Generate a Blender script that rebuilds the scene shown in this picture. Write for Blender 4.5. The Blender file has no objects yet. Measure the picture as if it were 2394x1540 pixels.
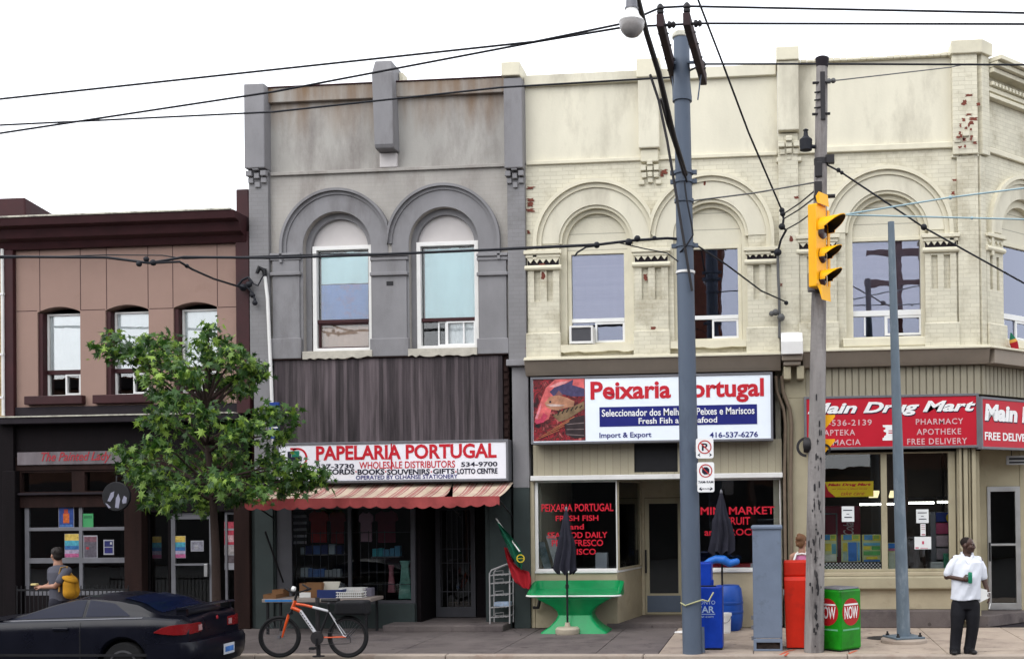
import bpy, math, random
from math import sin, cos, pi, radians, sqrt, atan2, acos
from mathutils import Vector, Matrix
from mathutils.geometry import tessellate_polygon

# ---------------------------------------------------------------- camera
S = bpy.context.scene
COL = S.collection
YAW, PITCH, ROLL = .09164, .00867, .01167
CAM = Vector((0, -20, 2.25))
W0, FPX, PCX, PCY = 2394., 2599.8, 1576.7, 1152.6     # units of a 2394 px wide frame
fwd = Vector((-sin(YAW)*cos(PITCH), cos(YAW)*cos(PITCH), sin(PITCH)))
r0 = Vector((cos(YAW), sin(YAW), 0)); u0 = r0.cross(fwd)
RT = r0*cos(ROLL) - u0*sin(ROLL); UP = u0*cos(ROLL) + r0*sin(ROLL)
cd = bpy.data.cameras.new('camera'); co = bpy.data.objects.new('camera', cd); COL.objects.link(co)
m = Matrix((RT, UP, -fwd)).transposed().to_4x4(); m.translation = CAM
co.matrix_world = m
cd.sensor_width = 36; cd.lens = FPX/W0*36
cd.shift_x = (W0/2 - PCX)/W0; cd.shift_y = (PCY - 770.1)/W0
cd.clip_start = .1; cd.clip_end = 800
S.camera = co

# ---------------------------------------------------------------- light
SUN_EL, SUN_DIR = radians(48), Vector((-.55, -.83, 0)).normalized()
wd = bpy.data.worlds.new('World'); S.world = wd; wd.use_nodes = True
nt = wd.node_tree; nt.nodes.clear()
sky = nt.nodes.new('ShaderNodeTexSky'); sky.sky_type = 'NISHITA'; sky.sun_disc = False
sky.sun_elevation = SUN_EL; sky.sun_rotation = atan2(SUN_DIR.x, SUN_DIR.y)
sky.air_density = 1.2; sky.dust_density = 2; sky.ozone_density = 1
hs = nt.nodes.new('ShaderNodeHueSaturation'); hs.inputs['Saturation'].default_value = .3; hs.inputs['Value'].default_value = 1.6
bg = nt.nodes.new('ShaderNodeBackground'); bg.inputs[1].default_value = .15
wo = nt.nodes.new('ShaderNodeOutputWorld')
cl = nt.nodes.new('ShaderNodeMix'); cl.data_type = 'RGBA'; cl.inputs[0].default_value = .86; cl.inputs[7].default_value = (7.3, 7.5, 7.9, 1)   # even cloud cover over the clear sky
nt.links.new(sky.outputs[0], hs.inputs['Color']); nt.links.new(hs.outputs[0], cl.inputs[6]); nt.links.new(cl.outputs[2], bg.inputs[0]); nt.links.new(bg.outputs[0], wo.inputs[0])
sl = bpy.data.lights.new('sun', 'SUN'); sl.energy = .7; sl.angle = radians(50); sl.color = (1, .97, .92)
so = bpy.data.objects.new('sun', sl); COL.objects.link(so)
so.rotation_euler = (SUN_DIR*cos(SUN_EL) + Vector((0, 0, sin(SUN_EL)))).to_track_quat('Z', 'Y').to_euler()
S.view_settings.view_transform = 'Standard'; S.view_settings.look = 'None'
S.view_settings.exposure = .88; S.view_settings.gamma = 1; S.view_settings.use_curve_mapping = False

# ---------------------------------------------------------------- helpers
random.seed(7)
def at(px, py, Y):
    d = fwd + RT*((px-PCX)/FPX) - UP*((py-PCY)/FPX)
    return CAM + d*((Y-CAM.y)/d.y)
def X(px, py, Y=0): return at(px, py, Y).x
def Z(px, py, Y=0): return at(px, py, Y).z
def R4(a, b, c, d, Y=0):
    my, mx = (b+d)/2, (a+c)/2
    return X(a, my, Y), X(c, my, Y), Z(mx, d, Y), Z(mx, b, Y)
def gd(px, py, z=0):                      # point on the level z seen at a pixel
    d = fwd + RT*((px-PCX)/FPX) - UP*((py-PCY)/FPX)
    return CAM + d*((z-CAM.z)/d.z)
PM = 20/FPX                               # metres per pixel on the facade plane

def origin(o):
    v = Vector((0, 0, 0))
    while o is not None: v += o.location; o = o.parent
    return v
def tag(o, label, cat, group=None, kind=None):
    if label: o['label'] = label
    if cat: o['category'] = cat
    if group: o['group'] = group
    if kind: o['kind'] = kind
    return o
def thing(name, label, cat, loc, group=None):
    o = bpy.data.objects.new(name, None); o.empty_display_size = .1; COL.objects.link(o); o.location = Vector(loc)
    return tag(o, label, cat, group)

class MB:
    def __init__(s, M=None): s.v = []; s.f = []; s.M = M
    def add(s, vs, fs):
        n = len(s.v)
        s.v += [(s.M @ Vector(p)) if s.M else Vector(p) for p in vs]
        s.f += [tuple(i+n for i in f) for f in fs]; return s
    def box(s, x0, x1, y0, y1, z0, z1):
        return s.add([(x0,y0,z0),(x1,y0,z0),(x1,y1,z0),(x0,y1,z0),(x0,y0,z1),(x1,y0,z1),(x1,y1,z1),(x0,y1,z1)],
                     [(3,2,1,0),(4,5,6,7),(0,1,5,4),(1,2,6,5),(2,3,7,6),(3,0,4,7)])
    def hexa(s, lo, hi):
        return s.add(list(lo)+list(hi), [(3,2,1,0),(4,5,6,7),(0,1,5,4),(1,2,6,5),(2,3,7,6),(3,0,4,7)])
    def obox(s, c, size, M3=None):        # centred oriented box
        a, b, d = [q/2 for q in size]; M3 = M3 or Matrix.Identity(3); c = Vector(c)
        P = [c + M3 @ Vector(q) for q in [(-a,-b,-d),(a,-b,-d),(a,b,-d),(-a,b,-d),(-a,-b,d),(a,-b,d),(a,b,d),(-a,b,d)]]
        return s.hexa(P[:4], P[4:])
    def plate(s, outer, holes, y0, y1):   # outline in x,z extruded from y0 (front) to y1
        loops = [outer] + list(holes)
        tri = tessellate_polygon([[Vector((x, z, 0)) for x, z in l] for l in loops])
        flat = [p for l in loops for p in l]; n = len(flat)
        vs = [(x, y0, z) for x, z in flat] + [(x, y1, z) for x, z in flat]; fs = []
        for a, b, c in tri:
            (ax, az), (bx, bz), (cx, cz) = flat[a], flat[b], flat[c]
            if (bx-ax)*(cz-az) - (bz-az)*(cx-ax) < 0: b, c = c, b
            fs += [(a, b, c), (a+n, c+n, b+n)]
        k = 0
        for li, l in enumerate(loops):
            A = sum(l[i][0]*l[(i+1) % len(l)][1] - l[(i+1) % len(l)][0]*l[i][1] for i in range(len(l)))
            ccw = A > 0
            for i in range(len(l)):
                a, b = k+i, k+(i+1) % len(l)
                q = (b, a, a+n, b+n)
                fs.append(q if (ccw == (li == 0)) else q[::-1])
            k += len(l)
        return s.add(vs, fs)
    def ring(s, cx, cz, r0, r1, a0, a1, y0, y1, n=28, xmax=None, xmin=None):
        def end(r, a, lim, hi):
            return a
        vs = []
        for i in range(n+1):
            for r in (r0, r1):
                b0, b1 = a0, a1
                if xmax is not None and r > abs(xmax-cx): b0 = max(b0, acos((xmax-cx)/r))
                if xmin is not None and r > abs(xmin-cx): b1 = min(b1, acos((xmin-cx)/r))
                a = b0 + (b1-b0)*i/n
                x, z = cx + r*cos(a), cz + r*sin(a)
                vs += [(x, y0, z), (x, y1, z)]
        fs = []
        for i in range(n):
            k = 4*i; # k: r0f,r0b,r1f,r1b
            fs += [(k, k+4, k+6, k+2), (k+2, k+6, k+7, k+3), (k+3, k+7, k+5, k+1), (k+1, k+5, k+4, k)]
        e = 4*n
        fs += [(0, 2, 3, 1), (e, e+1, e+3, e+2)]
        return s.add(vs, [f[::-1] for f in fs])
    def tube(s, path, r, n=8, caps=True):
        path = [Vector(p) for p in path]; m_ = len(path)
        rs = r if isinstance(r, (list, tuple)) else [r]*m_
        t0 = (path[1]-path[0]).normalized()
        a = t0.orthogonal().normalized(); vs = []
        for i, p in enumerate(path):
            t = (path[min(i+1, m_-1)] - path[max(i-1, 0)])
            t = t.normalized() if t.length > 1e-9 else t0
            a = (a - t*a.dot(t)).normalized(); b = t.cross(a)
            for k in range(n):
                q = 2*pi*k/n; vs.append(p + (a*cos(q) + b*sin(q))*rs[i])
        fs = []
        for i in range(m_-1):
            for k in range(n):
                k2 = (k+1) % n; fs.append((i*n+k, i*n+k2, (i+1)*n+k2, (i+1)*n+k))
        if caps: fs += [tuple(range(n))[::-1], tuple(range((m_-1)*n, m_*n))]
        return s.add(vs, fs)
    def lathe(s, prof, c, n=24, axis=None):
        c = Vector(c); vs = []; fs = []
        if axis is None: q3 = Matrix.Identity(3)
        else: q3 = Vector(axis).normalized().to_track_quat('Z', 'Y').to_matrix()
        for r, z in prof:
            for k in range(n):
                a = 2*pi*k/n; vs.append(c + q3 @ Vector((r*cos(a), r*sin(a), z)))
        for i in range(len(prof)-1):
            for k in range(n):
                k2 = (k+1) % n; fs.append((i*n+k, i*n+k2, (i+1)*n+k2, (i+1)*n+k))
        fs += [tuple(range(n))[::-1], tuple(range((len(prof)-1)*n, len(prof)*n))]
        return s.add(vs, fs)
    def ball(s, c, r, n=12, mrows=8, M3=None):
        r = (r, r, r) if not isinstance(r, (tuple, list)) else r
        c = Vector(c); M3 = M3 or Matrix.Identity(3); vs = [c + M3 @ Vector((0, 0, -r[2]))]; fs = []
        for i in range(1, mrows):
            p = -pi/2 + pi*i/mrows
            for k in range(n):
                a = 2*pi*k/n
                vs.append(c + M3 @ Vector((r[0]*cos(p)*cos(a), r[1]*cos(p)*sin(a), r[2]*sin(p))))
        vs.append(c + M3 @ Vector((0, 0, r[2]))); L = len(vs)-1
        for k in range(n): fs.append((0, 1+(k+1) % n, 1+k))
        for i in range(mrows-2):
            for k in range(n):
                a = 1+i*n+k; b = 1+i*n+(k+1) % n; fs.append((a, b, b+n, a+n))
        b0 = 1+(mrows-2)*n
        for k in range(n): fs.append((L, b0+k, b0+(k+1) % n))
        return s.add(vs, fs)
    def limb(s, pts, rs, n=12):
        s.tube(pts, rs, n)
        for p, r in zip(pts, rs): s.ball(p, r, n, 8)
        return s
    def mesh(s, name, org, smooth=None):
        me = bpy.data.meshes.new(name)
        me.from_pydata([tuple(p-org) for p in s.v], [], s.f)
        if smooth is not None:
            me.polygons.foreach_set('use_smooth', [True]*len(me.polygons)); me.set_sharp_from_angle(angle=radians(smooth))
        me.update(); return me
    def build(s, name, mt, parent=None, bev=0, smooth=None, seg=2, label=None, remesh=None):
        if parent is None:
            xs = [p.x for p in s.v]; ys = [p.y for p in s.v]; zs = [p.z for p in s.v]
            org = Vector(((min(xs)+max(xs))/2, (min(ys)+max(ys))/2, min(zs)))
        else: org = origin(parent)
        me = s.mesh(name, org, smooth)
        if remesh:
            t = bpy.data.objects.new('t', me); COL.objects.link(t)
            md = t.modifiers.new('r', 'REMESH'); md.mode = 'VOXEL'; md.voxel_size = remesh[0]
            ms = t.modifiers.new('s', 'SMOOTH'); ms.iterations = remesh[1]; ms.factor = .5
            dg = bpy.context.evaluated_depsgraph_get()
            me2 = bpy.data.meshes.new_from_object(t.evaluated_get(dg)); bpy.data.objects.remove(t)
            me2.name = name; me = me2
            me.polygons.foreach_set('use_smooth', [True]*len(me.polygons))
        o = bpy.data.objects.new(name, me); COL.objects.link(o)
        if mt is not None: me.materials.clear(); me.materials.append(mt)
        if parent is None: o.location = org
        else: o.parent = parent
        if bev:
            b = o.modifiers.new('bevel', 'BEVEL'); b.width = bev; b.segments = seg; b.limit_method = 'ANGLE'; b.angle_limit = radians(40)
        if label: o['label'] = label
        return o

def bx(name, mt, parent, x0, x1, y0, y1, z0, z1, bev=.004):
    return MB().box(min(x0,x1), max(x0,x1), min(y0,y1), max(y0,y1), min(z0,z1), max(z0,z1)).build(name, mt, parent, bev=bev)
def arch(cx, cz, r, zb, n=26):
    return [(cx-r, zb)] + [(cx + r*cos(pi - pi*i/n), cz + r*sin(pi*i/n)) for i in range(n+1)] + [(cx+r, zb)]
def rc(x0, x1, z0, z1): return [(x0, z0), (x1, z0), (x1, z1), (x0, z1)]

_tc = {}
def text_mb(txt, x0, x1, z0, z1, y, M=None, bold=.0, shear=0, depth=.004, spacing=1.0, rotz=0, out=None):
    """a line of lettering fitted into the rectangle x0..x1, z0..z1 on the plane y (front -y)"""
    cu = bpy.data.curves.new('t', 'FONT'); cu.body = txt; cu.size = 1; cu.offset = bold; cu.shear = shear
    cu.space_character = spacing; cu.resolution_u = 3
    t = bpy.data.objects.new('t', cu); COL.objects.link(t)
    dg = bpy.context.evaluated_depsgraph_get(); me = bpy.data.meshes.new_from_object(t.evaluated_get(dg))
    bpy.data.objects.remove(t); bpy.data.curves.remove(cu)
    P = [v.co.copy() for v in me.vertices]; F = [tuple(p.vertices) for p in me.polygons]
    ax, bx_ = min(p.x for p in P), max(p.x for p in P); ay, by = min(p.y for p in P), max(p.y for p in P)
    mb = out or MB(M); vs = []
    for p in P:
        u, w = (p.x-ax)/(bx_-ax), (p.y-ay)/(by-ay)
        if rotz: u, w = 1-w, u                      # reads upward
        vs.append((x0+(x1-x0)*u, y, z0+(z1-z0)*w))
    fs = []
    for f in F:
        a, b, c = [Vector(vs[i]) for i in f[:3]]
        nrm = (b-a).cross(c-a)
        fs.append(f if nrm.y < 0 else f[::-1])
    n = len(vs)
    # give the lettering a small real thickness
    edges = {}
    for f in fs:
        for i in range(len(f)):
            e = (f[i], f[(i+1) % len(f)]); edges[e] = 1
    vs2 = [(x, yy+depth, z) for x, yy, z in vs]; fs2 = [tuple(i+n for i in f[::-1]) for f in fs]
    side = [(b, a, a+n, b+n) for (a, b) in edges if (b, a) not in edges]
    mb.add(vs+vs2, fs+fs2+side); bpy.data.meshes.remove(me)
    return mb

# ---------------------------------------------------------------- materials
def mat(name, c, rough=.8, var=.18, ns=2.5, bump=.12, bs=45, c2=None, amt=.0, c2s=1.5, streak=1., metal=0, brick=0, spec=.25, coat=0, grain=None, c3=None, c3z=None, speck=0, spots=None):
    """weathered surface: base colour with broad noise, a second stain colour, fine bump and optional brick courses"""
    mt = bpy.data.materials.new(name); mt.use_nodes = True
    n = mt.node_tree; N = n.nodes; L = n.links; b = N['Principled BSDF']
    tc = N.new('ShaderNodeNewGeometry')
    mp = N.new('ShaderNodeMapping'); mp.inputs['Scale'].default_value = (1, 1, streak)
    L.new(tc.outputs['Position'], mp.inputs[0])
    n1 = N.new('ShaderNodeTexNoise'); n1.inputs['Scale'].default_value = ns; n1.inputs['Detail'].default_value = 7; n1.inputs['Roughness'].default_value = .62
    L.new(mp.outputs[0], n1.inputs['Vector'])
    rm = N.new('ShaderNodeMapRange'); rm.inputs[1].default_value = .28; rm.inputs[2].default_value = .72
    rm.inputs[3].default_value = 1-var; rm.inputs[4].default_value = 1+var*.7
    L.new(n1.outputs[0], rm.inputs[0])
    mx = N.new('ShaderNodeMix'); mx.data_type = 'RGBA'; mx.blend_type = 'MULTIPLY'; mx.inputs[0].default_value = 1
    mx.inputs[6].default_value = (*c, 1); L.new(rm.outputs[0], mx.inputs[7]); col = mx.outputs[2]
    def stain(col, c2, amt, sc, stretch):
        m2 = N.new('ShaderNodeMapping'); m2.inputs['Scale'].default_value = (1, 1, stretch); m2.inputs['Location'].default_value = (sc*3.1, 1.7, .4)
        L.new(tc.outputs['Position'], m2.inputs[0])
        n2 = N.new('ShaderNodeTexNoise'); n2.inputs['Scale'].default_value = sc; n2.inputs['Detail'].default_value = 9; n2.inputs['Roughness'].default_value = .7
        L.new(m2.outputs[0], n2.inputs['Vector'])
        r2 = N.new('ShaderNodeMapRange'); r2.inputs[1].default_value = .62-amt*.35; r2.inputs[2].default_value = .78-amt*.2; r2.inputs[4].default_value = min(1, .5+amt)
        L.new(n2.outputs[0], r2.inputs[0])
        x = N.new('ShaderNodeMix'); x.data_type = 'RGBA'; x.inputs[7].default_value = (*c2, 1)
        L.new(r2.outputs[0], x.inputs[0]); L.new(col, x.inputs[6]); return x.outputs[2], r2
    if c2: col, _ = stain(col, c2, amt, c2s, min(streak, .35) if streak != 1 else 1)
    if c3:                                        # streaky run-off stain below a height c3z = (z where it ends, z where it is full)
        sp = N.new('ShaderNodeSeparateXYZ'); L.new(tc.outputs['Position'], sp.inputs[0])
        g = N.new('ShaderNodeMapRange'); g.inputs[1].default_value = c3z[0]; g.inputs[2].default_value = c3z[1]; L.new(sp.outputs[2], g.inputs[0])
        m3 = N.new('ShaderNodeMapping'); m3.inputs['Scale'].default_value = (1, 1, .12); L.new(tc.outputs['Position'], m3.inputs[0])
        n3 = N.new('ShaderNodeTexNoise'); n3.inputs['Scale'].default_value = 5; n3.inputs['Detail'].default_value = 8; L.new(m3.outputs[0], n3.inputs['Vector'])
        q = N.new('ShaderNodeMath'); q.operation = 'MULTIPLY'; L.new(g.outputs[0], q.inputs[0]); L.new(n3.outputs[0], q.inputs[1])
        q2 = N.new('ShaderNodeMapRange'); q2.inputs[1].default_value = .2; q2.inputs[2].default_value = .6; q2.inputs[4].default_value = .85; L.new(q.outputs[0], q2.inputs[0])
        x = N.new('ShaderNodeMix'); x.data_type = 'RGBA'; x.inputs[7].default_value = (*c3, 1); L.new(q2.outputs[0], x.inputs[0]); L.new(col, x.inputs[6]); col = x.outputs[2]
    if spots:                                     # gum, oil and drip spots of uneven size
        for sc, rad, am in spots:
            vo = N.new('ShaderNodeTexVoronoi'); vo.inputs['Scale'].default_value = sc; L.new(tc.outputs['Position'], vo.inputs['Vector'])
            sp_ = N.new('ShaderNodeSeparateColor'); L.new(vo.outputs['Color'], sp_.inputs[0])
            th = N.new('ShaderNodeMath'); th.operation = 'MULTIPLY'; th.inputs[1].default_value = rad; L.new(sp_.outputs[0], th.inputs[0])
            lt_ = N.new('ShaderNodeMapRange'); lt_.inputs[1].default_value = -.02; lt_.inputs[2].default_value = .02; lt_.inputs[3].default_value = 0; lt_.inputs[4].default_value = am
            sb_ = N.new('ShaderNodeMath'); sb_.operation = 'SUBTRACT'; L.new(th.outputs[0], sb_.inputs[0]); L.new(vo.outputs['Distance'], sb_.inputs[1]); L.new(sb_.outputs[0], lt_.inputs[0])
            x = N.new('ShaderNodeMix'); x.data_type = 'RGBA'; x.blend_type = 'MULTIPLY'; x.inputs[7].default_value = (.35, .33, .33, 1); L.new(lt_.outputs[0], x.inputs[0]); L.new(col, x.inputs[6]); col = x.outputs[2]
    nb = N.new('ShaderNodeTexNoise'); nb.inputs['Scale'].default_value = bs; nb.inputs['Detail'].default_value = 5
    L.new(tc.outputs['Position'], nb.inputs['Vector'])
    if speck:
        rs = N.new('ShaderNodeMapRange'); rs.inputs[1].default_value = .3; rs.inputs[2].default_value = .7; rs.inputs[3].default_value = 1-speck; rs.inputs[4].default_value = 1+speck
        L.new(nb.outputs[0], rs.inputs[0]); x = N.new('ShaderNodeMix'); x.data_type = 'RGBA'; x.blend_type = 'MULTIPLY'; x.inputs[0].default_value = 1
        L.new(col, x.inputs[6]); L.new(rs.outputs[0], x.inputs[7]); col = x.outputs[2]
    bp = N.new('ShaderNodeBump'); bp.inputs['Strength'].default_value = bump; bp.inputs['Distance'].default_value = .02
    L.new(nb.outputs[0], bp.inputs['Height']); nrm = bp.outputs[0]
    if brick:
        sp = N.new('ShaderNodeSeparateXYZ'); L.new(tc.outputs['Position'], sp.inputs[0])
        ad = N.new('ShaderNodeMath'); ad.operation = 'ADD'; L.new(sp.outputs[0], ad.inputs[0]); L.new(sp.outputs[1], ad.inputs[1])
        cb = N.new('ShaderNodeCombineXYZ'); L.new(ad.outputs[0], cb.inputs[0]); L.new(sp.outputs[2], cb.inputs[1])
        bt = N.new('ShaderNodeTexBrick'); bt.inputs['Scale'].default_value = 1; bt.inputs['Brick Width'].default_value = .225; bt.inputs['Row Height'].default_value = .075
        bt.inputs['Mortar Size'].default_value = .006; bt.inputs['Mortar Smooth'].default_value = .4
        bt.inputs['Color1'].default_value = (1, 1, 1, 1); bt.inputs['Color2'].default_value = (.86, .86, .86, 1); bt.inputs['Mortar'].default_value = (.7, .68, .66, 1)
        L.new(cb.outputs[0], bt.inputs['Vector'])
        x = N.new('ShaderNodeMix'); x.data_type = 'RGBA'; x.blend_type = 'MULTIPLY'; x.inputs[0].default_value = brick
        L.new(col, x.inputs[6]); L.new(bt.outputs[0], x.inputs[7]); col = x.outputs[2]
        b2 = N.new('ShaderNodeBump'); b2.inputs['Strength'].default_value = .55*brick; b2.inputs['Distance'].default_value = .012; b2.invert = True
        L.new(bt.outputs['Fac'], b2.inputs['Height']); L.new(nrm, b2.inputs['Normal']); nrm = b2.outputs[0]
    L.new(col, b.inputs['Base Color']); L.new(nrm, b.inputs['Normal'])
    rr = N.new('ShaderNodeMapRange'); rr.inputs[3].default_value = max(.04, rough-.12); rr.inputs[4].default_value = min(1, rough+.12); L.new(n1.outputs[0], rr.inputs[0]); L.new(rr.outputs[0], b.inputs['Roughness'])
    b.inputs['Metallic'].default_value = metal; b.inputs['Specular IOR Level'].default_value = spec
    if coat: b.inputs['Coat Weight'].default_value = coat; b.inputs['Coat Roughness'].default_value = .06
    return mt

def boards(name, ca, cb, w=.13, rough=.8, axis='X', var=.3):
    """planks: each board its own tone, grain along it, dark joints"""
    mt = mat(name, (1, 1, 1), rough, var, 3 if var < .35 else 11, .2, 30, streak=.06 if axis == 'X' else 1)
    N = mt.node_tree.nodes; L = mt.node_tree.links; b = N['Principled BSDF']
    g = N.new('ShaderNodeNewGeometry'); sp = N.new('ShaderNodeSeparateXYZ'); L.new(g.outputs['Position'], sp.inputs[0])
    s_ = N.new('ShaderNodeMath'); s_.operation = 'ADD'; L.new(sp.outputs[0 if axis == 'X' else 2], s_.inputs[0])
    L.new(sp.outputs[1], s_.inputs[1])
    if axis != 'X': s_.inputs[1].default_value = 0; L.remove(s_.inputs[1].links[0])
    d = N.new('ShaderNodeMath'); d.operation = 'DIVIDE'; d.inputs[1].default_value = w; L.new(s_.outputs[0], d.inputs[0])
    fl = N.new('ShaderNodeMath'); fl.operation = 'FLOOR'; L.new(d.outputs[0], fl.inputs[0])
    wn = N.new('ShaderNodeTexWhiteNoise'); wn.noise_dimensions = '1D'; L.new(fl.outputs[0], wn.inputs['W'])
    mx = N.new('ShaderNodeMix'); mx.data_type = 'RGBA'; mx.inputs[6].default_value = (*ca, 1); mx.inputs[7].default_value = (*cb, 1); L.new(wn.outputs[0], mx.inputs[0])
    fr = N.new('ShaderNodeMath'); fr.operation = 'FRACT'; L.new(d.outputs[0], fr.inputs[0])
    jo = N.new('ShaderNodeMapRange'); jo.inputs[1].default_value = 0; jo.inputs[2].default_value = .07; jo.inputs[3].default_value = .35; jo.inputs[4].default_value = 1; L.new(fr.outputs[0], jo.inputs[0])
    m2 = N.new('ShaderNodeMix'); m2.data_type = 'RGBA'; m2.blend_type = 'MULTIPLY'; m2.inputs[0].default_value = 1; L.new(mx.outputs[2], m2.inputs[6]); L.new(jo.outputs[0], m2.inputs[7])
    old = b.inputs['Base Color'].links[0].from_socket
    m3 = N.new('ShaderNodeMix'); m3.data_type = 'RGBA'; m3.blend_type = 'MULTIPLY'; m3.inputs[0].default_value = 1
    L.new(m2.outputs[2], m3.inputs[6]); L.new(old, m3.inputs[7]); L.new(m3.outputs[2], b.inputs['Base Color'])
    return mt

def glass(name, refl=1.0, tint=(1, 1, 1), ior=1.5, rough=.0, gcol=(1, 1, 1)):
    """thin pane: fresnel mirror over a clear, slightly tinted sheet"""
    mt = bpy.data.materials.new(name); mt.use_nodes = True; N = mt.node_tree.nodes; L = mt.node_tree.links; N.clear()
    fr = N.new('ShaderNodeFresnel'); fr.inputs[0].default_value = ior
    gm = N.new('ShaderNodeMath'); gm.operation = 'MULTIPLY'; gm.inputs[1].default_value = refl; gm.use_clamp = True; L.new(fr.outputs[0], gm.inputs[0])
    tr = N.new('ShaderNodeBsdfTransparent'); tr.inputs[0].default_value = (*tint, 1)
    gl = N.new('ShaderNodeBsdfGlossy'); gl.inputs['Roughness'].default_value = rough; gl.inputs[0].default_value = (*gcol, 1)
    tc = N.new('ShaderNodeNewGeometry'); nz = N.new('ShaderNodeTexNoise'); nz.inputs['Scale'].default_value = 1.7; L.new(tc.outputs['Position'], nz.inputs['Vector'])
    bp = N.new('ShaderNodeBump'); bp.inputs['Strength'].default_value = .04; bp.inputs['Distance'].default_value = .03; L.new(nz.outputs[0], bp.inputs['Height']); L.new(bp.outputs[0], gl.inputs['Normal'])
    mx = N.new('ShaderNodeMixShader'); L.new(gm.outputs[0], mx.inputs[0]); L.new(tr.outputs[0], mx.inputs[1]); L.new(gl.outputs[0], mx.inputs[2])
    o = N.new('ShaderNodeOutputMaterial'); L.new(mx.outputs[0], o.inputs[0]); return mt
def emit(name, c, st):
    mt = bpy.data.materials.new(name); mt.use_nodes = True; b = mt.node_tree.nodes['Principled BSDF']
    b.inputs['Base Color'].default_value = (*c, 1); b.inputs['Emission Color'].default_value = (*c, 1); b.inputs['Emission Strength'].default_value = st; return mt
def P(name, c, rough=.5, metal=0, spec=.25, coat=0, var=.08, bump=.03, **k): return mat(name, c, rough, var, 6, bump, 80, metal=metal, spec=spec, coat=coat, **k)

ZP = Z(900, 197)
m_ = {}
m_['cream'] = mat('cream_painted_brick', (.62, .585, .465), .75, .1, 1.6, .12, 60, c2=(.34, .3, .21), amt=.34, c2s=1.6, brick=.65)
m_['cream_r'] = mat('cream_render', (.63, .595, .48), .8, .12, 1.2, .1, 25, c2=(.36, .33, .26), amt=.34, c2s=1.0, streak=.35)
m_['cream_trim'] = mat('cream_trim', (.63, .59, .46), .65, .1, 3, .1, 40, c2=(.33, .29, .2), amt=.12)
m_['cream_dirty'] = mat('cream_shopfront', (.4, .345, .24), .7, .15, 2, .1, 40, c2=(.22, .18, .11), amt=.2, c2s=2)
m_['taupe'] = mat('taupe_fascia', (.24, .2, .16), .6, .12, 2, .06, 40)
m_['beige'] = mat('beige_paint', (.36, .32, .22), .65, .12, 2, .08, 40, c2=(.2, .16, .1), amt=.12)
m_['grey'] = mat('grey_paint', (.215, .21, .218), .8, .18, 1.6, .16, 50, c2=(.13, .122, .125), amt=.34, c2s=1.6, streak=.5)
m_['grey_brick'] = mat('grey_painted_brick', (.215, .21, .215), .8, .1, 2, .12, 50, c2=(.14, .135, .13), amt=.15, brick=.45)
m_['grey_pale'] = mat('pale_grey_render', (.34, .325, .3), .85, .16, 1.4, .12, 30, c2=(.17, .15, .14), amt=.45, c2s=1.1, streak=.45, c3=(.17, .1, .05), c3z=(ZP-1.6, ZP+.1))
m_['grey_pale_low'] = mat('pale_grey_wall', (.34, .32, .295), .85, .18, 1.6, .14, 40, c2=(.2, .175, .16), amt=.38, c2s=1.4, streak=.5, brick=.25)
m_['grey_white'] = mat('off_white_panel', (.5, .47, .46), .8, .08, 2, .06, 40)
m_['tan'] = mat('tan_stucco', (.295, .195, .16), .9, .07, 1.5, .25, 160, c2=(.24, .15, .12), amt=.12, speck=.1)
m_['oxblood'] = mat('oxblood_paint', (.04, .011, .013), .6, .3, 3, .12, 40, c2=(.03, .01, .012), amt=.2)
m_['dark_wood'] = mat('dark_stained_wood', (.007, .005, .006), .8, .4, 4, .2, 30, streak=.15, spec=.12)
m_['brown_wood'] = mat('brown_wood_post', (.021, .0105, .009), .8, .45, 4, .2, 30, streak=.12, spec=.12)
m_['charcoal'] = mat('charcoal_ledge', (.019, .015, .019), .75, .3, 4, .1, 40, spec=.15)
m_['flash'] = mat('worn_flashing', (.5, .48, .4), .6, .35, 8, .2, 40, c2=(.08, .06, .06), amt=.35, c2s=5)
m_['planks'] = boards('weathered_planks', (.042, .033, .037), (.1, .08, .086), .075, var=.75)
m_['siding'] = boards('cream_siding', (.4, .36, .26), (.37, .33, .24), .14, .6, var=.08)
m_['rib'] = mat('ribbed_siding', (.3, .27, .2), .6, .1, 2, .05, 40)
m_['tongue'] = boards('cream_tongue_boards', (.62, .585, .47), (.59, .555, .44), .3, .7, axis='Z', var=.06)
m_['yellow_brick'] = mat('yellow_brick', (.4, .29, .15), .85, .3, 5, .2, 50, c2=(.12, .04, .03), amt=.3, c2s=4, brick=1)
m_['red_brick'] = mat('bare_red_brick', (.17, .05, .035), .9, .4, 14, .3, 60)
m_['white'] = mat('white_paint', (.7, .69, .67), .55, .08, 3, .05, 40, c2=(.4, .38, .34), amt=.08)
m_['vinyl'] = mat('white_vinyl_frame', (.72, .72, .71), .45, .05, 3, .02, 40)
m_['alu'] = mat('aluminium', (.42, .42, .42), .42, .1, 4, .04, 60, metal=.85)
m_['alu_dull'] = mat('dull_aluminium', (.15, .15, .165), .5, .12, 4, .04, 60, metal=.3)
m_['stone'] = mat('rough_sill_stone', (.45, .42, .36), .9, .2, 6, .5, 25)
m_['black'] = mat('black_paint', (.012, .012, .014), .5, .2, 5, .05, 50)
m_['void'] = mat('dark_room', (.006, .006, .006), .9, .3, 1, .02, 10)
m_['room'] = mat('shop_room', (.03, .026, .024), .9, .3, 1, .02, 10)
m_['glass'] = glass('window_glass', .95, (.93, .95, .95), 1.5)
m_['glass_up'] = glass('upper_window_glass', 2.2, (.97, .98, .98), 1.5)
m_['glass_hi'] = glass('mirroring_upper_glass', 3.6, (.85, .85, .87), 1.5, gcol=(.66, .7, .86))
m_['glass_mid'] = glass('grey_front_glass', 1.3, (.97, .98, .98), 1.5)
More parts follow.
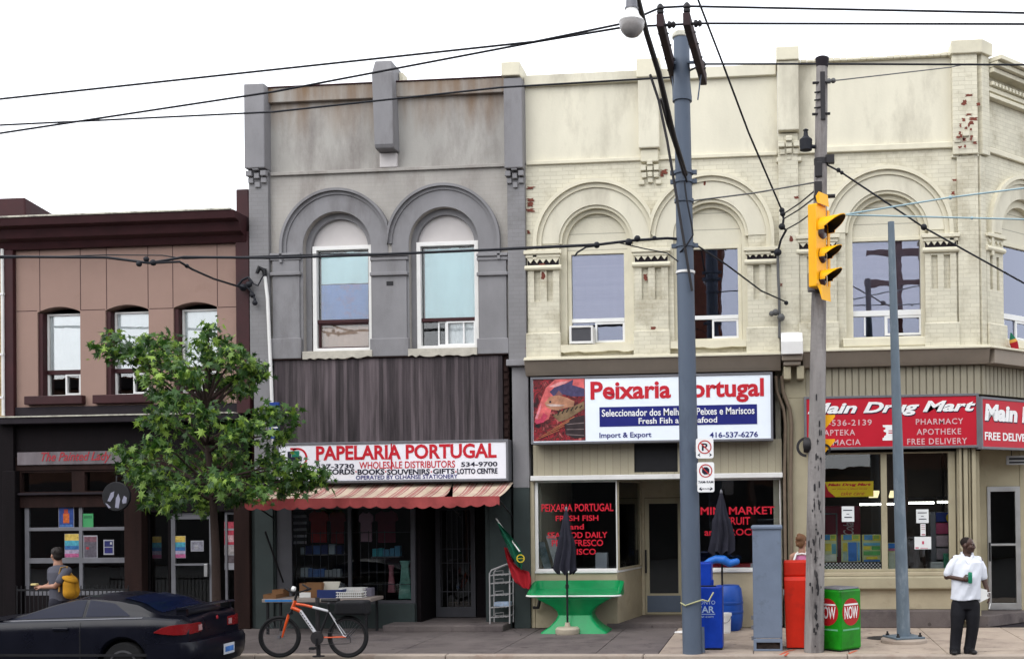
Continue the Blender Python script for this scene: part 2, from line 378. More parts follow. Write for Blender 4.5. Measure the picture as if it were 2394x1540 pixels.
m_['gate'] = mat('dull_gate_metal', (.06, .06, .068), .55, .15, 4, .04, 60)
m_['blind_white'] = mat('white_blind', (.88, .92, .93), .85, .06, 1.2, .05, 20)
m_['blind_cyan'] = mat('pale_cyan_blind', (.68, .93, .96), .85, .1, .9, .05, 20, c2=(.7, .93, .92), amt=.3, c2s=.8)
m_['blind_grey'] = boards('grey_slat_blind', (.4, .34, .36), (.34, .29, .31), .035, .8, axis='Z', var=.1)
m_['wood_pole'] = mat('weathered_wood_pole', (.27, .25, .24), .9, .35, 3, .5, 25, c2=(.035, .026, .028), amt=.42, c2s=2.4, streak=.16)
m_['steel_pole'] = mat('grey_painted_steel', (.085, .108, .148), .5, .1, 2, .05, 60, c2=(.05, .065, .1), amt=.2, c2s=3, streak=.3)
m_['galv'] = mat('galvanised_steel', (.12, .155, .19), .5, .2, 5, .05, 60, c2=(.26, .3, .33), amt=.2, c2s=6, streak=.4)
m_['dark_steel'] = mat('dark_steel', (.03, .028, .03), .55, .2, 5, .08, 60, metal=.3)
m_['cable'] = mat('cable_rubber', (.012, .013, .018), .6, .2, 4, .05, 60)
m_['cable_grey'] = mat('cable_steel', (.1, .1, .1), .5, .2, 4, .05, 60)
m_['arm_wood'] = mat('crossarm_timber', (.035, .02, .022), .8, .3, 5, .2, 40, c2=(.12, .04, .03), amt=.15)
m_['red'] = P('red_letters', (.5, .012, .025), .5)
m_['black_l'] = P('black_letters', (.012, .012, .03), .5)
m_['white_l'] = P('white_letters', (.8, .8, .8), .5)
m_['sign_white'] = mat('white_sign_face', (.8, .8, .85), .4, .06, 2, .02, 30)
m_['sign_bright'] = mat('bright_white_sign_face', (.8, .86, .93), .4, .04, 2, .02, 30)
m_['sign_red'] = mat('red_sign_face', (.46, .006, .022), .5, .06, 2, .02, 30)
m_['navy'] = P('navy_panel', (.01, .014, .16), .45)
# ---------------------------------------------------------------- ground
m_['asphalt'] = mat('asphalt', (.05, .05, .052), .9, .2, 2, .4, 120, speck=.25)
m_['walk'] = mat('sidewalk_concrete', (.125, .105, .1), .9, .2, 1.2, .25, 90, c2=(.06, .048, .05), amt=.4, c2s=1.6, speck=.12, spots=((4.5, .16, .7), (1.3, .12, .6)))
m_['walk2'] = mat('pale_sidewalk_concrete', (.37, .3, .24), .9, .14, 1.2, .25, 90, c2=(.2, .155, .13), amt=.4, c2s=1.6, speck=.12, spots=((4.5, .16, .7), (1.3, .14, .6)))
m_['kerb'] = mat('kerb_concrete', (.36, .3, .25), .9, .15, 2, .3, 60, c2=(.2, .12, .09), amt=.2)
def struct(o): o['kind'] = 'structure'; return o
struct(MB().add([(-300, -300, -.16), (300, -300, -.16), (300, 300, -.16), (-300, 300, -.16)], [(0, 1, 2, 3)]).build('ground', m_['asphalt']))
struct(MB().add([(-120, -17, -.15), (120, -17, -.15), (120, -3.5, -.15), (-120, -3.5, -.15)], [(0, 1, 2, 3)]).build('road', m_['asphalt']))
XS = gd(1560, 1500).x                                   # where the darker walk meets the newer pale slabs
def slabs(x0, x1, step, rows):
    mb = MB(); x = x0
    while x < x1-.05:
        xe = min(x+step, x1)
        for a, b in rows: mb.box(x+.005, xe-.005, a+.005, b-.005, -.14, 0)
        x = xe
    return mb
crk = MB(); rc_ = random.Random(9)
for sx_, sy_, n_ in ((-7.2, -3.3, 9), (-4.4, -1.2, 7), (-.4, -2.6, 10), (2.9, -3.2, 9), (4.6, -2.4, 8), (1.2, -1.5, 6)):
    p_ = Vector((sx_, sy_, 0)); a_ = rc_.uniform(0, 6)
    for k in range(n_):
        a_ += rc_.uniform(-.7, .7); q_ = p_+Vector((cos(a_), sin(a_), 0))*rc_.uniform(.08, .22)
        if q_.y > -.1 or q_.y < -3.4: break
        d_ = (q_-p_).normalized(); nn = Vector((-d_.y, d_.x, 0))*rc_.uniform(.004, .008)
        crk.add([p_-nn+Vector((0, 0, .002)), q_-nn+Vector((0, 0, .002)), q_+nn+Vector((0, 0, .002)), p_+nn+Vector((0, 0, .002))], [(0, 1, 2, 3)]); p_ = q_
struct(crk.build('pavement_crack', m_['charcoal']))
bed = MB().box(-30, 30, -3.44, 3, -.15, -.02); struct(bed.build('sidewalk_bed', m_['charcoal']))
struct(slabs(-26, XS, 1.55, [(-3.44, -1.75), (-1.75, -.02)]).build('sidewalk', m_['walk'], bev=.008))
struct(slabs(XS, 24, 1.42, [(-3.44, -1.8), (-1.8, -.02)]).build('sidewalk', m_['walk2'], bev=.008))
kb = MB(); x = -26
while x < 24: kb.box(x+.004, x+2.996, -3.62, -3.45, -.16, .004); x += 3
struct(kb.build('kerb', m_['kerb'], bev=.02))

# ---------------------------------------------------------------- shared builders
def shell(par, x0, x1, z1, mt, y0=.3, y1=9, zf=None, roof=True):
    """side, back and roof of a shop house, with its floors and a dark inside"""
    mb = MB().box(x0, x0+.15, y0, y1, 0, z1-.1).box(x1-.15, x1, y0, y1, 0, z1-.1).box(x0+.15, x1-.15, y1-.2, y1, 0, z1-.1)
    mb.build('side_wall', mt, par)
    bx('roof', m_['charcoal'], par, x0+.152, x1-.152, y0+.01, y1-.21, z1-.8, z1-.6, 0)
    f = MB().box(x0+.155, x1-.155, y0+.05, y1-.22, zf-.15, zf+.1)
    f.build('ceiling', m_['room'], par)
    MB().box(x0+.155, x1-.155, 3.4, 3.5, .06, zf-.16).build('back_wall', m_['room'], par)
    MB().box(x0+.155, x1-.155, 1.6, 1.7, zf+.11, z1-.81).build('unlit_room_sheet', m_['void'], par)  # dark sheet standing in for the unlit room behind the upper windows
def frame(x0, x1, z0, z1, w, y0, y1):
    return MB().plate(rc(x0, x1, z0, z1), [rc(x0+w, x1-w, z0+w, z1-w)], y0, y1)
def pane(par, x0, x1, z0, z1, y, g='glass_up', name='pane'):
    return MB().box(x0, x1, y, y+.008, z0, z1).build(name, m_[g], par)
def slats(par, x0, x1, z0, z1, y, mt, name='blind', wav=.012, n=24):
    """hanging cloth with shallow folds"""
    vs = []; fs = []; n2 = n
    for i in range(n2+1):
        x = x0+(x1-x0)*i/n2; yy = y + wav*sin(i*1.3)+wav*.6*sin(i*.47+1)
        vs += [(x, yy, z0), (x, yy, z1), (x, yy+.006, z0), (x, yy+.006, z1)]
    for i in range(n2):
        k = 4*i; fs += [(k, k+4, k+5, k+1), (k+2, k+3, k+7, k+6), (k, k+2, k+6, k+4), (k+1, k+5, k+7, k+3)]
    e = 4*n2; fs += [(0, 1, 3, 2), (e, e+2, e+3, e+1)]
    return MB().add(vs, fs).build(name, mt, par, smooth=50)

# ================================================================ 1 yellow brick neighbour (only its edge shows)
ZT = Z(300, 515)
b = thing('brick_building', 'yellow and red brick building of which only a narrow strip shows', 'building', (-15, .1, 0))
xe = X(13, 750)
bx('wall', m_['yellow_brick'], b, -19, xe, -.02, .3, Z(10, 985), ZT-.1)
bx('shopfront', m_['dark_wood'], b, -19, X(37, 1200), -.06, .3, 0, Z(10, 985)-.003)
shell(b, -19, xe-.02, ZT-.2, m_['yellow_brick'], zf=Z(10, 985))
# ================================================================ 2 tan stucco bar building
x0, x1 = X(14, 750), X(588, 750)
b = thing('stucco_building', 'two storey tan stucco building with oxblood cornice and dark timber bar front', 'building', ((x0+x1)/2, 0, 0))
zl, zc = Z(300, 972), Z(300, 560)
W = [(88, 717, 188, 926), (247, 712, 348, 923), (406, 706, 508, 919)]
holes = []; wins = []
for a, t, c, d in W:
    wx0, wx1, wz0, wz1 = R4(a, t, c, d); rise = .1
    pts = [(wx0, wz0), (wx0, wz1-rise)] + [(wx0+(wx1-wx0)*k/10, wz1-rise+rise*(1-(2*k/10-1)**2)) for k in range(1, 10)] + [(wx1, wz1-rise), (wx1, wz0)]
    holes.append(pts); wins.append((wx0, wx1, wz0, wz1))
xp0, xp1 = X(38, 750), X(557, 750)
MB().plate(rc(xp0, xp1, zl, zc+.12), holes, 0, .3).build('wall', m_['tan'], b)
jn = MB()
jl = [X(p, 650) for p in (93, 188, 249, 346, 404, 508)]
for x in jl: jn.box(x-.006, x+.006, -.003, .02, Z(300, 722), zc)
for a, c in ((38, 88), (188, 247), (348, 406), (508, 557)):
    z = Z((a+c)/2, 728-(a/50)); jn.box(X(a, 728)+.01, X(c, 728)-.01, -.003, .02, z-.006, z+.006)
jn.build('stucco_joint', m_['oxblood'], b)
for px0, px1 in ((17, 38), (557, 588)): bx('pilaster', m_['oxblood'], b, X(px0, 750), X(px1, 750), -.09, .3, zl, zc+.05, .01)
bx('shaded_frieze', m_['oxblood'], b, xp0+.003, xp1-.003, -.05, .05, zc-.02, zc+.3)  # dark colour carries the deep shadow under the cornice
cz = Z(300, 514)
MB().add([(x, y, z) for x in (x0-.25, x1-.05) for y, z in ((.2, cz-.52), (-.1, cz-.52), (-.16, cz-.4), (-.3, cz-.36), (-.36, cz-.2), (-.5, cz-.17), (-.54, cz-.03), (.2, cz-.03))],
         [(0,1,2,3,4,5,6,7), (15,14,13,12,11,10,9,8)] + [(i, i+8, (i+1) % 8+8, (i+1) % 8) for i in range(8)]).build('cornice', m_['oxblood'], b, bev=.008)
bx('cornice_flashing', m_['flash'], b, x0-.26, x1-.12, -.56, .25, cz-.027, cz+.005, .004)
# fire walls rising above the roof on either side
for q0, q1, t in ((-60, 64, 463), (551, 588, 441)):
    a, c = X(q0, 490, .8), X(q1, 490, .8); z = Z((q0+q1)/2, t, .8)
    lo = [(a, .8, cz-.7), (c, .8, cz-.7), (c, 5, cz-.7), (a, 5, cz-.7)]
    hi = [(a, .8, z), (c-.06, .8, z), (c, 5, z-.55), (a, 5, z-.55)]
    MB().hexa(lo, hi).build('fire_wall', m_['oxblood'], b, bev=.03)
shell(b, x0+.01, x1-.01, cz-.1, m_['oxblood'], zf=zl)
for i, (wx0, wx1, wz0, wz1) in enumerate(wins):
    y = .16; wf = frame(wx0+.085, wx1-.0, wz0+.004, wz1-.11, .035, y, y+.07).build('window', m_['white'], b, bev=.004)
    fx0, fx1, fz0, fz1 = wx0+.12, wx1-.035, wz0+.04, wz1-.145
    zr = Z(140+160*i, 867-4*i)
    bx('reveal', m_['oxblood'], wf, wx0+.003, wx0+.083, .03, y+.1, wz0+.002, wz1-.12, .004)
    bx('rail', m_['oxblood'], wf, fx0-.03, fx1+.03, y-.012, y+.06, zr-.05, zr+.035)
    pane(wf, fx0, fx1, fz0, fz1, y+.035)
    slats(wf, fx0-.0, fx1+.0, zr, fz1+.0, y+.058, m_['blind_white'], wav=.004)
    fr = frame(fx0+.47*(fx1-fx0), fx1-.01, fz0, zr-.05, .03, y-.004, y+.05)
    fr.box(fx1-.1, fx1-.07, y, y+.04, fz0+.03, zr-.08); fr.build('sash', m_['vinyl'], wf)
    bx('sill', m_['oxblood'], wf, wx0-.2, wx1+.1, -.12, .2, wz0-.16, wz0+.002, .012)
    slats(wf, fx0+.55*(fx1-fx0), fx1-.02, fz0, zr-.06, y+.3, m_['blind_grey'], 'curtain')
# storefront cornice
bx('shop_cornice', m_['charcoal'], b, x0-.1, X(570, 975), -.24, .29, zl-.13, zl-.012, .01)
bx('shop_cornice_flashing', m_['flash'], b, x0-.1, X(562, 960), -.26, -.05, zl-.011, zl+.015, .006)
bx('sub_cornice', m_['charcoal'], b, x0+.05, X(570, 975)-.1, -.05, .0, zl-.0105, zl+.2, .01)
zs0, zs1 = Z(180, 1086), Z(180, 1053)
MB().box(x0, X(570, 1000), .02, .2, zs1-.1, zl-.131).build('fascia', m_['dark_wood'], b)
MB().box(x0, X(570, 1000), .0, .12, zs0-.1, zs1-.101).build('fascia_rail', m_['brown_wood'], b, bev=.005)
gx0, gx1, gz0, gz1 = R4(58, 1165, 300, 1402)
posts = [(14, 44), (297, 338), (552, 589)]
for a, c in posts: bx('timber_post', m_['brown_wood' if a > 20 else 'dark_wood'], b, X(a, 1250), X(c, 1250), -.1, .2, 0, zs0-.103, .012)
# transom lights over the big window
tz0, tz1 = Z(180, 1148), Z(180, 1088)-.12
tf = MB().plate(rc(X(44, 1120)+.003, X(297, 1120)-.003, tz0-.3, zs0-.105), [rc(X(48, 1120), X(166, 1120), tz0, tz1), rc(X(196, 1120), X(294, 1120), tz0, tz1)], .02, .14).build('transom', m_['brown_wood'], b)
pane(tf, X(46, 1120), X(294, 1120), tz0, tz1, .1, 'glass')
bx('transom_sill', m_['charcoal'], tf, X(46, 1150), X(297, 1150), -.06, .018, tz0-.06, tz0-.02)
# overhead glazed door
gt = Z(180, 1176); gb = Z(180, 1384)
cols = [X(q, 1270) for q in (63, 180, 188, 297)]; rows = [Z(180, q) for q in (1382, 1316, 1304, 1240, 1232, 1176)]
gd_ = MB()
gd_.plate(rc(X(53, 1270), cols[3], gb-.06, gt+.02),
          [rc(cols[0], cols[1], rows[0], rows[1]), rc(cols[2], cols[3]-.02, rows[0], rows[1]), rc(cols[0], cols[1], rows[2], rows[3]), rc(cols[2], cols[3]-.02, rows[2], rows[3]), rc(cols[0], cols[1], rows[4], rows[5]), rc(cols[2], cols[3]-.02, rows[4], rows[5])], .06, .11)
go = gd_.build('overhead_door', m_['alu_dull'], b, bev=.003)
pane(go, cols[0], cols[3]-.02, rows[0], rows[5], .085, 'glass')
bx('stall_riser', m_['dark_wood'], b, X(53, 1400), X(297, 1400), .05, .2, 0, gb-.061)
# entrance: side light, door, narrow poster window
dz1 = Z(440, 1196)
bx('header', m_['dark_wood'], b, X(338, 1180)+.002, X(552, 1180)-.002, .03, .2, dz1+.002, zs0-.102)
sf = frame(X(339, 1300), X(391, 1300), .05, dz1, .04, .1, .16).build('side_light', m_['dark_wood'], b)
pane(sf, X(343, 1300), X(388, 1300), .1, dz1-.04, .13, 'glass')
df = MB().plate(rc(X(393, 1300), X(492, 1300), .06, dz1-.01), [rc(X(403, 1300), X(483, 1300), .2, dz1-.14)], .1, .15).build('door', m_['alu_dull'], b, bev=.004)
pane(df, X(403, 1300), X(483, 1300), .2, dz1-.14, .12, 'glass')
bx('push_bar', m_['alu_dull'], df, X(403, 1330), X(483, 1330), .05, .07, Z(440, 1322), Z(440, 1317))
bx('handle', m_['alu'], df, X(474, 1330), X(482, 1330), .04, .09, Z(440, 1348), Z(440, 1318), .006)
pf = frame(X(520, 1300), X(551, 1300), .06, dz1-.01, .045, .1, .16).build('poster_window', m_['alu_dull'], b)
pane(pf, X(524, 1300), X(548, 1300), .1, dz1-.05, .13, 'glass')

# drain pipe at the party wall with the yellow brick
pp = MB().tube([(X(14, 600), -.1, Z(14, 585)), (X(14, 600), -.1, Z(14, 972))], .03, 8)
for q in (690, 830, 930): pp.box(X(14, q)-.045, X(14, q)+.045, -.14, -.02, Z(14, q)-.02, Z(14, q)+.02)
tag(pp.build('drain_pipe', m_['white'], smooth=40), 'thin white drainpipe down the edge of the tan stucco building', 'pipe')

m_['green_grey'] = mat('green_grey_plaster', (.036, .047, .046), .8, .2, 2, .1, 40, c2=(.05, .05, .05), amt=.2)
# ================================================================ 3 grey building
x0, x1 = X(586, 600), X(1230, 600)
b = thing('grey_building', 'grey painted brick building with two arched windows and a weathered plank panel', 'building', ((x0+x1)/2, 0, 0))
zb = Z(900, 835); zs = Z(950, 399); zp = Z(900, 197)
gb_ = b
def arched(cxl, cyl, ro, ri, rt, zbot, xv, side, ring_m, wall_y=0):
    """hood moulding and recessed orders of one arch; returns nothing"""
    pass
AR = [(788, 577, 140, 85, 71, 821), (1037, 567, 140, 85, 71, 815)]
holes = []
for cx_, cy_, ro, ri, rt, bot in AR: holes.append(arch(X(cx_, cy_), Z(cx_, cy_), ri*PM, Z(cx_, bot)))
xa, xb = X(636, 600), X(1186, 600)
xv = X(909, 509)
MB().plate(rc(xa-.05, xb+.05, zb, zs), holes, 0, .3).build('wall', m_['grey_pale_low'], b)
MB().plate(rc(xa-.05, xb+.05, zs+.002, zp), [], .03, .3).build('parapet_wall', m_['grey_pale'], b)
bx('string_course', m_['grey_pale_low'], b, xa, xb, -.05, .28, zs-.012, zs+.05, .01)
bx('coping', m_['grey_pale'], b, xa-.03, xb+.03, -.06, .32, zp-.27, zp, .012)
bx('coping_cap', m_['oxblood'], b, xa-.03, xb+.03, -.08, .34, zp+.001, zp+.025, .006)
# flat grey band round the arches down to the shop cornice
for i, (cx_, cy_, ro, ri, rt, bot) in enumerate(AR):
    cx, cz = X(cx_, cy_), Z(cx_, cy_)
    kw = dict(xmax=xv) if i == 0 else dict(xmin=xv)
    am = MB().ring(cx, cz, ri*PM+.002, ro*PM-.11, 0, pi, -.02, .02, 40, **kw)
    am.build('arch_band', m_['grey'], b)
    for sg in (-1, 1):
        bx('arch_leg', m_['grey'], b, cx+sg*(ri*PM+.002), cx+sg*(ro*PM-.1), -.02, -.001, zb+.002, cz, 0)
    hm = MB().ring(cx, cz, ro*PM-.108, ro*PM-.05, 0, pi, -.045, .02, 40, **kw).ring(cx, cz, ro*PM-.048, ro*PM, 0, pi, -.1, .02, 40, **kw)
    zi = Z(cx_, 612)
    if i == 0: hm.box(cx-ro*PM, cx-ro*PM+.048, -.1, .02, zi, cz).box(cx-ro*PM+.05, cx-ro*PM+.108, -.045, .02, zi, cz)
    else: hm.box(cx+ro*PM-.048, cx+ro*PM, -.1, .02, zi, cz).box(cx+ro*PM-.108, cx+ro*PM-.05, -.045, .02, zi, cz)
    hm.build('hood_moulding', m_['grey'], b, smooth=30)
    # second order set back in the opening
    o2 = arch(cx, cz, ri*PM-.001, Z(cx_, bot)); i2 = arch(cx, cz, rt*PM, Z(cx_, bot)-.001)
    MB().plate(o2[1:-1] + [(cx+ri*PM-.001, Z(cx_, bot)), (cx+rt*PM, Z(cx_, bot))] + i2[1:-1][::-1] + [(cx-rt*PM, Z(cx_, bot)), (cx-ri*PM+.001, Z(cx_, bot))], [], .12, .3).build('inner_arch', m_['grey'], b, smooth=30)
# infill grey wall face below the arch springing
for a, c in ((640, 703), (873, 953), (1122, 1186)):
    xx0, xx1 = X(a, 700), X(c, 700); zc_ = Z((a+c)/2, 600)
    pr = MB().box(xx0, xx1, -.055, .0, zb, zc_+.0)
    pr.build('pier', m_['grey'], b, bev=.01)
    q = (a+c)/2
    mo = MB()
    for y0_, y1_, d in ((594, 601, .1), (602, 610, .075), (638, 646, .1)):
        mo.box(xx0-.035, xx1+.035, -d, -.02, Z(q, y1_), Z(q, y0_))
    mo.build('impost_moulding', m_['grey'], b, bev=.012)
    bx('plinth', m_['grey'], b, xx0-.04, xx1+.04, -.1, -.03, zb+.003, Z(q, 792), .014)
for a, c in ((703, 716), (862, 873), (953, 962), (1108, 1122)):       # grey strips beside the windows
    pass
bx('wall_vent', m_['black'], b, X(906, 664), X(922, 664), -.06, -.05, Z(914, 669), Z(914, 659), .002)
# pilasters
for a, c, t, capm in ((579, 628, 203, 0), (1180, 1225, 190, 1)):
    xx0, xx1 = X(a+6, 400), X(c+4, 400); q = (a+c)/2; zt = Z(q, t)
    bz = Z(q, 402)
    MB().add([(xx0, -.24, bz), (xx1, -.24, bz), (xx1, .3, bz), (xx0, .3, bz), (xx0, -.24, zt-.03), (xx1, -.24, zt-.03), (xx1, .3, zt-.14 if not capm else zt-.03), (xx0, .3, zt), (xx0, .0, zt), (xx1, .0, zt-.03)],
             [(3,2,1,0), (0,1,5,4), (1,2,6,9,5), (2,3,7,6), (3,0,4,8,7), (4,5,9,8), (8,9,6,7)]).build('pilaster', m_['grey'], b, bev=.02)
    cb = MB()
    w = (xx1-xx0)
    for j, (u0, u1, h0, h1, d) in enumerate(((.0, .3, .0, .1, .2), (.36, .66, .1, .2, .22), (.72, 1, .0, .1, .2), (.06, .32, -.12, -.02, .15), (.38, .64, -.04, .06, .17), (.7, .96, -.12, -.02, .15), (.38, .64, -.2, -.1, .14))):
        cb.box(xx0+u0*w, xx0+u1*w, -d, -.05, bz-.13+h0, bz-.13+h1)
    cb.build('corbel', m_['grey'], b, bev=.012)
    bx('pilaster', m_['grey_brick'], b, xx0+.015, xx1-.0, -.1, .3, Z(q, 842), bz-.003, .01)
    bx('pilaster_ledge', m_['grey'], b, xx0-.02, xx1+.04, -.17, .28, Z(q, 842)-.12, Z(q, 842)-.003, .012)
    zq = 0
    zk = Z(q, 1140); bx('pilaster', m_['grey'], b, xx0+.06, xx1+.02, -.06, .3, zk, Z(q, 842)-.123, .01)
    bx('pilaster', m_['green_grey'], b, xx0+.06, xx1+.02, -.06, .3, 0, zk-.002, .01)
    if capm: bx('pilaster_cap', m_['cream_trim'], b, xx0-.03, xx1-.03, -.28, .32, zt+.0, zt+.25, .015)
xx0, xx1 = X(884, 260), X(932, 260)
zb2, zt2 = Z(905, 358), Z(905, 155)
MB().add([(xx0+.03, -.3, zb2+.07), (xx1-.0, -.3, zb2+.07), (xx1, .35, zb2), (xx0, .35, zb2), (xx0, -.34, zt2-.25), (xx1, -.34, zt2-.25), (xx1-.04, -.26, zt2), (xx0+.04, -.26, zt2), (xx1-.04, .35, zt2), (xx0+.04, .35, zt2), (xx0+.03, -.26, zb2), (xx1, -.26, zb2)],
         [(10, 3, 2, 11), (10, 11, 1, 0), (0, 1, 5, 4), (4, 5, 6, 7), (7, 6, 8, 9), (1, 11, 2, 8, 6, 5), (0, 4, 7, 9, 3, 10), (2, 3, 9, 8)]).build('parapet_pier', m_['grey'], b, bev=.02)
bx('pier_stub', m_['grey_white'], b, xx0+.03, xx1-.03, -.04, .1, zs+.06, zb2-.005, .02)
bx('parapet_block', m_['cream_trim'], b, xx1-.02, X(938, 180), .1, .36, Z(930, 205), Z(930, 165), .01)
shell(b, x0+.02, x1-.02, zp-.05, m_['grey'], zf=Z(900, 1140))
# windows
WC = [(727, 572, 872, 821, 738, 865), (971, 562, 1116, 815, 983, 1111)]
for i, (a, t, c, d, e, g) in enumerate(WC):
    cx_, cy_, ro, ri, rt, bot = AR[i]; cx, cz = X(cx_, cy_), Z(cx_, cy_)
    wx0, wx1, wz0, wz1 = R4(a, t, c, d)
    wx0, wx1 = max(wx0, cx-ri*PM+.01), min(wx1, cx+ri*PM-.01)
    y = .11
    wf = frame(wx0, wx1, wz0, wz1, .075, y-.03, y+.09).build('window', m_['white'], b, bev=.006)
    tp = arch(cx, cz, rt*PM-.003, wz1+.004)
    MB().plate(tp, [], .2, .28).build('tympanum', m_['grey_white'], b)
    ix0, ix1, iz0, iz1 = wx0+.075, wx1-.075, wz0+.075, wz1-.075
    MB().plate(rc(ix0-.03, ix1+.03, iz0-.03, iz1+.03), [rc(ix0+.03, ix1-.03, iz0+.03, iz1-.03)], y+.092, y+.13).build('frame_liner', m_['black'], wf)
    zr = Z((a+c)/2, 748-4*i)
    bx('rail', m_['oxblood'], wf, ix0+.002, ix1-.002, y+.0, y+.088, zr-.035, zr+.03)
    pane(wf, ix0, ix1, iz0, iz1, y+.06, 'glass_mid')
    slats(wf, ix0+.04, ix1-.01, zr if i else Z(800, 658), iz1-.02, y+.1, m_['blind_cyan'], wav=.012, n=14)
    if i == 0:
        m_['blue_cloth'] = mat('blue_flag_cloth', (.17, .3, .62), .85, .15, 2, .08, 30, c2=(.35, .2, .3), amt=.3, c2s=2.5)
        m_['peach'] = mat('peach_blind', (.62, .45, .36), .85, .08, 2, .05, 30)
        slats(wf, ix0+.04, ix1-.01, zr, Z(800, 660), y+.095, m_['blue_cloth'], 'cloth', .012, 16)
        slats(wf, ix0+.02, ix1-.01, iz0-.0, zr-.05, y+.1, m_['peach'], 'lower_blind', .01)
        frame(ix0+.02, ix1-.002, iz0+.002, zr-.037, .025, y+.02, y+.06).build('sash', m_['oxblood'], wf)
    else:
        hx = ix0+(ix1-ix0)*.46
        sf_ = frame(hx, ix1-.002, iz0+.002, zr-.037, .03, y+.01, y+.055); sf_.box(ix1-.24, ix1-.21, y+.02, y+.05, iz0+.04, zr-.07); sf_.build('sash', m_['vinyl'], wf)
        sx = ix0+(ix1-ix0)*.3
        frame(sx, hx-.003, iz0+.002, zr-.037, .025, y+.03, y+.06).build('sash', m_['vinyl'], wf)
        slats(wf, hx, ix1-.01, iz0, zr-.05, y+.1, m_['blind_white'], 'lower_blind')
    sl_ = MB(); sx0, sx1 = X((713, 959)[i], 828), X((875, 1119)[i], 828); n = 18
    lo = []
    for k in range(n+1):
        x = sx0+(sx1-sx0)*k/n; lo.append((x, wz0-.15+random.uniform(-.012, .035)))
    sl_.plate(lo + [(sx1, wz0-.003), (sx0, wz0-.003)], [], -.12, .3); sl_.build('sill', m_['stone'], b, bev=.012)
# plank panel
px0, px1 = X(645, 930), X(1177, 930); pz0, pz1 = Z(910, 1032), zb-.02
MB().box(px0, px1, -.06, .02, pz0, pz1).build('plank_panel', m_['planks'], b, bev=.004)
bx('panel_flashing', m_['brown_wood'], b, px0-.02, px1+.1, -.1, .02, zb-.018, zb+.0, .004)
lt = MB().box(px1+.012, X(1191, 930), -.02, .02, pz0, pz1)
for k in range(9): lt.box(px1+.02, X(1189, 930), -.045, -.021, pz0+.06+k*.15+random.uniform(-.02, .02), pz0+.12+k*.15+random.uniform(0, .05))
lt.build('broken_lath', m_['brown_wood'], b)
bx('wall_below_panel', m_['grey'], b, x0+.3, px1+.1, .03, .3, Z(900, 1140), pz0, 0)
MB().tube([(X(628, 650), -.15, Z(628, 650)), (X(634, 700), -.15, Z(634, 700)), (X(643, 900), -.15, Z(643, 900)), (X(648, 1040), -.15, Z(648, 1040))], .032, 10).build('conduit', m_['white'], b, smooth=50)
wh = MB().tube([(X(628, 650), -.15, Z(628, 650)), (X(627, 636), -.16, Z(627, 636)), (X(618, 634), -.2, Z(618, 634)+.02), (X(613, 645), -.22, Z(613, 645))], [.034, .05, .05, .03], 10).build('weatherhead', m_['black'], b, smooth=50)
# shop front of the grey building
zh = Z(900, 1145)
pass
sx = [X(q, 1300) for q in (590, 645, 816, 969, 1022, 1110, 1145, 1196)]
sill = Z(800, 1411)
bx('shop_wall', m_['green_grey'], b, sx[0], sx[1], -.02, .3, 0, zh)
bx('shop_head', m_['dark_wood'], b, sx[1]+.002, sx[6], .05, .3, Z(900, 1180), zh-.002)
bx('stall_riser', m_['green_grey'], b, sx[1]+.002, sx[3], -.02, .25, 0, sill)
bx('plinth_step', m_['walk'], b, sx[3]-.4, sx[7]-.02, -.62, -.022, -.01, .118, .02)
wf = MB().plate(rc(sx[1]+.004, sx[3], sill+.002, Z(900, 1182)), [rc(sx[1]+.3, sx[2]-.03, sill+.06, Z(900, 1182)-.05), rc(sx[2]+.03, sx[3]-.08, sill+.06, Z(900, 1182)-.05)], .02, .09).build('display_window', m_['gate'], b, bev=.004)
pane(wf, sx[1]+.3, sx[3]-.08, sill+.06, Z(900, 1182)-.05, .05, 'glass')
gr = MB(); k = 0
for i in range(12):
    xq = sx[1]+.33 + i*.155
    if abs(xq-sx[2]) > .05 and xq < sx[3]-.1: gr.tube([(xq, .16, sill+.06), (xq, .16, Z(900, 1240))], .006, 5)
gr.tube([(sx[1]+.3, .16, Z(800, 1245)), (sx[3]-.08, .16, Z(800, 1245))], .008, 5).tube([(sx[1]+.3, .16, sill+.35), (sx[3]-.08, .16, sill+.35)], .008, 5)
gr.build('window_bars', m_['gate'], wf)
# recessed door
yd = .9
bx('recess_wall', m_['dark_wood'], b, sx[3]+.002, sx[3]+.08, .1, yd, .0, zh-.01)
bx('recess_wall', m_['green_grey'], b, sx[6]-.08, sx[6]-.002, .0, yd, 0, Z(900, 1182))
bx('recess_back', m_['dark_wood'], b, sx[3]+.082, X(1014, 1300, yd), yd, yd+.1, .02, zh-.012)
bx('recess_back', m_['dark_wood'], b, X(1114, 1300, yd), sx[6]-.082, yd, yd+.1, .02, zh-.012)
d0, d1 = X(1018, 1300, yd), X(1111, 1300, yd); dt = 2.28
bx('recess_floor', m_['walk'], b, sx[3]+.082, sx[6]-.082, -.02, yd, .0, .1)
df = MB().plate(rc(d0, d1, .11, dt), [rc(d0+.09, d1-.09, .3, dt-.12)], yd, yd+.05).build('door', m_['gate'], b, bev=.004)
gp = MB()
for k in range(6): gp.tube([(d0+.13+k*(d1-d0-.26)/5, yd-.02, .32), (d0+.13+k*(d1-d0-.26)/5, yd-.02, dt-.14)], .007, 5)
for z in (.6, 1.15, 1.42): gp.tube([(d0+.09, yd-.02, z), (d1-.09, yd-.02, z)], .008, 5)
gp.build('security_bars', m_['gate'], df)
pane(df, d0+.09, d1-.09, .3, dt-.12, yd+.02, 'glass')
bx('door_header', m_['dark_wood'], b, d0-.03, d1+.03, yd, yd+.1, dt+.003, zh-.012)
bx('shop_pier', m_['green_grey'], b, sx[6], sx[7], -.015, .3, 0, zh-.0)
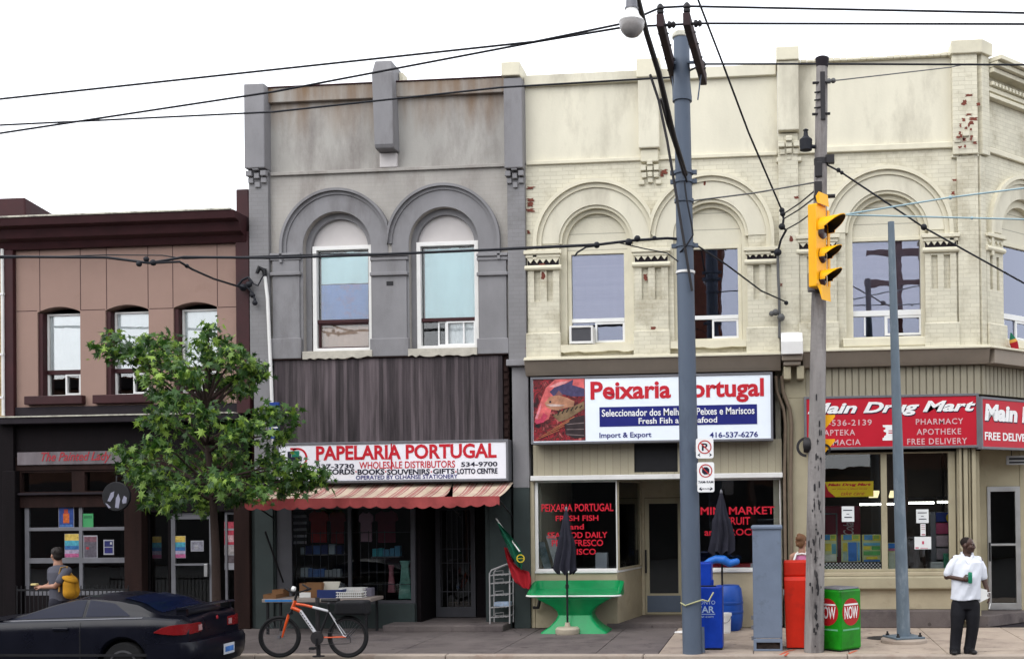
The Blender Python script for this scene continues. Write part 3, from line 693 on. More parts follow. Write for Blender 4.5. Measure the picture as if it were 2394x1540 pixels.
# ================================================================ 4 cream shop building
x0, x1 = X(1231, 600), X(1822, 600)
b = thing('cream_building', 'cream painted brick building with a pair of arched windows above the fish shop', 'building', ((x0+x1)/2, 0, 0))
zb = Z(1520, 836); zs = Z(1520, 375); zp = Z(1520, 165)
AR = [(1393, 567, 149, 89, 73, 806), (1661, 553, 149, 88, 72, 798)]
holes = [arch(X(a, c), Z(a, c), ri*PM, Z(a, bo)) for a, c, ro, ri, rt, bo in AR]
MB().plate(rc(x0, x1, zb, zs), holes, 0, .3).build('wall', m_['cream'], b)
MB().plate(rc(x0, x1, zs+.002, zp), [], .03, .3).build('parapet_wall', m_['cream_r'], b)
bx('string_course', m_['cream_trim'], b, x0+.02, x1-.02, -.045, .28, zs-.01, zs+.06, .012)
bx('coping', m_['cream_r'], b, x0, x1-.02, -.05, .33, zp-.2, zp, .012)
xv = X(1522, 493)
def arches(b, AR, xv, mats=('cream', 'cream_trim'), spring=600):
    for i, (cx_, cy_, ro, ri, rt, bot) in enumerate(AR):
        cx, cz = X(cx_, cy_), Z(cx_, cy_); kw = {}
        if xv is not None: kw = dict(xmax=xv) if i == 0 else dict(xmin=xv)
        MB().ring(cx, cz, ri*PM+.002, ro*PM-.15, 0, pi, -.015, .02, 40, **kw).build('arch_band', m_['cream_r'], b)
        hm = MB().ring(cx, cz, ro*PM-.148, ro*PM-.07, 0, pi, -.045, .02, 44, **kw).ring(cx, cz, ro*PM-.068, ro*PM, 0, pi, -.1, .02, 44, **kw)
        zi = Z(cx_, spring)
        if i == 0: hm.box(cx-ro*PM, cx-ro*PM+.068, -.1, .02, zi, cz).box(cx-ro*PM+.07, cx-ro*PM+.148, -.045, .02, zi, cz)
        if i == len(AR)-1: hm.box(cx+ro*PM-.068, cx+ro*PM, -.1, .02, zi, cz).box(cx+ro*PM-.148, cx+ro*PM-.07, -.045, .02, zi, cz)
        hm.build('hood_moulding', m_[mats[1]], b, smooth=30)
        zz = Z(cx_, bot)
        MB().plate(arch(cx, cz, ri*PM-.001, zz)[:-1] + [(cx+ri*PM-.001, zz), (cx+rt*PM, zz)] + arch(cx, cz, rt*PM, zz)[1:-1][::-1] + [(cx-rt*PM, zz)], [], .11, .3).build('inner_arch', m_['cream_trim'], b, smooth=30)
        MB().ring(cx, cz, ri*PM-.05, ri*PM-.002, 0, pi, .02, .1, 36).build('arch_roll', m_['cream_trim'], b, smooth=30)
arches(b, AR, xv, spring=604)
def orn_pier(b, a, c, top, bead, s0, s1, pl, zbot, M=None, w=None, q=None):
    """flat pier with its sawtooth band, bead, two sunk slots and plinth"""
    q = (a+c)/2; xx0, xx1 = X(a, 700), X(c, 700); w = xx1-xx0
    zt = Z(q, top); zB = Z(q, bead)
    sl = [rc(xx0+u*w, xx0+v*w, Z(q, s1), Z(q, s0)) for u, v in ((.2, .4), (.6, .8))]
    MB().plate(rc(xx0, xx1, zbot, zB), sl, -.055, -.001).build('pier', m_['cream'], b)
    MB().box(xx0-.01, xx1+.01, -.055, .0, zB+.001, zt).build('pier_capital', m_['cream_trim'], b, bev=.008)
    n = 5; tr = MB(); hh = .07
    for k in range(n):
        u0 = xx0+w*k/n; u1 = xx0+w*(k+1)/n
        tr.plate([(u0+.004, zB+.07+hh), (u1-.004, zB+.07+hh), ((u0+u1)/2, zB+.07)], [], -.085, -.05)
    tr.box(xx0, xx1, -.085, -.05, zB+.072+hh, zB+.2)
    tr.build('sawtooth_band', m_['cream_trim'], b)
    MB().box(xx0, xx1, -.0565, -.0555, zB+.02, zB+.139).build('sawtooth_ground', m_['charcoal'], b)
    mo = MB().box(xx0-.06, xx1+.06, -.13, -.03, zt-.07, zt).box(xx0-.03, xx1+.03, -.1, -.03, zt-.13, zt-.072)
    mo.tube([(xx0-.05, -.07, zB-.015), (xx1+.05, -.07, zB-.015)], .048, 10)
    mo.build('capital_moulding', m_['cream_trim'], b, bev=.01)
    bx('plinth', m_['cream'], b, xx0-.03, xx1+.03, -.137, -.057, zbot+.002, Z(q, pl), .02)
orn_pier(b, 1236, 1309, 588, 626, 632, 706, 780, zb)
orn_pier(b, 1486, 1563, 583, 618, 627, 702, 775, zb)
orn_pier(b, 1748, 1818, 580, 612, 620, 700, 766, zb)
# centre pier of the parapet and its corbel
xx0, xx1 = X(1494, 260), X(1543, 260)
bx('parapet_pier', m_['cream_r'], b, xx0, xx1, -.16, .3, Z(1518, 352), Z(1518, 190), .02)
bx('pier_cap', m_['cream_trim'], b, xx0-.02, xx1+.02, -.2, .32, Z(1518, 190)+.001, Z(1518, 146), .02)
bx('pier_stub', m_['cream_trim'], b, xx0+.03, xx1-.03, -.1, .3, Z(1518, 382), Z(1518, 353), .02)
def corbel(b, xx0, xx1, z, mt, d=.1):
    w = xx1-xx0; cb = MB()
    for u0, u1, h0, h1, dd in ((.0, .3, .0, .1, .9), (.36, .66, .1, .19, 1.0), (.72, 1, .0, .1, .9), (.36, .66, .0, .09, .8), (.06, .32, -.12, -.02, .6), (.38, .64, -.11, -.02, .7), (.7, .96, -.12, -.02, .6), (.38, .64, -.21, -.12, .5), (-.1, .2, -.24, -.16, .4), (.8, 1.1, -.24, -.16, .4)):
        cb.box(xx0+u0*w, xx0+u1*w, -d*dd, .01, z+h0, z+h1)
    cb.build('corbel', mt, b, bev=.012)
corbel(b, xx0+.02, xx1-.02, Z(1518, 402), m_['cream'], .11)
bb = MB()
def patch(mb, px, py, w, h, y=-.004, M=None):
    """bare brick where paint has flaked, an irregular thin scab"""
    cx, cz = X(px, py), Z(px, py); n = 15; pts = []
    for k in range(n):
        a = 2*pi*k/n; r = random.uniform(.35, 1)
        pts.append((cx+w*PM/2*r*max(-1, min(1, 1.5*cos(a))), cz+h*PM/2*max(-1, min(1, 1.4*sin(a)))*random.uniform(.55, 1)))
    mb.plate(pts, [], y, y+.003)
for px, py, w, h in ((1241, 440, 26, 7), (1241, 468, 24, 8), (1238, 478, 20, 14), (1240, 492, 26, 9), (1236, 543, 10, 9), (1553, 402, 20, 12), (1548, 410, 12, 9), (1648, 428, 9, 14), (1520, 515, 12, 8)): patch(bb, px, py, w, h, -.018)
for px, py, w, h in ((1240, 818, 22, 9), (1246, 845-20, 16, 9), (1267, 620, 26, 5), (1270, 645, 14, 22), (1510, 650, 12, 18), (1528, 768, 16, 10), (1508, 806, 8, 12), (1560, 796, 14, 6), (1252, 795, 10, 7), (1282, 796, 12, 8)): patch(bb, px, py, w, h, -.0586 if py < 780 else -.124)
bb.build('bare_brick', m_['red_brick'], b)
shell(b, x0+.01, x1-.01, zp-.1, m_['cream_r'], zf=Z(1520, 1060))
# upper windows
WD = [(1330, 580, 1474, 806, 745), (1588, 568, 1729, 797, 738)]
for i, (a, t, c, d, r) in enumerate(WD):
    cx_, cy_, ro, ri, rt, bot = AR[i]; cx, cz = X(cx_, cy_), Z(cx_, cy_)
    wx0, wx1, wz0, wz1 = R4(a, t, c, d); y = .17
    wx0, wx1 = cx-rt*PM+.004, cx+rt*PM-.004
    tp = arch(cx, cz, rt*PM-.003, wz1+.003)
    MB().plate(tp, [], .18, .26).build('tympanum', m_['tongue'], b)
    wf = frame(wx0, wx1, wz0, wz1, .07, y, y+.1).build('window', m_['cream_trim'], b, bev=.006)
    ix0, ix1, iz0, iz1 = wx0+.07, wx1-.07, wz0+.05, wz1-.07
    zr = Z(cx_, r); bx('rail', m_['vinyl'], wf, ix0+.002, ix1-.002, y+.01, y+.09, zr-.035, zr+.035)
    hx = (ix0+ix1)/2 if i else ix0+(ix1-ix0)*.44
    sa = frame(hx, ix1-.002, iz0+.022, zr-.037, .035, y+.02, y+.07)
    sa.build('sash', m_['vinyl'], wf)
    pane(wf, ix0, ix1, iz0, iz1, y+.05, 'glass_hi')
    slats(wf, ix0, ix1, zr, iz1, y+.12, m_['blind_grey'] if i == 0 else m_['void'], wav=.004)
    zz = wz0; sx0, sx1 = X((1310, 1569)[i], 815), X((1493, 1746)[i], 815)
    lo = [(sx0+(sx1-sx0)*k/16, zz-.15+random.uniform(0, .03)) for k in range(17)]
    MB().plate(lo + [(sx1, zz-.003), (sx0, zz-.003)], [], -.12, .3).build('sill', m_['cream_trim'], b, bev=.015)
# shop cornice: lead lip and sloping fascia
def shop_cornice(b, xa, xb, z, mt='taupe'):
    pr = [(.0, z-.3), (-.16, z-.3), (-.2, z-.24), (-.3, z-.06), (-.3, z-.045), (0, z-.045)]; n = len(pr)
    MB().add([(x, y, zz) for x in (xa, xb) for y, zz in pr], [tuple(range(n))[::-1], tuple(range(n, 2*n))] + [(i, (i+1) % n, (i+1) % n+n, i+n) for i in range(n)]).build('shop_cornice', m_[mt], b, bev=.004)
    MB().box(xa, xb, -.34, .0, z-.044, z-.006).box(xa, xb, -.3, 0, z-.005, z+.02).build('cornice_lip', m_['cream_trim'], b, bev=.01)
shop_cornice(b, x0, x1, zb)
bx('sign_backing', m_['dark_wood'], b, x0, X(1812, 900), .02, .3, Z(1520, 1030), zb-.001)
# boarded band under the sign, with its dark ventilator
bz0, bz1 = Z(1540, 1108), Z(1540, 1030)-.003
vx0, vx1 = X(1482, 1070), X(1584, 1070)
MB().plate(rc(X(1246, 1070), x1, bz0, bz1), [rc(vx0, vx1, bz0+.04, bz1-.02)], .02, .1).build('boarded_band', m_['siding'], b)
bx('ventilator', m_['black'], b, vx0-.01, vx1+.01, .07, .12, bz0+.03, bz1-.01)
sh0, sh1 = X(1243, 1115), X(1830, 1115); za = Z(1540, 1120); zb_ = bz0-.002
bx('shutter_box', m_['white'], b, sh0, sh1, -.12, .1, za, zb_, .012)
# splayed shop windows either side of a recessed door
yr = 1.45; xc0, xc1 = X(1443, 1300), X(1622, 1300); xd0, xd1 = X(1500, 1300, yr), X(1602, 1300, yr)
zsill = Z(1350, 1334); wtop = za-.004
gx0, gx1 = X(1250, 1250), X(1826, 1250)
def splay(b, xo, xc, xd, side):
    lo = [(xo, 0, 0), (xc, 0, 0), (xd, yr, 0), (xo, yr, 0)]
    if side < 0: lo = lo[::-1]
    # riser
    mb = MB().hexa(lo, [(x, y, zsill-.04) for x, y, _ in lo]); mb.build('stall_riser', m_['cream_dirty'], b, bev=.008)
    lo2 = [(p[0], p[1]-.03 if p[1] == 0 else p[1], zsill-.038) for p in lo]
    MB().hexa(lo2, [(x, y, zsill) for x, y, _ in lo2]).build('shop_sill', m_['white'], b, bev=.006)
    w = MB(); t = .06; s = 1 if xc > xo else -1
    w.plate(rc(min(xo, xc), max(xo, xc), zsill+.002, wtop), [rc(min(xo, xc)+t, max(xo, xc)-.02, zsill+.04, wtop-.03)], .03, .08)
    fo = w.build('shop_window', m_['white'], b, bev=.005)
    pane(fo, min(xo, xc)+t, max(xo, xc)-.02, zsill+.04, wtop-.03, .05, 'glass')
    # splayed return glass
    d = Vector((xd-xc, yr-.05, 0)); L = d.length; u = d.normalized(); M = Matrix(((u.x, -u.y, 0, xc), (u.y, u.x, 0, .05), (0, 0, 1, 0), (0, 0, 0, 1)))
    MB(M).plate(rc(.03, L-.03, zsill+.002, wtop), [rc(.06, L-.1, zsill+.04, wtop-.03)], -.02, .02).build('return_window', m_['cream_dirty'], b)
    MB(M).box(.06, L-.1, -.004, .004, zsill+.04, wtop-.03).build('return_pane', m_['glass'], b)
splay(b, gx0, xc0, xd0, 1); splay(b, gx1, xc1, xd1, -1)
bx('shop_jamb', m_['cream_dirty'], b, x0+.02, gx0-.003, -.01, .3, 0, za-.003, .008)
bx('recess_floor', m_['walk'], b, xc0-.2, xc1+.2, -.01, yr, -.01, .08)
bx('recess_soffit', m_['cream_dirty'], b, gx0, gx1, .03, yr, za+.001, za+.05)
dz = 2.36
fo = MB().plate(rc(xd0, xd1, .085, za-.0), [rc(xd0+.06, xd1-.06, .09, dz)], yr, yr+.08).build('door_surround', m_['cream_dirty'], b)
do = MB().plate(rc(xd0+.064, xd1-.064, .1, dz-.01), [rc(xd0+.15, xd1-.14, .5, dz-.12)], yr+.02, yr+.06).build('door', m_['beige'], b, bev=.004)
pane(do, xd0+.15, xd1-.14, .5, dz-.12, yr+.035, 'glass')
bx('kick_plate', m_['steel_pole'], do, xd0+.1, xd1-.1, yr+.01, yr+.019, .14, .46)
bx('handle', m_['black'], do, xd0+.07, xd0+.1, yr-.05, yr+.01, .9, 1.35, .006)
bx('window_bed', m_['room'], b, gx0+.06, xc0-.03, .09, 1.3, zsill+.001, zsill+.01, 0)
bx('red_counter', P('red_counter', (.35, .02, .025)), b, xc1+.05, gx1-.1, .12, .5, zsill+.012, zsill+.1)
cdm = mat('painted_conduit', (.16, .12, .085), .6, .2, 5, .05, 50)
for q, r in ((1818, .03), (1832, .035)):
    MB().tube([(X(q-4, 880), -.08, Z(q, 880)), (X(q-2, 915), -.08, Z(q, 915)), (X(q+14, 958), -.08, Z(q, 958)), (X(q+18, 990), -.08, Z(q, 990)), (X(q+16, 1120), -.08, Z(q, 1120)), (X(q+19, 1340), -.08, .02)], r, 8).build('conduit', cdm, b, smooth=50)
gas = MB().tube([(X(1250, 1420), -.1, Z(1250, 1418)), (X(1262, 1420), -.14, Z(1262, 1418)), (X(1266, 1410), -.14, Z(1266, 1400)), (X(1258, 1430), -.05, Z(1262, 1392))], .03, 8).build('gas_valve', m_['dark_steel'], b, smooth=50)

# ================================================================ 5 corner drug store, splayed at 45 degrees
x0, x1 = x1+.003, X(2288, 600)
b = thing('corner_building', 'cream painted corner building with splayed corner above the red drug store signs', 'building', ((x0+x1)/2, 0, 0))
zb = Z(2080, 818); zs = Z(2080, 352); zp = Z(2080, 138)
CM = Matrix.Translation((x1, 0, 0)) @ Matrix.Rotation(radians(45), 4, 'Z'); CL = 3.4     # frame of the splayed wall
AR = [(2073, 541, 150, 95, 78, 790)]
cx, cz = X(2073, 541), Z(2073, 541)
MB().plate(rc(x0, x1-.0, zb, zs), [arch(cx, cz, 95*PM, Z(2073, 790))], 0, .3).build('wall', m_['cream'], b)
MB().plate(rc(x0, x1, zs+.002, zp), [], .03, .3).build('parapet_wall', m_['cream_r'], b)
bx('string_course', m_['cream_trim'], b, x0+.3, X(2232, 350), -.06, .28, zs-.01, zs+.1, .015)
cp = MB(); n = 24; xa, xb = x0+.3, X(2230, 140)
for k in range(n):
    u = xa+(xb-xa)*k/n; cp.box(u, u+(xb-xa)/n-.004, -.06, .33, zp-.012, zp+.03+random.uniform(0, .025))
cp.build('coping', m_['cream_trim'], b, bev=.012)
arches(b, AR, None, spring=576)
orn_pier(b, 1870, 1956, 552, 588, 600, 680, 756, zb); orn_pier(b, 2163, 2236, 549, 584, 597, 676, 756, zb)
# pier on the party line
xx0, xx1 = X(1818, 230), X(1867, 230)
bx('parapet_pier', m_['cream_r'], b, xx0, xx1, -.2, .3, Z(1842, 313), Z(1842, 152), .02)
bx('pier_cap', m_['cream_trim'], b, xx0-.02, xx1+.01, -.24, .32, Z(1842, 152)+.001, Z(1842, 121), .015)
corbel(b, xx0, xx1, Z(1842, 350), m_['cream'], .2)
bx('pier', m_['cream'], b, X(1822, 600), X(1868, 600), -.09, -.001, zb, Z(1842, 316), .01)
# console block on the shop cornice
kx0, kx1 = X(1826, 830), X(1876, 830); kz0, kz1 = Z(1850, 836), Z(1850, 778)
MB().hexa([(kx0, -.5, kz0), (kx1, -.5, kz0), (kx1, .0, kz0), (kx0, .0, kz0)], [(kx0, -.5, kz1-.22), (kx1, -.5, kz1-.22), (kx1, -.1, kz1), (kx0, -.1, kz1)]).build('console_block', m_['white'], b, bev=.01)
MB().box(kx0+.01, kx1-.01, -.42, 0, kz0-.1, kz0-.002).box(kx0+.04, kx1-.04, -.36, 0, kz0-.18, kz0-.102).build('console_moulding', m_['taupe'], b, bev=.02)
cn = MB()
for u in (.02, .25): cn.box(kx0+.02+u, kx0+.15+u, -.3, -.0, kz0-.42, kz0-.183)
cn.build('console_dentil', m_['beige'], b, bev=.02)
# corner pier
xq = X(2228, 500)
bx('corner_pier', m_['cream'], b, xq, x1-.002, -.12, .28, zs-.15, zp+.02, .01)
MB(CM).box(.002, .22, -.12, .28, zs-.15, zp+.02).build('corner_pier', m_['cream'], b, bev=.01)
corbel(b, xq+.02, x1-.02, zs+.05, m_['cream'], .16)
bx('corner_pier', m_['cream'], b, xq+.07, x1-.002, -.06, -.001, zb, zs-.16, .01)
MB(CM).box(.002, .15, -.06, .28, zb, zs-.16).build('corner_pier', m_['cream'], b, bev=.01)
c0, c1 = Z(2260, 133), Z(2260, 103)
MB().hexa([(xq-.03, -.17, c0), (x1+.07, -.17, c0), (x1+.3, .06, c0), (xq-.03, .4, c0)], [(xq-.02, -.2, c1), (x1+.08, -.2, c1), (x1+.31, .05, c1), (xq-.02, .4, c1)]).build('corner_cap', m_['cream_trim'], b, bev=.015)
# splayed corner wall
wl = MB(CM).plate(rc(0.22, CL, zb, zp-.3), [arch(1.42, cz, 95*PM, Z(2073, 790))], 0, .3).build('wall', m_['cream'], b)
cc = MB(CM)
for d, z0_, z1_ in ((.12, -.62, -.55), (.09, -.5, -.42), (.2, -.2, -.12), (.28, -.11, -.03), (.36, -.02, .06)): cc.box(.24, CL, -d, .2, zp-.1+z0_, zp-.1+z1_)
for k in range(29): cc.box(.28+k*.105, .34+k*.105, -.15, 0, zp-.51, zp-.44)
cc.build('corner_cornice', m_['cream_trim'], b, bev=.008)
MB(CM).box(.23, CL, -.06, 0, zs-.05, zs+.05).build('string_course', m_['cream_trim'], b, bev=.015)
MB(CM).ring(1.42, cz, 95*PM+.002, 150*PM-.15, 0, pi, -.015, .02, 40).build('arch_band', m_['cream_r'], b)
MB(CM).ring(1.42, cz, 150*PM-.148, 150*PM-.07, 0, pi, -.045, .02, 40).ring(1.42, cz, 150*PM-.068, 150*PM, 0, pi, -.1, .02, 40).box(1.42-150*PM, 1.42-150*PM+.068, -.1, .02, Z(2073, 600), cz).build('hood_moulding', m_['cream_trim'], b, smooth=30)
MB(CM).ring(1.42, cz, 78*PM, 95*PM-.002, 0, pi, .08, .3, 40).build('inner_arch', m_['cream_trim'], b, smooth=30)
zi = Z(2073, 583)
p1_ = MB(CM).plate(rc(.16, .66, zb, zi), [rc(.26, .34, Z(2200, 676), Z(2200, 597)), rc(.46, .54, Z(2200, 676), Z(2200, 597))], -.055, 0); p1_.build('pier', m_['cream'], b)
mo = MB(CM).box(.15, .67, -.055, 0, zi+.001, zi+.25).box(.13, .7, -.12, -.03, zi+.19, zi+.25).tube([(.14, -.07, zi-.015), (.68, -.07, zi-.015)], .048, 10)
for k in range(4): mo.plate([(.18+k*.12, zi+.14), (.29+k*.12, zi+.14), (.235+k*.12, zi+.07)], [], -.085, -.05)
mo.build('pier_capital', m_['cream_trim'], b, bev=.006)
MB(CM).box(.14, .7, -.11, -.057, zb+.002, Z(2200, 756)).build('plinth', m_['cream'], b, bev=.02)
# upper windows
def upwin(M, cxx, half, zt, zr, z0_, slm):
    y = .16; wf = MB(M).plate(rc(cxx-half, cxx+half, z0_, zt), [rc(cxx-half+.07, cxx+half-.07, z0_+.05, zt-.07)], y, y+.1).build('window', m_['cream_trim'], b, bev=.006)
    ix0, ix1, iz0, iz1 = cxx-half+.07, cxx+half-.07, z0_+.05, zt-.07
    MB(M).box(ix0+.002, ix1-.002, y+.01, y+.09, zr-.05, zr+.05).build('rail', m_['vinyl'], wf, bev=.005)
    hx = (ix0+ix1)/2
    MB(M).plate(rc(hx-.04, ix1-.002, iz0+.022, zr-.052), [rc(hx+.01, ix1-.04, iz0+.06, zr-.09)], y+.02, y+.07).box(ix0+(ix1-ix0)*.17, ix0+(ix1-ix0)*.19, y+.03, y+.06, iz0+.03, zr-.055).build('sash', m_['vinyl'], wf)
    MB(M).box(ix0, ix1, y+.05, y+.058, iz0, iz1).build('pane', m_['glass_hi'], wf)
    MB(M).box(ix0, ix1, y+.12, y+.14, zr, iz1).build('blind', m_['blind_grey'], wf)
    MB(M).box(cxx-half-.12, cxx+half+.12, -.12, .3, z0_-.16, z0_-.003).build('sill', m_['cream_trim'], b, bev=.02)
Id = Matrix.Identity(4)
upwin(Id, cx, 95*PM-.05, Z(2073, 549), Z(2073, 728), Z(2073, 790), None)
upwin(CM, 1.42, 95*PM-.05, Z(2073, 549), Z(2073, 728), Z(2073, 790), None)
MB().plate(arch(cx, cz, 78*PM-.003, Z(2073, 549)+.003), [], .19, .27).build('tympanum', m_['tongue'], b)
MB(CM).plate(arch(1.42, cz, 95*PM-.003, Z(2073, 549)+.003), [], .19, .27).build('tympanum', m_['tongue'], b)
bb = MB()
for px, py, w, h in ((2262, 229, 22, 7), (2252, 246, 16, 14), (2262, 274, 18, 6), (2273, 284, 22, 9), (2250, 286, 10, 9), (2268, 293, 12, 10), (2284, 250, 12, 10)): patch(bb, px, py, w, h, -.124)
for px, py, w, h in ((2230, 425, 16, 6), (2227, 455, 10, 10), (1862, 465, 16, 8), (1850, 560, 10, 16), (1826, 668, 8, 8)): patch(bb, px, py, w, h, -.094)
for k in range(14): patch(bb, random.uniform(2236, 2276), random.uniform(300, 352), random.uniform(6, 14), random.uniform(5, 10), -.175)
bb.build('bare_brick', m_['red_brick'], b)
# shop cornice, ribbed band
shop_cornice(b, kx1+.002, x1+.12, zb, 'taupe')
MB(CM).box(.0, CL, -.3, 0, zb-.3, zb-.045).build('shop_cornice', m_['taupe'], b, bev=.01)
MB(CM).box(-.14, CL, -.34, 0, zb-.044, zb-.004).build('cornice_lip', m_['cream_trim'], b, bev=.01)
rz0, rz1 = Z(2080, 926), zb-.303
rb = MB(); u = X(1884, 890)
while u < x1-.05: rb.box(u, u+.1, -.03, .0, rz0, rz1); u += .118
rb.box(X(1868, 890), x1-.004, .002, .2, rz0, rz1)
rb.build('ribbed_band', m_['rib'], b, bev=.008)
rb = MB(CM).box(.01, CL, .002, .2, rz0, rz1); u = .02
while u < CL: rb.box(u, u+.1, -.03, 0, rz0, rz1); u += .118
rb.build('ribbed_band', m_['rib'], b, bev=.008)
# shop floor: jamb, windows, recess with door
zw1, zw0 = Z(2070, 1056), Z(2070, 1336); rY = 1.15
bx('shop_jamb', m_['beige'], b, X(1842, 1200), X(1922, 1200), -.03, .3, 0, rz0-.002, .01)
bx('head_band', m_['dark_wood'], b, X(1922, 1100)+.002, x1, .05, .25, zw1, rz0-.003)
wm = [X(q, 1200) for q in (1922, 2061, 2075, 2219)]
wf = MB().plate(rc(wm[0]+.003, wm[3]+.12, zw0, zw1-.003), [rc(wm[0]+.02, wm[1], zw0+.05, zw1-.03), rc(wm[2], wm[3], zw0+.05, zw1-.03)], .04, .12).build('shop_window', m_['beige'], b, bev=.006)
pane(wf, wm[0]+.02, wm[3], zw0+.05, zw1-.03, .08, 'glass')
bx('shop_sill', m_['cream_dirty'], b, wm[0]+.002, wm[3]+.14, -.1, .2, zw0-.07, zw0-.002, .012)
bx('sill_ledge', m_['beige'], b, wm[0]+.002, wm[3]+.14, -.14, .2, zw0-.3, zw0-.073, .03)
bx('stall_riser', m_['cream_dirty'], b, wm[0]+.002, wm[3]+.14, -.02, .2, .32, zw0-.302, .01)
bx('stone_base', m_['walk'], b, wm[0]+.002, wm[3]+.14, -.08, .2, -.01, .318, .03)
tr = MB()
for q0, q1, d in ((2238, 2250, .0), (2252, 2262, -.04), (2265, 2270, .03), (2272, 2281, -.02)): tr.box(X(q0, 1200), X(q1, 1200), d-.06, d+.1, .1, rz0-.15)
tr.tube([(X(2244, 1200), -.1, rz0-.4), (X(2244, 1200), -.1, Z(2244, 1280)), (X(2252, 1200), -.12, Z(2244, 1295)), (X(2252, 1200), -.12, .3)], .025, 8)
tr.build('jamb_trim', m_['beige'], b, bev=.008)
bx('recess_return', m_['beige'], b, wm[3]+.15, x1-.02, .12, rY, .0, rz0-.003)
d0, d1 = X(2309, 1280, rY), X(2386, 1280, rY); dz0, dz1 = .2, Z(2348, 1137, rY)
bx('recess_back', m_['beige'], b, x1-.02, d0-.003, rY, rY+.1, .0, rz0-.003)
bx('recess_back', m_['beige'], b, d1+.003, x1+rY+.02, rY, rY+.1, .0, rz0-.003)
MB(CM).box(rY*1.4142+.12, CL, .0, .25, 0, rz0-.003).build('corner_shopfront', m_['beige'], b)
bx('recess_back', m_['beige'], b, d0-.002, d1+.002, rY+.01, rY+.1, dz1+.003, rz0-.003)
MB().hexa([(x1-.15, .1, -.01), (x1+.1, .1, -.01), (x1+rY+.05, rY+.05, -.01), (x1-.15, rY+.05, -.01)], [(x1-.15, .1, dz0-.01), (x1+.1, .1, dz0-.01), (x1+rY+.05, rY+.05, dz0-.01), (x1-.15, rY+.05, dz0-.01)]).build('recess_floor', m_['walk'], b, bev=.01)
MB().hexa([(x1-.15, .26, rz0-.2), (x1+.26, .26, rz0-.2), (x1+rY, rY, rz0-.2), (x1-.15, rY, rz0-.2)], [(x1-.15, .26, rz0-.1), (x1+.26, .26, rz0-.1), (x1+rY, rY, rz0-.1), (x1-.15, rY, rz0-.1)]).build('recess_soffit', m_['black'], b)
do = MB().plate(rc(d0, d1, dz0, dz1), [rc(d0+.06, d1-.09, dz0+.12, Z(2348, 1275, rY)), rc(d0+.06, d1-.09, Z(2348, 1270, rY), dz1-.09)], rY-.02, rY+.03).build('door', m_['alu'], b, bev=.004)
pane(do, d0+.06, d1-.09, dz0+.12, dz1-.09, rY, 'glass')
bx('handle', m_['black'], do, d0+.02, d0+.045, rY-.07, rY-.02, 1.1, 1.45, .006)
# body
y2 = CL*sin(radians(45)); xr = x1+CL*cos(radians(45))
MB().box(xr-.2, xr, y2+.02, 9, zb-.6, zp-.3).box(x0+.02, xr-.2, 8.8, 9, 0, zp-.3).box(xr-.2, xr, y2+.02, 9, 0, zb-.602).build('side_wall', m_['cream_r'], b)
rf_ = MB().plate([(x0+.02, -.3), (x1, -.3), (xr, -y2), (xr, -8.8), (x0+.02, -8.8)], [], zp-.9, zp-.7)
rf_.v = [Vector((p.x, -p.z, p.y)) for p in rf_.v]; rf_.build('roof', m_['charcoal'], b)
bx('ceiling', m_['room'], b, x0+.1, x1-.2, .3, 8.7, rz0-.1, rz0+.05, 0)
bx('ceiling', m_['room'], b, x1-.199, xr-.21, rY+.15, 8.7, rz0-.1, rz0+.05, 0)
bx('back_wall', m_['room'], b, x1-.199, xr-.21, 3.0, 3.1, 0, rz0-.11, 0)
bx('pier_panel', m_['beige'], b, x0+.02, X(1884, 900), -.02, .28, rz0+.001, zb-.02, .006)
bx('back_wall', m_['room'], b, x0+.1, x1-.2, 3.4, 3.5, 0, rz0-.11, 0)
bx('unlit_room_sheet', m_['void'], b, x0+.1, x1-.25, .9, 1, rz0+.06, zp-.95, 0)  # near-black sheet in place of unlit room depth
MB(CM).box(.3, CL-.2, .9, 1., rz0+.06, zp-.95).build('unlit_room_sheet', m_['void'], b)
# ================================================================ signs
def cline(par, txt, a, t, c, d, Y, mt, bold=.02, shear=0, M=None, depth=.006, name='lettering', **k):
    if M is None:
        my, mx = (t+d)/2, (a+c)/2
        q = (X(a, my, Y), X(c, my, Y), Z(mx, d, Y), Z(mx, t, Y)); yy = Y
    else: q = (a, c, d, t); yy = Y
    return text_mb(txt, *q, yy-depth, M=M, bold=bold, shear=shear, depth=depth, **k).build(name, m_[mt] if isinstance(mt, str) else mt, par)
def flatq(par, name, a, t, c, d, Y, mt, th=.006):
    x0, x1, z0, z1 = R4(a, t, c, d, Y); return MB().box(x0, x1, Y-th, Y, z0, z1).build(name, m_[mt] if isinstance(mt, str) else mt, par)
def signbox(name, label, a, t, c, d, Y, dep, face, fmat='alu_dull', fw=.045, cat='sign'):
    x0, x1, z0, z1 = R4(a, t, c, d, Y)
    s = thing(name, label, cat, ((x0+x1)/2, Y+dep/2, z0))
    frame(x0, x1, z0, z1, fw, Y-.015, Y+dep).build('frame', m_[fmat], s, bev=.006)
    MB().box(x0+fw-.01, x1-fw+.01, Y, Y+dep-.02, z0+fw-.01, z1-fw+.01).build('face', m_[face], s)
    return s
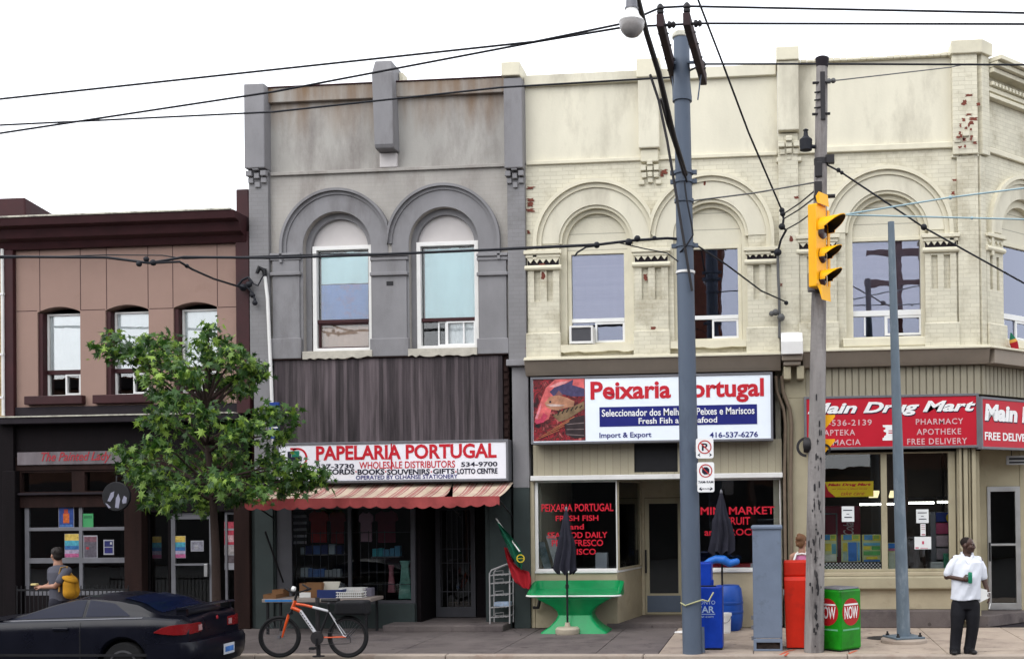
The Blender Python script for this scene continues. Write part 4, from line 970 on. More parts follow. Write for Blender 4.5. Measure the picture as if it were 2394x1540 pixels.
# stationery shop
Y = -.3
s = signbox('shop_sign', 'white stationery shop sign with red PAPELARIA PORTUGAL lettering above the striped awning', 647, 1031, 1189, 1127, Y, .24, 'sign_white')
cline(s, 'PAPELARIA PORTUGAL', 739, 1038.5, 1161, 1073, Y, 'red', .03)
cline(s, '537-3730', 739, 1084, 828, 1095, Y, 'black_l', .02)
cline(s, 'WHOLESALE DISTRIBUTORS', 840, 1077.5, 1064, 1094, Y, 'red', .01)
cline(s, '534-9700', 1078, 1079, 1163, 1090, Y, 'black_l', .02)
cline(s, 'RECORDS', 741, 1096, 829, 1109, Y, 'black_l', .03); cline(s, 'BOOKS', 836, 1096, 899, 1109, Y, 'black_l', .03)
cline(s, 'SOUVENIRS', 905, 1096, 1005, 1109, Y, 'black_l', .03); cline(s, 'GIFTS', 1012, 1095, 1063, 1107, Y, 'black_l', .03)
cline(s, 'LOTTO CENTRE', 1069, 1094, 1163, 1107, Y, 'black_l', .03)
dm = MB()
for q in (832.5, 902, 1008.5, 1066): dm.lathe([(.0, -.004), (.013, -.004), (.013, .003)], (X(q, 1102, Y), Y-.004, Z(q, 1102, Y)), 8, (0, 1, 0))
dm.build('lettering_dots', m_['red'], s)
cline(s, 'OPERATED BY OLHANSE STATIONERY', 832, 1109.5, 1070, 1119, Y, m_['navy'], .01)
lx, lz = X(696, 1070, Y), Z(696, 1070, Y)
MB().ring(lx, lz, .15, .185, -pi/2, pi/2+.6, Y-.006, Y, 24).box(lx-.14, lx-.02, Y-.006, Y, lz+.15, lz+.185).build('emblem_ring', m_['red'], s)
MB().box(lx-.11, lx+.03, Y-.0065, Y, lz+.02, lz+.13).build('emblem_green', P('emblem_green', (.01, .16, .1)), s)
MB().box(lx-.19, lx-.12, Y-.0065, Y, lz-.17, lz+.12).box(lx-.118, lx+.08, Y-.0062, Y, lz-.06, lz+.018).build('emblem_black', m_['black_l'], s)
MB().box(X(915, 1050, Y)-.01, X(915, 1050, Y)+.012, Y-.009, Y, Z(915, 1098, Y), Z(915, 1036, Y)).build('face_seam', m_['sign_red'], s)
# fish shop
Y = -.34
s = signbox('shop_sign', 'large white fish shop sign reading Peixaria Portugal with a seafood picture on its left', 1241, 876, 1807, 1034, Y, .3, 'sign_bright', 'alu_dull', .04)
cline(s, 'Peixaria Portugal', 1380.5, 887.5, 1786, 943, Y, 'red', .03)
flatq(s, 'blue_panel', 1401.5, 948, 1770, 994, Y-.001, 'navy', .004)
cline(s, 'Seleccionador dos Melhores Peixes e Mariscos', 1407, 953.5, 1764, 970.5, Y-.006, 'white_l', .015)
cline(s, 'Fresh Fish and Seafood', 1493, 975, 1676.5, 989, Y-.006, 'white_l', .015)
cline(s, 'Import & Export', 1401.5, 1010, 1523, 1026, Y, m_['navy'], .015); cline(s, '416-537-6276', 1659, 1009, 1772, 1022, Y, m_['navy'], .015)
x0, x1, z0, z1 = R4(1247, 883, 1368, 1030, Y)
pm = mat('seafood_print', (1, 1, 1), .45, .6, 4, 0, 20, c2=(.03, .012, .012), amt=.35, c2s=3)
N = pm.node_tree.nodes; L = pm.node_tree.links; g_ = N.new('ShaderNodeNewGeometry'); nz = N.new('ShaderNodeTexNoise'); nz.inputs['Scale'].default_value = 5.5; nz.inputs['Detail'].default_value = 6; nz.inputs['Distortion'].default_value = 1.4
L.new(g_.outputs['Position'], nz.inputs['Vector']); cr = N.new('ShaderNodeValToRGB'); e = cr.color_ramp.elements; e[0].position = .34; e[0].color = (.012, .008, .009, 1); e[1].position = .74; e[1].color = (.55, .3, .22, 1)
for p_, c_ in ((.42, (.12, .012, .02, 1)), (.5, (.33, .02, .03, 1)), (.56, (.05, .015, .012, 1)), (.64, (.42, .06, .07, 1))): q = e.new(p_); q.color = c_
L.new(nz.outputs[0], cr.inputs[0]); mxr = [n_ for n_ in N if n_.bl_idname == 'ShaderNodeMix' and n_.blend_type == 'MULTIPLY'][0]; L.new(cr.outputs[0], mxr.inputs[6])
MB().box(x0, x1, Y-.004, Y, z0, z1).build('picture', pm, s)
w, h = x1-x0, z1-z0
def pblob(name, pts, c, k):
    p = [(x0+u*w, z0+v*h) for u, v in pts]
    MB().plate(p, [], Y-.005-k*.0015, Y-.0045-k*.0015+.0005).build(name, mat(name, c, .45, .45, 9, 0, 20), s)
def ell(cx, cy, rx, ry, a=0, n=24): return [(cx+rx*cos(t)*cos(a)-ry*sin(t)*sin(a), cy+rx*cos(t)*sin(a)+ry*sin(t)*cos(a)) for t in [2*pi*k/n for k in range(n)]]
pblob('print_salmon', [(.02, .3), (.1, .55), (.25, .85), (.45, .99), (.99, .99), (.99, .82), (.7, .85), (.45, .75), (.3, .62), (.35, .5), (.3, .35), (.12, .28)], (.6, .12, .12), 1)
pblob('print_dark_fish', [(.32, .78), (.45, .88), (.62, .9), (.78, .97), (.76, .88), (.99, .82), (.99, .7), (.75, .7), (.55, .74), (.4, .7)], (.06, .05, .12), 2)
pblob('print_fish', [(.22, .6), (.32, .7), (.48, .73), (.66, .68), (.8, .62), (.78, .54), (.62, .52), (.48, .48), (.34, .5), (.26, .54)], (.42, .2, .12), 3)
MB().lathe([(0, 0), (.02, 0), (.02, .002)], (x0+.33*w, Y-.012, z0+.62*h), 10, (0, 1, 0)).build('print_eye', m_['black_l'], s)
pblob('print_shrimp', [(.38, .4), (.55, .47), (.8, .55), (.98, .62), (.99, .5), (.82, .42), (.66, .34), (.5, .3)], (.2, .13, .07), 4)
pblob('print_lobster', [(.6, .3), (.75, .36), (.99, .4), (.99, .05), (.8, .03), (.62, .1)], (.03, .02, .022), 5)
for k in range(6): pblob('print_stripe', [(.46+k*.085, .41+k*.022), (.48+k*.085, .4+k*.022), (.53+k*.085, .49+k*.012), (.51+k*.085, .5+k*.012)], (.03, .02, .015), 6)
pblob('print_belly', [(.24, .58), (.34, .545), (.5, .545), (.62, .56), (.5, .575), (.36, .585)], (.55, .42, .38), 6)
pblob('print_fin', [(.42, .72), (.5, .8), (.58, .72)], (.2, .08, .08), 4); pblob('print_highlight', [(.3, .86), (.5, .93), (.7, .95), (.6, .9), (.42, .85)], (.7, .3, .3), 3)
pblob('print_highlight', [(.03, .36), (.1, .5), (.16, .62), (.14, .5), (.08, .36)], (.75, .25, .3), 3)
for k in range(4): pblob('print_feeler', [(.02+k*.12, .02+k*.06), (.03+k*.12, .015+k*.06), (.5+k*.1, .16+k*.07), (.49+k*.1, .175+k*.07)], (.35, .12, .06), 7)
for k in range(3): pblob('print_plate', [(.64, .09+k*.08), (.98, .07+k*.1), (.98, .085+k*.1), (.64, .105+k*.08)], (.16, .12, .12), 7)
pblob('print_red_claw', [(.02, .33), (.14, .36), (.2, .45), (.28, .4), (.2, .3), (.06, .27)], (.5, .05, .1), 4)
# drug store, front face
Y = -.2
s = signbox('shop_sign', 'wide red pharmacy sign reading Main Drug Mart behind the wooden pole', 1880, 923, 2289, 1049, Y, .17, 'sign_red', 'alu_dull', .045)
m_['sh'] = P('sign_shadow', (.02, .01, .04))
cline(s, 'Main Drug Mart', 1890, 941, 2282.5, 974, Y, m_['sh'], .035, .3, depth=.003)
cline(s, 'Main Drug Mart', 1888, 938.5, 2281, 971.5, Y-.0035, 'white_l', .035, .3)
for t, a, u, c, d in (('416-536-2139', 1898, 981, 2038, 995), ('APTEKA', 1926, 1004, 1999, 1017.5), ('FARMACIA', 1909, 1027, 2012, 1040.5), ('PHARMACY', 2141, 978, 2252, 991.5), ('APOTHEKE', 2143, 1001.5, 2247, 1015.5), ('FREE DELIVERY', 2121, 1024, 2261, 1038)):
    cline(s, t, a, u, c, d, Y, P('pale_pink_letters', (.62, .4, .42)) if 'pp' not in m_ else m_['pp'], .012, spacing=1.15)
a, c_, b0, b1 = R4(2064, 993, 2108, 1029, Y); w, h = c_-a, b1-b0
mo = [(0, 1), (.0, .88), (.14, .84), (.14, .72), (.05, .68), (.05, .58), (.18, .52), (.18, .36), (.08, .3), (.06, .2), (-.02, .16), (-.02, 0), (1.02, 0), (1.02, .16), (.94, .2), (.92, .3), (.82, .36), (.82, .52), (.95, .58), (.95, .68), (.86, .72), (.86, .84), (1, .88), (1, 1)]
MB().plate([(a+u*w, b0+v*h) for u, v in mo], [], Y-.006, Y).build('mortar_emblem', m_['white_l'], s)
MB().box(a+.3*w, a+.7*w, Y-.008, Y-.0062, b0+.45*h, b0+.52*h).box(a+.3*w, a+.7*w, Y-.008, Y-.0062, b0+.6*h, b0+.66*h).build('emblem_bar', m_['sign_red'], s)
# drug store, splayed face
x1c = X(2288, 600)
def cu(px, py, off):
    lo, hi = -1, 4
    for _ in range(40):
        u = (lo+hi)/2; p = CM @ Vector((u, off, 0))
        if X(px, py, p.y) > p.x: lo = u
        else: hi = u
    return u, Z(px, py, (CM @ Vector((u, off, 0))).y)
o_ = -.15
u0, zt = cu(2293, 926, o_); _, zb_ = cu(2293, 1049, o_)
pc = CM @ Vector((u0, o_, 0))
s = thing('shop_sign', 'red pharmacy sign on the splayed corner, cut by the frame after the word Main', 'sign', (pc.x, pc.y, zb_))
MB(CM).plate(rc(u0, CL, zb_, zt), [rc(u0+.045, CL-.045, zb_+.045, zt-.045)], o_-.01, o_+.11).build('frame', m_['alu_dull'], s, bev=.006)
MB(CM).box(u0+.035, CL-.035, o_, o_+.1, zb_+.035, zt-.035).build('face', m_['sign_red'], s)
a0, za = cu(2301, 943, o_); a1, _ = cu(2389, 943, o_); _, zd = cu(2301, 987, o_)
L_ = min((a1-a0)/.3, CL-.12-a0)
text_mb('Main Drug Mart', a0+.02, a0+.02+L_, zd-.07, za-.02, o_-.004, M=CM, bold=.05, shear=.1, depth=.003).build('lettering_shadow', m_['sh'], s)
text_mb('Main Drug Mart', a0, a0+L_, zd-.05, za, o_-.009, M=CM, bold=.05, shear=.1, depth=.004).build('lettering', m_['white_l'], s)
_, z1_ = cu(2301, 1009, o_); _, z2_ = cu(2301, 1028, o_); e1, _ = cu(2400, 1020, o_)
text_mb('FREE DELIVERY', a0, min(a0+(e1-a0)/.84, CL-.1), z2_, z1_, o_-.006, M=CM, bold=.02, depth=.004).build('lettering', m_['white_l'], s)
# bar sign board
Y = -.03
x0, x1, z0, z1 = R4(40, 1055, 302, 1085, Y)
s = thing('bar_sign', 'faded grey board with red script The Painted Lady over the bar window', 'sign', ((x0+x1)/2, Y, z0))
MB().box(x0, x1, Y, -.002, z0, z1).build('board', mat('faded_board', (.16, .14, .15), .8, .3, 4, .1, 30, c2=(.06, .04, .04), amt=.3, streak=.2), s, bev=.006)
text_mb('The Painted Lady', X(97, 1068, Y), X(260, 1068, Y), Z(180, 1083, Y), Z(180, 1056, Y), Y-.005, shear=.35, bold=.012, depth=.004).build('lettering', P('faded_red', (.33, .03, .04)), s)
q = X(288, 1068, Y), Z(288, 1068, Y)
MB().plate([(q[0]-.07, q[1]), (q[0], q[1]-.06), (q[0]+.07, q[1]), (q[0], q[1]+.06)], [], Y-.004, Y).build('diamond', m_['black'], s)
# round hanging sign
Y = -.7; cx, cz = X(273, 1160, Y), Z(273, 1160, Y); r = 36/FPX*19.3
s = thing('round_sign', 'round black hanging sign with pale blotches beside the overhead bar door', 'sign', (cx, Y, cz-r))
MB().lathe([(0, -.03), (r-.01, -.03), (r, -.02), (r, .02), (r-.01, .03), (0, .03)], (cx, Y, cz), 40, (0, 1, 0)).build('disc', m_['black'], s, smooth=40)
bl = MB()
for pts in ([(-.6, -.3), (-.35, .25), (-.1, .35), (-.15, 0), (-.4, -.35)], [(-.05, -.75), (.02, -.1), (.2, .2), (.32, -.2), (.2, -.8)], [(.45, -.3), (.6, .05), (.8, -.1), (.75, -.45), (.5, -.5)], [(-.75, -.45), (-.6, -.5), (-.35, -.75), (-.5, -.8)]):
    bl.plate([(cx+u*r, cz+v*r) for u, v in pts], [], Y-.034, Y-.0305)
bl.build('painted_blotch', P('pale_blotch', (.25, .25, .32)), s)
MB().tube([(cx, Y, cz+r-.01), (cx, Y, cz+r+.1), (cx, .1, cz+r+.12)], .015, 6).build('bracket', m_['black'], s)
# blue vertical sign behind the tree
Y = -.3; x0, x1, z0, z1 = R4(630, 940, 652, 1025, Y)
s = thing('blue_sign', 'small upright blue sign with white lines half hidden behind the tree', 'sign', ((x0+x1)/2, Y, z0))
MB().box(x0, x1, Y, Y+.05, z0, z1).build('board', P('blue_board', (.01, .04, .22)), s, bev=.006)
l_ = MB()
for k in range(5): l_.box(x0+.03, x1-.02, Y-.004, Y, z0+.12+k*.07, z0+.15+k*.07)
l_.build('printed_lines', m_['white_l'], s); MB().box(x0+.02, x0+.05, Y+.051, -.061, z0+.3, z0+.34).build('bracket', m_['black'], s)
# ================================================================ awning
m_['valance'] = mat('faded_red_canvas', (.33, .062, .06), .9, .25, 3, .2, 40, c2=(.24, .04, .045), amt=.35)
aw = mat('striped_canvas', (1, 1, 1), .9, .2, 3, .15, 40, c2=(.6, .55, .5), amt=.3)
N = aw.node_tree.nodes; L = aw.node_tree.links; bs = N['Principled BSDF']; old = bs.inputs['Base Color'].links[0].from_socket
g = N.new('ShaderNodeNewGeometry'); sp = N.new('ShaderNodeSeparateXYZ'); L.new(g.outputs['Position'], sp.inputs[0])
md = N.new('ShaderNodeMath'); md.operation = 'MODULO'; md.inputs[1].default_value = .3
ad = N.new('ShaderNodeMath'); ad.operation = 'ADD'; ad.inputs[1].default_value = 30; L.new(sp.outputs[0], ad.inputs[0]); L.new(ad.outputs[0], md.inputs[0])
dv = N.new('ShaderNodeMath'); dv.operation = 'DIVIDE'; dv.inputs[1].default_value = .3; L.new(md.outputs[0], dv.inputs[0])
cr = N.new('ShaderNodeValToRGB'); cr.color_ramp.interpolation = 'CONSTANT'; e = cr.color_ramp.elements
e[0].position = 0; e[0].color = (.52, .42, .32, 1); e[1].position = .34; e[1].color = (.3, .1, .1, 1)
for p_, c_ in ((.42, (.5, .39, .31, 1)), (.5, (.38, .17, .15, 1)), (.7, (.5, .39, .31, 1)), (.78, (.27, .08, .09, 1)), (.86, (.52, .42, .32, 1))): q = e.new(p_); q.color = c_
L.new(dv.outputs[0], cr.inputs[0])
mx = N.new('ShaderNodeMix'); mx.data_type = 'RGBA'; mx.blend_type = 'MULTIPLY'; mx.inputs[0].default_value = 1; L.new(cr.outputs[0], mx.inputs[6]); L.new(old, mx.inputs[7]); L.new(mx.outputs[2], bs.inputs['Base Color'])
yb, yf = -.06, -1.1
ax0, ax1 = X(575, 1165, yf)-.02, X(1168, 1162, yf); bx1 = X(1200, 1130, yb)
zt, zf, zv = Z(900, 1131, yb), Z(870, 1164, yf), Z(870, 1189, yf)
s = thing('awning', 'torn striped canvas awning with faded red scalloped valance over the stationery shop', 'awning', ((ax0+ax1)/2, -.5, zv))
def sheet(xa0, xb0, xa1, xb1, name, n=30):
    vs = []; fs = []; nv = 7
    for i in range(n+1):
        for j in range(nv):
            v = j/(nv-1); u = i/n
            x = (xa0+(xb0-xa0)*u)*(1-v) + (xa1+(xb1-xa1)*u)*v
            sag = .035*sin(pi*v)*(1+.5*sin(x*3.1)) + .008*sin(x*17+v*3)
            vs.append((x, yb+(yf-yb)*v, zt+(zf-zt)*v-sag)); 
    k = len(vs); vs += [(x, y, z-.006) for x, y, z in vs]
    for i in range(n):
        for j in range(nv-1):
            a = i*nv+j; fs += [(a, a+1, a+nv+1, a+nv), (k+a, k+a+nv, k+a+nv+1, k+a+1)]
    return MB().add(vs, fs).build(name, aw, s, smooth=60)
xg0, xg1 = X(1058, 1128, yb), X(1037, 1163, yf); xg2 = X(1058, 1163, yf)
sheet(ax0, xg0, ax0, xg1, 'canopy', 50); sheet(xg0+.01, bx1, xg2, ax1, 'canopy', 16)
vs = []; fs = []; n = 120
for i in range(n+1):
    x = ax0+(ax1-ax0)*i/n; sc = abs(sin((x-ax0)*pi/.24))
    zb_ = zv+.05-.055*sc**.6 + .012*sin(x*2.3)
    for j in range(4):
        v = j/3; vs.append((x, yf-.012-.018*sin(x*6)*v-.012*sin(x*15)*v, zf+.01+(zb_-zf)*v))
for i in range(n):
    for j in range(3): a = i*4+j; fs.append((a, a+4, a+5, a+1))
k = len(vs); vs += [(x, y+.006, z) for x, y, z in vs]; fs += [tuple(q+k for q in f[::-1]) for f in fs]
MB().add(vs, fs).build('valance', m_['valance'], s, smooth=60)
fr = MB().tube([(ax0+.03, yf+.02, zf-.02), (ax1-.02, yf+.02, zf-.02)], .018, 8)
for q in (ax0+.05, xg1, ax1-.04): fr.tube([(q, yf+.02, zf-.02), (q, yb, zf-.35)], .014, 6)
fr.build('awning_frame', m_['dark_steel'], s)
MB().tube([(X(620, 1242, -.9), -.9, Z(620, 1242, -.9)), (X(662, 1360, -.15), -.15, Z(662, 1360, -.15))], .018, 6).build('folding_arm', m_['black'], s)
# ================================================================ flags, air conditioner
def drape(name, Lp, Rp, Y, mt, par, amp=.05, n=22, nu=14, fr_=5.0):
    def samp(Q, t):
        f = t*(len(Q)-1); i = min(int(f), len(Q)-2); f -= i; return Q[i][0]+(Q[i+1][0]-Q[i][0])*f, Q[i][1]+(Q[i+1][1]-Q[i][1])*f
    vs = []; fs = []
    for j in range(n+1):
        a, b_ = samp(Lp, j/n), samp(Rp, j/n)
        for i in range(nu+1):
            u = i/nu; px, py = a[0]+(b_[0]-a[0])*u, a[1]+(b_[1]-a[1])*u
            y = Y + amp*sin(u*fr_*2+j*.12) + amp*.4*sin(u*11)
            p = at(px, py, Y); vs.append((p.x, y, p.z))
    w = nu+1
    for j in range(n):
        for i in range(nu): a = j*w+i; fs.append((a, a+w, a+w+1, a+1))
    k = len(vs); vs += [(x, y+.008, z) for x, y, z in vs]; fs += [tuple(q+k for q in f[::-1]) for f in fs]
    return MB().add(vs, fs).build(name, mt, par, smooth=70)
def c5(u, v): return ((600+u/2.78)*.931, (1100+v/2.78)*.931)
Y = -.55; p0 = at(*c5(1795, 560), -.1); p1 = at(*c5(1960, 790), -.75)
s = thing('portuguese_flag', 'green and red flag with yellow emblem hanging from a short pole by the fish shop', 'flag', (p0.x+.2, Y, Z(1210, 1376, Y)))
MB().tube([p0, p1], .012, 8).build('pole', m_['white'], s)
fr_ = P('flag_red', (.34, .012, .02), .85); fg_ = P('flag_green', (.008, .1, .055), .85)
drape('red_field', [c5(*q) for q in ((1850, 760), (1862, 830), (1880, 900), (1900, 960), (1920, 1000), (1975, 1040))], [c5(*q) for q in ((1870, 765), (1925, 880), (1978, 912), (2030, 930), (2045, 990), (2030, 1052))], Y+.03, fr_, s, .04)
drape('green_field', [c5(*q) for q in ((1805, 590), (1830, 670), (1868, 750), (1905, 830), (1945, 890))], [c5(*q) for q in ((1815, 595), (1895, 670), (1962, 755), (1988, 830), (1975, 918))], Y-.05, fg_, s, .04)
ex, ez = X(*c5(1966, 838), Y-.12), Z(*c5(1966, 838), Y-.12)
MB().ring(ex, ez, .055, .075, 0, 2*pi, Y-.125, Y-.115, 18).box(ex-.055, ex+.055, Y-.123, Y-.117, ez-.006, ez+.006).build('emblem', P('flag_yellow', (.55, .42, .03)), s)
# little windsock flag on the corner sill
o_ = -.22; u_, z_ = cu(2363, 778, o_); p = CM @ Vector((u_, o_, 0))
s = thing('small_windsock', 'tiny green, yellow and red windsock on the corner upper window sill', 'windsock', (p.x, p.y, z_-.12))
def wsk(u): return Vector((p.x, p.y, z_)) + Vector((.09, .03, -.3))*u
for nm, a, c_, r0_, r1_, mt in (('green_band', 0, .38, .01, .06, fg_), ('yellow_band', .38, .55, .06, .075, P('band_yellow', (.5, .25, .04))), ('red_band', .55, 1, .075, .06, fr_)):
    MB().tube([wsk(a), wsk((a+c_)/2), wsk(c_)], [r0_, (r0_+r1_)/2, r1_], 10).build(nm, mt, s, smooth=50)
# air conditioner in the left cream window
x0, x1, z0, z1 = R4(1332, 762, 1387, 804, -.05)
s = thing('air_conditioner', 'boxy white and grey air conditioner stuck in the fish shop upper window', 'air conditioner', ((x0+x1)/2, 0, z0))
MB().plate(rc(x0, x1, z0, z1), [rc(x0+.04, x1-.035, z0+.045, z1-.035)], -.1, -.03).box(x0+.005, x1-.005, -.03, .2, z0+.005, z1-.005).build('casing', m_['white'], s, bev=.008)
gm = MB().box(x0+.04, x1-.035, -.05, -.031, z0+.045, z1-.035)
for k in range(14): gm.box(x0+.045, x1-.04, -.07, -.051, z0+.055+k*.018, z0+.063+k*.018)
gm.build('grille', m_['alu_dull'], s)

# ================================================================ things in the windows
def c8(u, v): return ((1300+u/3.056)*.931, (1150+v/3.056)*.931)
def wtext(lines, Y, label, name='window_lettering'):
    zs_ = [Z((q[1]+q[3])/2, q[4], Y) for q in lines]; xs_ = [X((q[1]+q[3])/2, q[4], Y) for q in lines]
    s = thing(name, label, 'lettering', (sum(xs_)/len(xs_), Y, min(zs_)))
    for t, a, u, c, d in lines: cline(s, t, a, u, c, d, Y, m_['wred'], .015, depth=.003)
    return s
m_['wred'] = P('red_window_paint', (.55, .012, .03), .5)
wtext([('PEIXARIA PORTUGAL', 1266, 1177, 1434, 1195), ('FRESH FISH', 1299, 1204, 1399, 1217), ('and', 1332, 1224, 1365, 1237), ('SEAFOOD DAILY', 1280, 1243, 1420, 1257), ('PEIXE FRESCO', 1290, 1261, 1410, 1276), ('MARISCO', 1306, 1282, 1393, 1296)], .046, 'red painted lettering PEIXARIA PORTUGAL FRESH FISH on the shop glass left of the door')
wtext([('MINI MARKET', 1638, 1184, 1811, 1202), ('FRUIT', 1698, 1208, 1754, 1226), ('and GROCERY', 1647, 1235, 1798, 1251)], .046, 'red painted lettering MINI MARKET FRUIT on the shop glass beside the conduit')
def sheet_thing(name, label, cat, a, t, c, d, Y, mt, tilt=0, th=.01, group=None):
    x0, x1, z0, z1 = R4(a, t, c, d, Y)
    o = MB().add([(x0, Y, z0), (x1, Y, z0), (x1, Y+th, z0), (x0, Y+th, z0), (x0+tilt, Y+.02, z1), (x1+tilt, Y+.02, z1), (x1+tilt, Y+.02+th, z1), (x0+tilt, Y+.02+th, z1)], [(3,2,1,0), (4,5,6,7), (0,1,5,4), (1,2,6,5), (2,3,7,6), (3,0,4,7)]).build(name, m_[mt] if isinstance(mt, str) else mt)
    return tag(o, label, cat, group)
wb = mat('white_board_print', (.45, .47, .48), .6, .2, 8, .02, 20, c2=(.03, .06, .09), amt=.3, c2s=7)
sheet_thing('leaning_board', 'tilted dark green and white printed board at the far left of the fish shop window', 'board', 1272, 1266, 1290, 1332, .16, mat('green_print', (.25, .3, .32), .6, .3, 6, .02, 20, c2=(.02, .06, .07), amt=.6, c2s=5), -.14)
sheet_thing('leaning_board', 'taller tilted white printed board behind the furled parasol in the fish shop window', 'board', 1298, 1251, 1322, 1332, .2, wb, -.18)
sheet_thing('white_carton', 'plain pale carton low in the fish shop window under MARISCO', 'carton', 1392, 1292, 1418, 1332, .3, P('carton_white', (.4, .42, .47)), 0, .2)
# a poster: white margin and picture colours laid in bands
def poster(label, a, t, c, d, Y, bands, margin=None, group=None, name='poster'):
    x0, x1, z0, z1 = R4(a, t, c, d, Y)
    s = thing(name, label, 'poster', ((x0+x1)/2, Y, z0), group)
    MB().box(x0, x1, Y, Y+.004, z0, z1).build('sheet', m_[margin] if isinstance(margin, str) else (margin or m_['white_l']), s)
    for k, (u0, v0, u1, v1, col) in enumerate(bands):
        MB().box(x0+u0*(x1-x0), x0+u1*(x1-x0), Y-.003-k*.0004, Y-.0004, z0+v0*(z1-z0), z0+v1*(z1-z0)).build('print', mat('print', col, .5, .5, 22, 0, 20), s)
    return s
dim = P('dim_paper', (.3, .3, .33))
rb_ = [(.02, .72, .98, .99, (.5, .36, .08)), (.02, .5, .98, .715, (.06, .28, .36)), (.02, .34, .98, .495, (.03, .12, .3)), (.02, .18, .98, .335, (.3, .26, .36)), (.02, .02, .98, .175, (.36, .09, .2))]
poster('rainbow striped poster low in the middle of the overhead bar door, by the pedestrian', 151, 1247, 185, 1303, .075, rb_, dim)
poster('blue poster with an orange figure in the top row of the overhead bar door', 137, 1179, 173, 1233, .075, [(.03, .03, .97, .97, (.02, .05, .2)), (.3, .2, .7, .62, (.45, .1, .02)), (.36, .6, .62, .8, (.35, .05, .03)), (.1, .04, .9, .14, (.05, .12, .3))], dim)
poster('plain green poster in the top row of the overhead bar door', 193, 1200, 218, 1234, .075, [(.12, .66, .88, .86, (.03, .18, .07))], P('poster_green', (.05, .27, .1)))
poster('grey and dark red poster in the middle row of the overhead bar door', 195, 1251, 228, 1305, .075, [(.06, .05, .94, .72, (.09, .08, .1)), (.06, .72, .94, .95, (.15, .07, .09)), (.2, .4, .4, .5, (.3, .02, .03))], dim)
poster('navy and white poster with a ring in the middle row of the overhead bar door', 242, 1261, 266, 1296, .075, [(.1, .1, .9, .48, (.02, .02, .12)), (.1, .54, .9, .92, (.015, .02, .1)), (.66, .68, .84, .84, (.4, .4, .42))], dim)
poster('rainbow striped poster on the bar entrance door', 403, 1252, 434, 1304, .11, rb_, dim)
poster('small pale picture taped to the right of the bar entrance door glass', 446, 1263, 476, 1288, .11, [(.06, .08, .94, .92, (.2, .2, .24)), (.3, .2, .6, .6, (.28, .28, .3))], dim)
poster('rainbow striped poster with colours darkened as shaded behind the bar side light glass', 356, 1253, 378, 1305, .14, [(u0, v0, u1, v1, tuple(q*.3 for q in c)) for u0, v0, u1, v1, c in rb_], P('shaded_paper', (.06, .06, .07)))  # rainbow bands and paper darkened to look shaded behind the glass
poster('red and pale bills stacked in the narrow bar window right of the entrance door', 525, 1219, 549, 1331, .12, [(0, .86, 1, 1, (.4, .05, .08)), (0, .52, 1, .82, (.4, .04, .07)), (.1, .58, .9, .72, (.5, .3, .32)), (0, .32, 1, .5, (.33, .3, .3)), (0, .14, 1, .3, (.1, .08, .09))], dim)
# goods seen in the stationery window
def shirt(label, a, t, c, d, Y, col, stripes=None):
    x0, x1, z0, z1 = R4(a, t, c, d, Y); w = x1-x0; h = z1-z0
    o = MB().plate([(x0+.12*w, z0), (x1-.12*w, z0), (x1-.12*w, z1-.35*h), (x1, z1-.32*h), (x1-.03*w, z1-.12*h), (x1-.3*w, z1), (x0+.62*w, z1-.05*h), (x0+.38*w, z1-.05*h), (x0+.3*w, z1), (x0+.03*w, z1-.12*h), (x0, z1-.32*h), (x0+.12*w, z1-.35*h)], [], Y, Y+.05)
    r = thing('hanging_shirt', label, 'shirt', ((x0+x1)/2, Y, z0))
    o.build('body', P('shirt_cloth', tuple(min(.8, q*2.2) for q in col), .9), r, bev=.015)
    if stripes:
        st = MB()
        for k in range(5): st.box(x0+.125*w, x1-.125*w, Y-.006, Y-.001, z0+h*(.02+k*.2), z0+h*(.1+k*.2))
        st.build('stripe', P('shirt_stripe', tuple(q*2.5 for q in stripes), .9), r)
    return r
shirt('black and pale striped shirt hanging at the left of the stationery window', 681, 1196, 722, 1272, .24, (.02, .02, .025), (.16, .16, .18))
shirt('dark red shirt hanging in the stationery window', 720, 1192, 768, 1268, .26, (.14, .012, .012))
shirt('maroon shirt hanging against the window mullion of the stationery shop', 768, 1192, 808, 1270, .27, (.075, .01, .012))
shirt('dusty pink shirt hanging right of the window mullion', 838, 1196, 872, 1266, .24, (.18, .11, .14))
shirt('dark wine shirt hanging at the right of the stationery window', 876, 1192, 930, 1268, .27, (.06, .012, .02))
def shelfset(label, a, c, ys, Y, cols, name='shelf_rack'):
    x0, x1 = X(a, ys[0], Y), X(c, ys[0], Y)
    s = thing(name, label, 'shelf', ((x0+x1)/2, Y, Z((a+c)/2, ys[-1], Y)))
    rnd = random.Random(a)
    for k, yy in enumerate(ys):
        z = Z((a+c)/2, yy, Y); bx('shelf', m_['alu_dull'], s, x0, x1, Y-.02, Y+.22, z-.02, z, .003)
        x = x0+.02
        while x < x1-.1:
            w = rnd.uniform(.07, .16); h = rnd.uniform(.12, .2)
            MB().box(x, min(x+w, x1), Y, Y+.12, z+.001, z+h).build('packet', cols[rnd.randrange(len(cols))], s, bev=.004); x += w+.012
    return s
gm_ = [P('packet_blue', (.1, .2, .5)), P('packet_pale', (.5, .6, .7)), P('packet_navy', (.04, .06, .2)), P('packet_grey', (.35, .38, .42))]
shelfset('shelves of blue and white packets behind the stationery window bars', 700, 805, (1295, 1348), .5, gm_)
shelfset('small shelf of teal packets right of the window mullion', 868, 935, (1300,), .5, [P('packet_teal', (.06, .35, .42)), P('packet_aqua', (.08, .25, .4))])
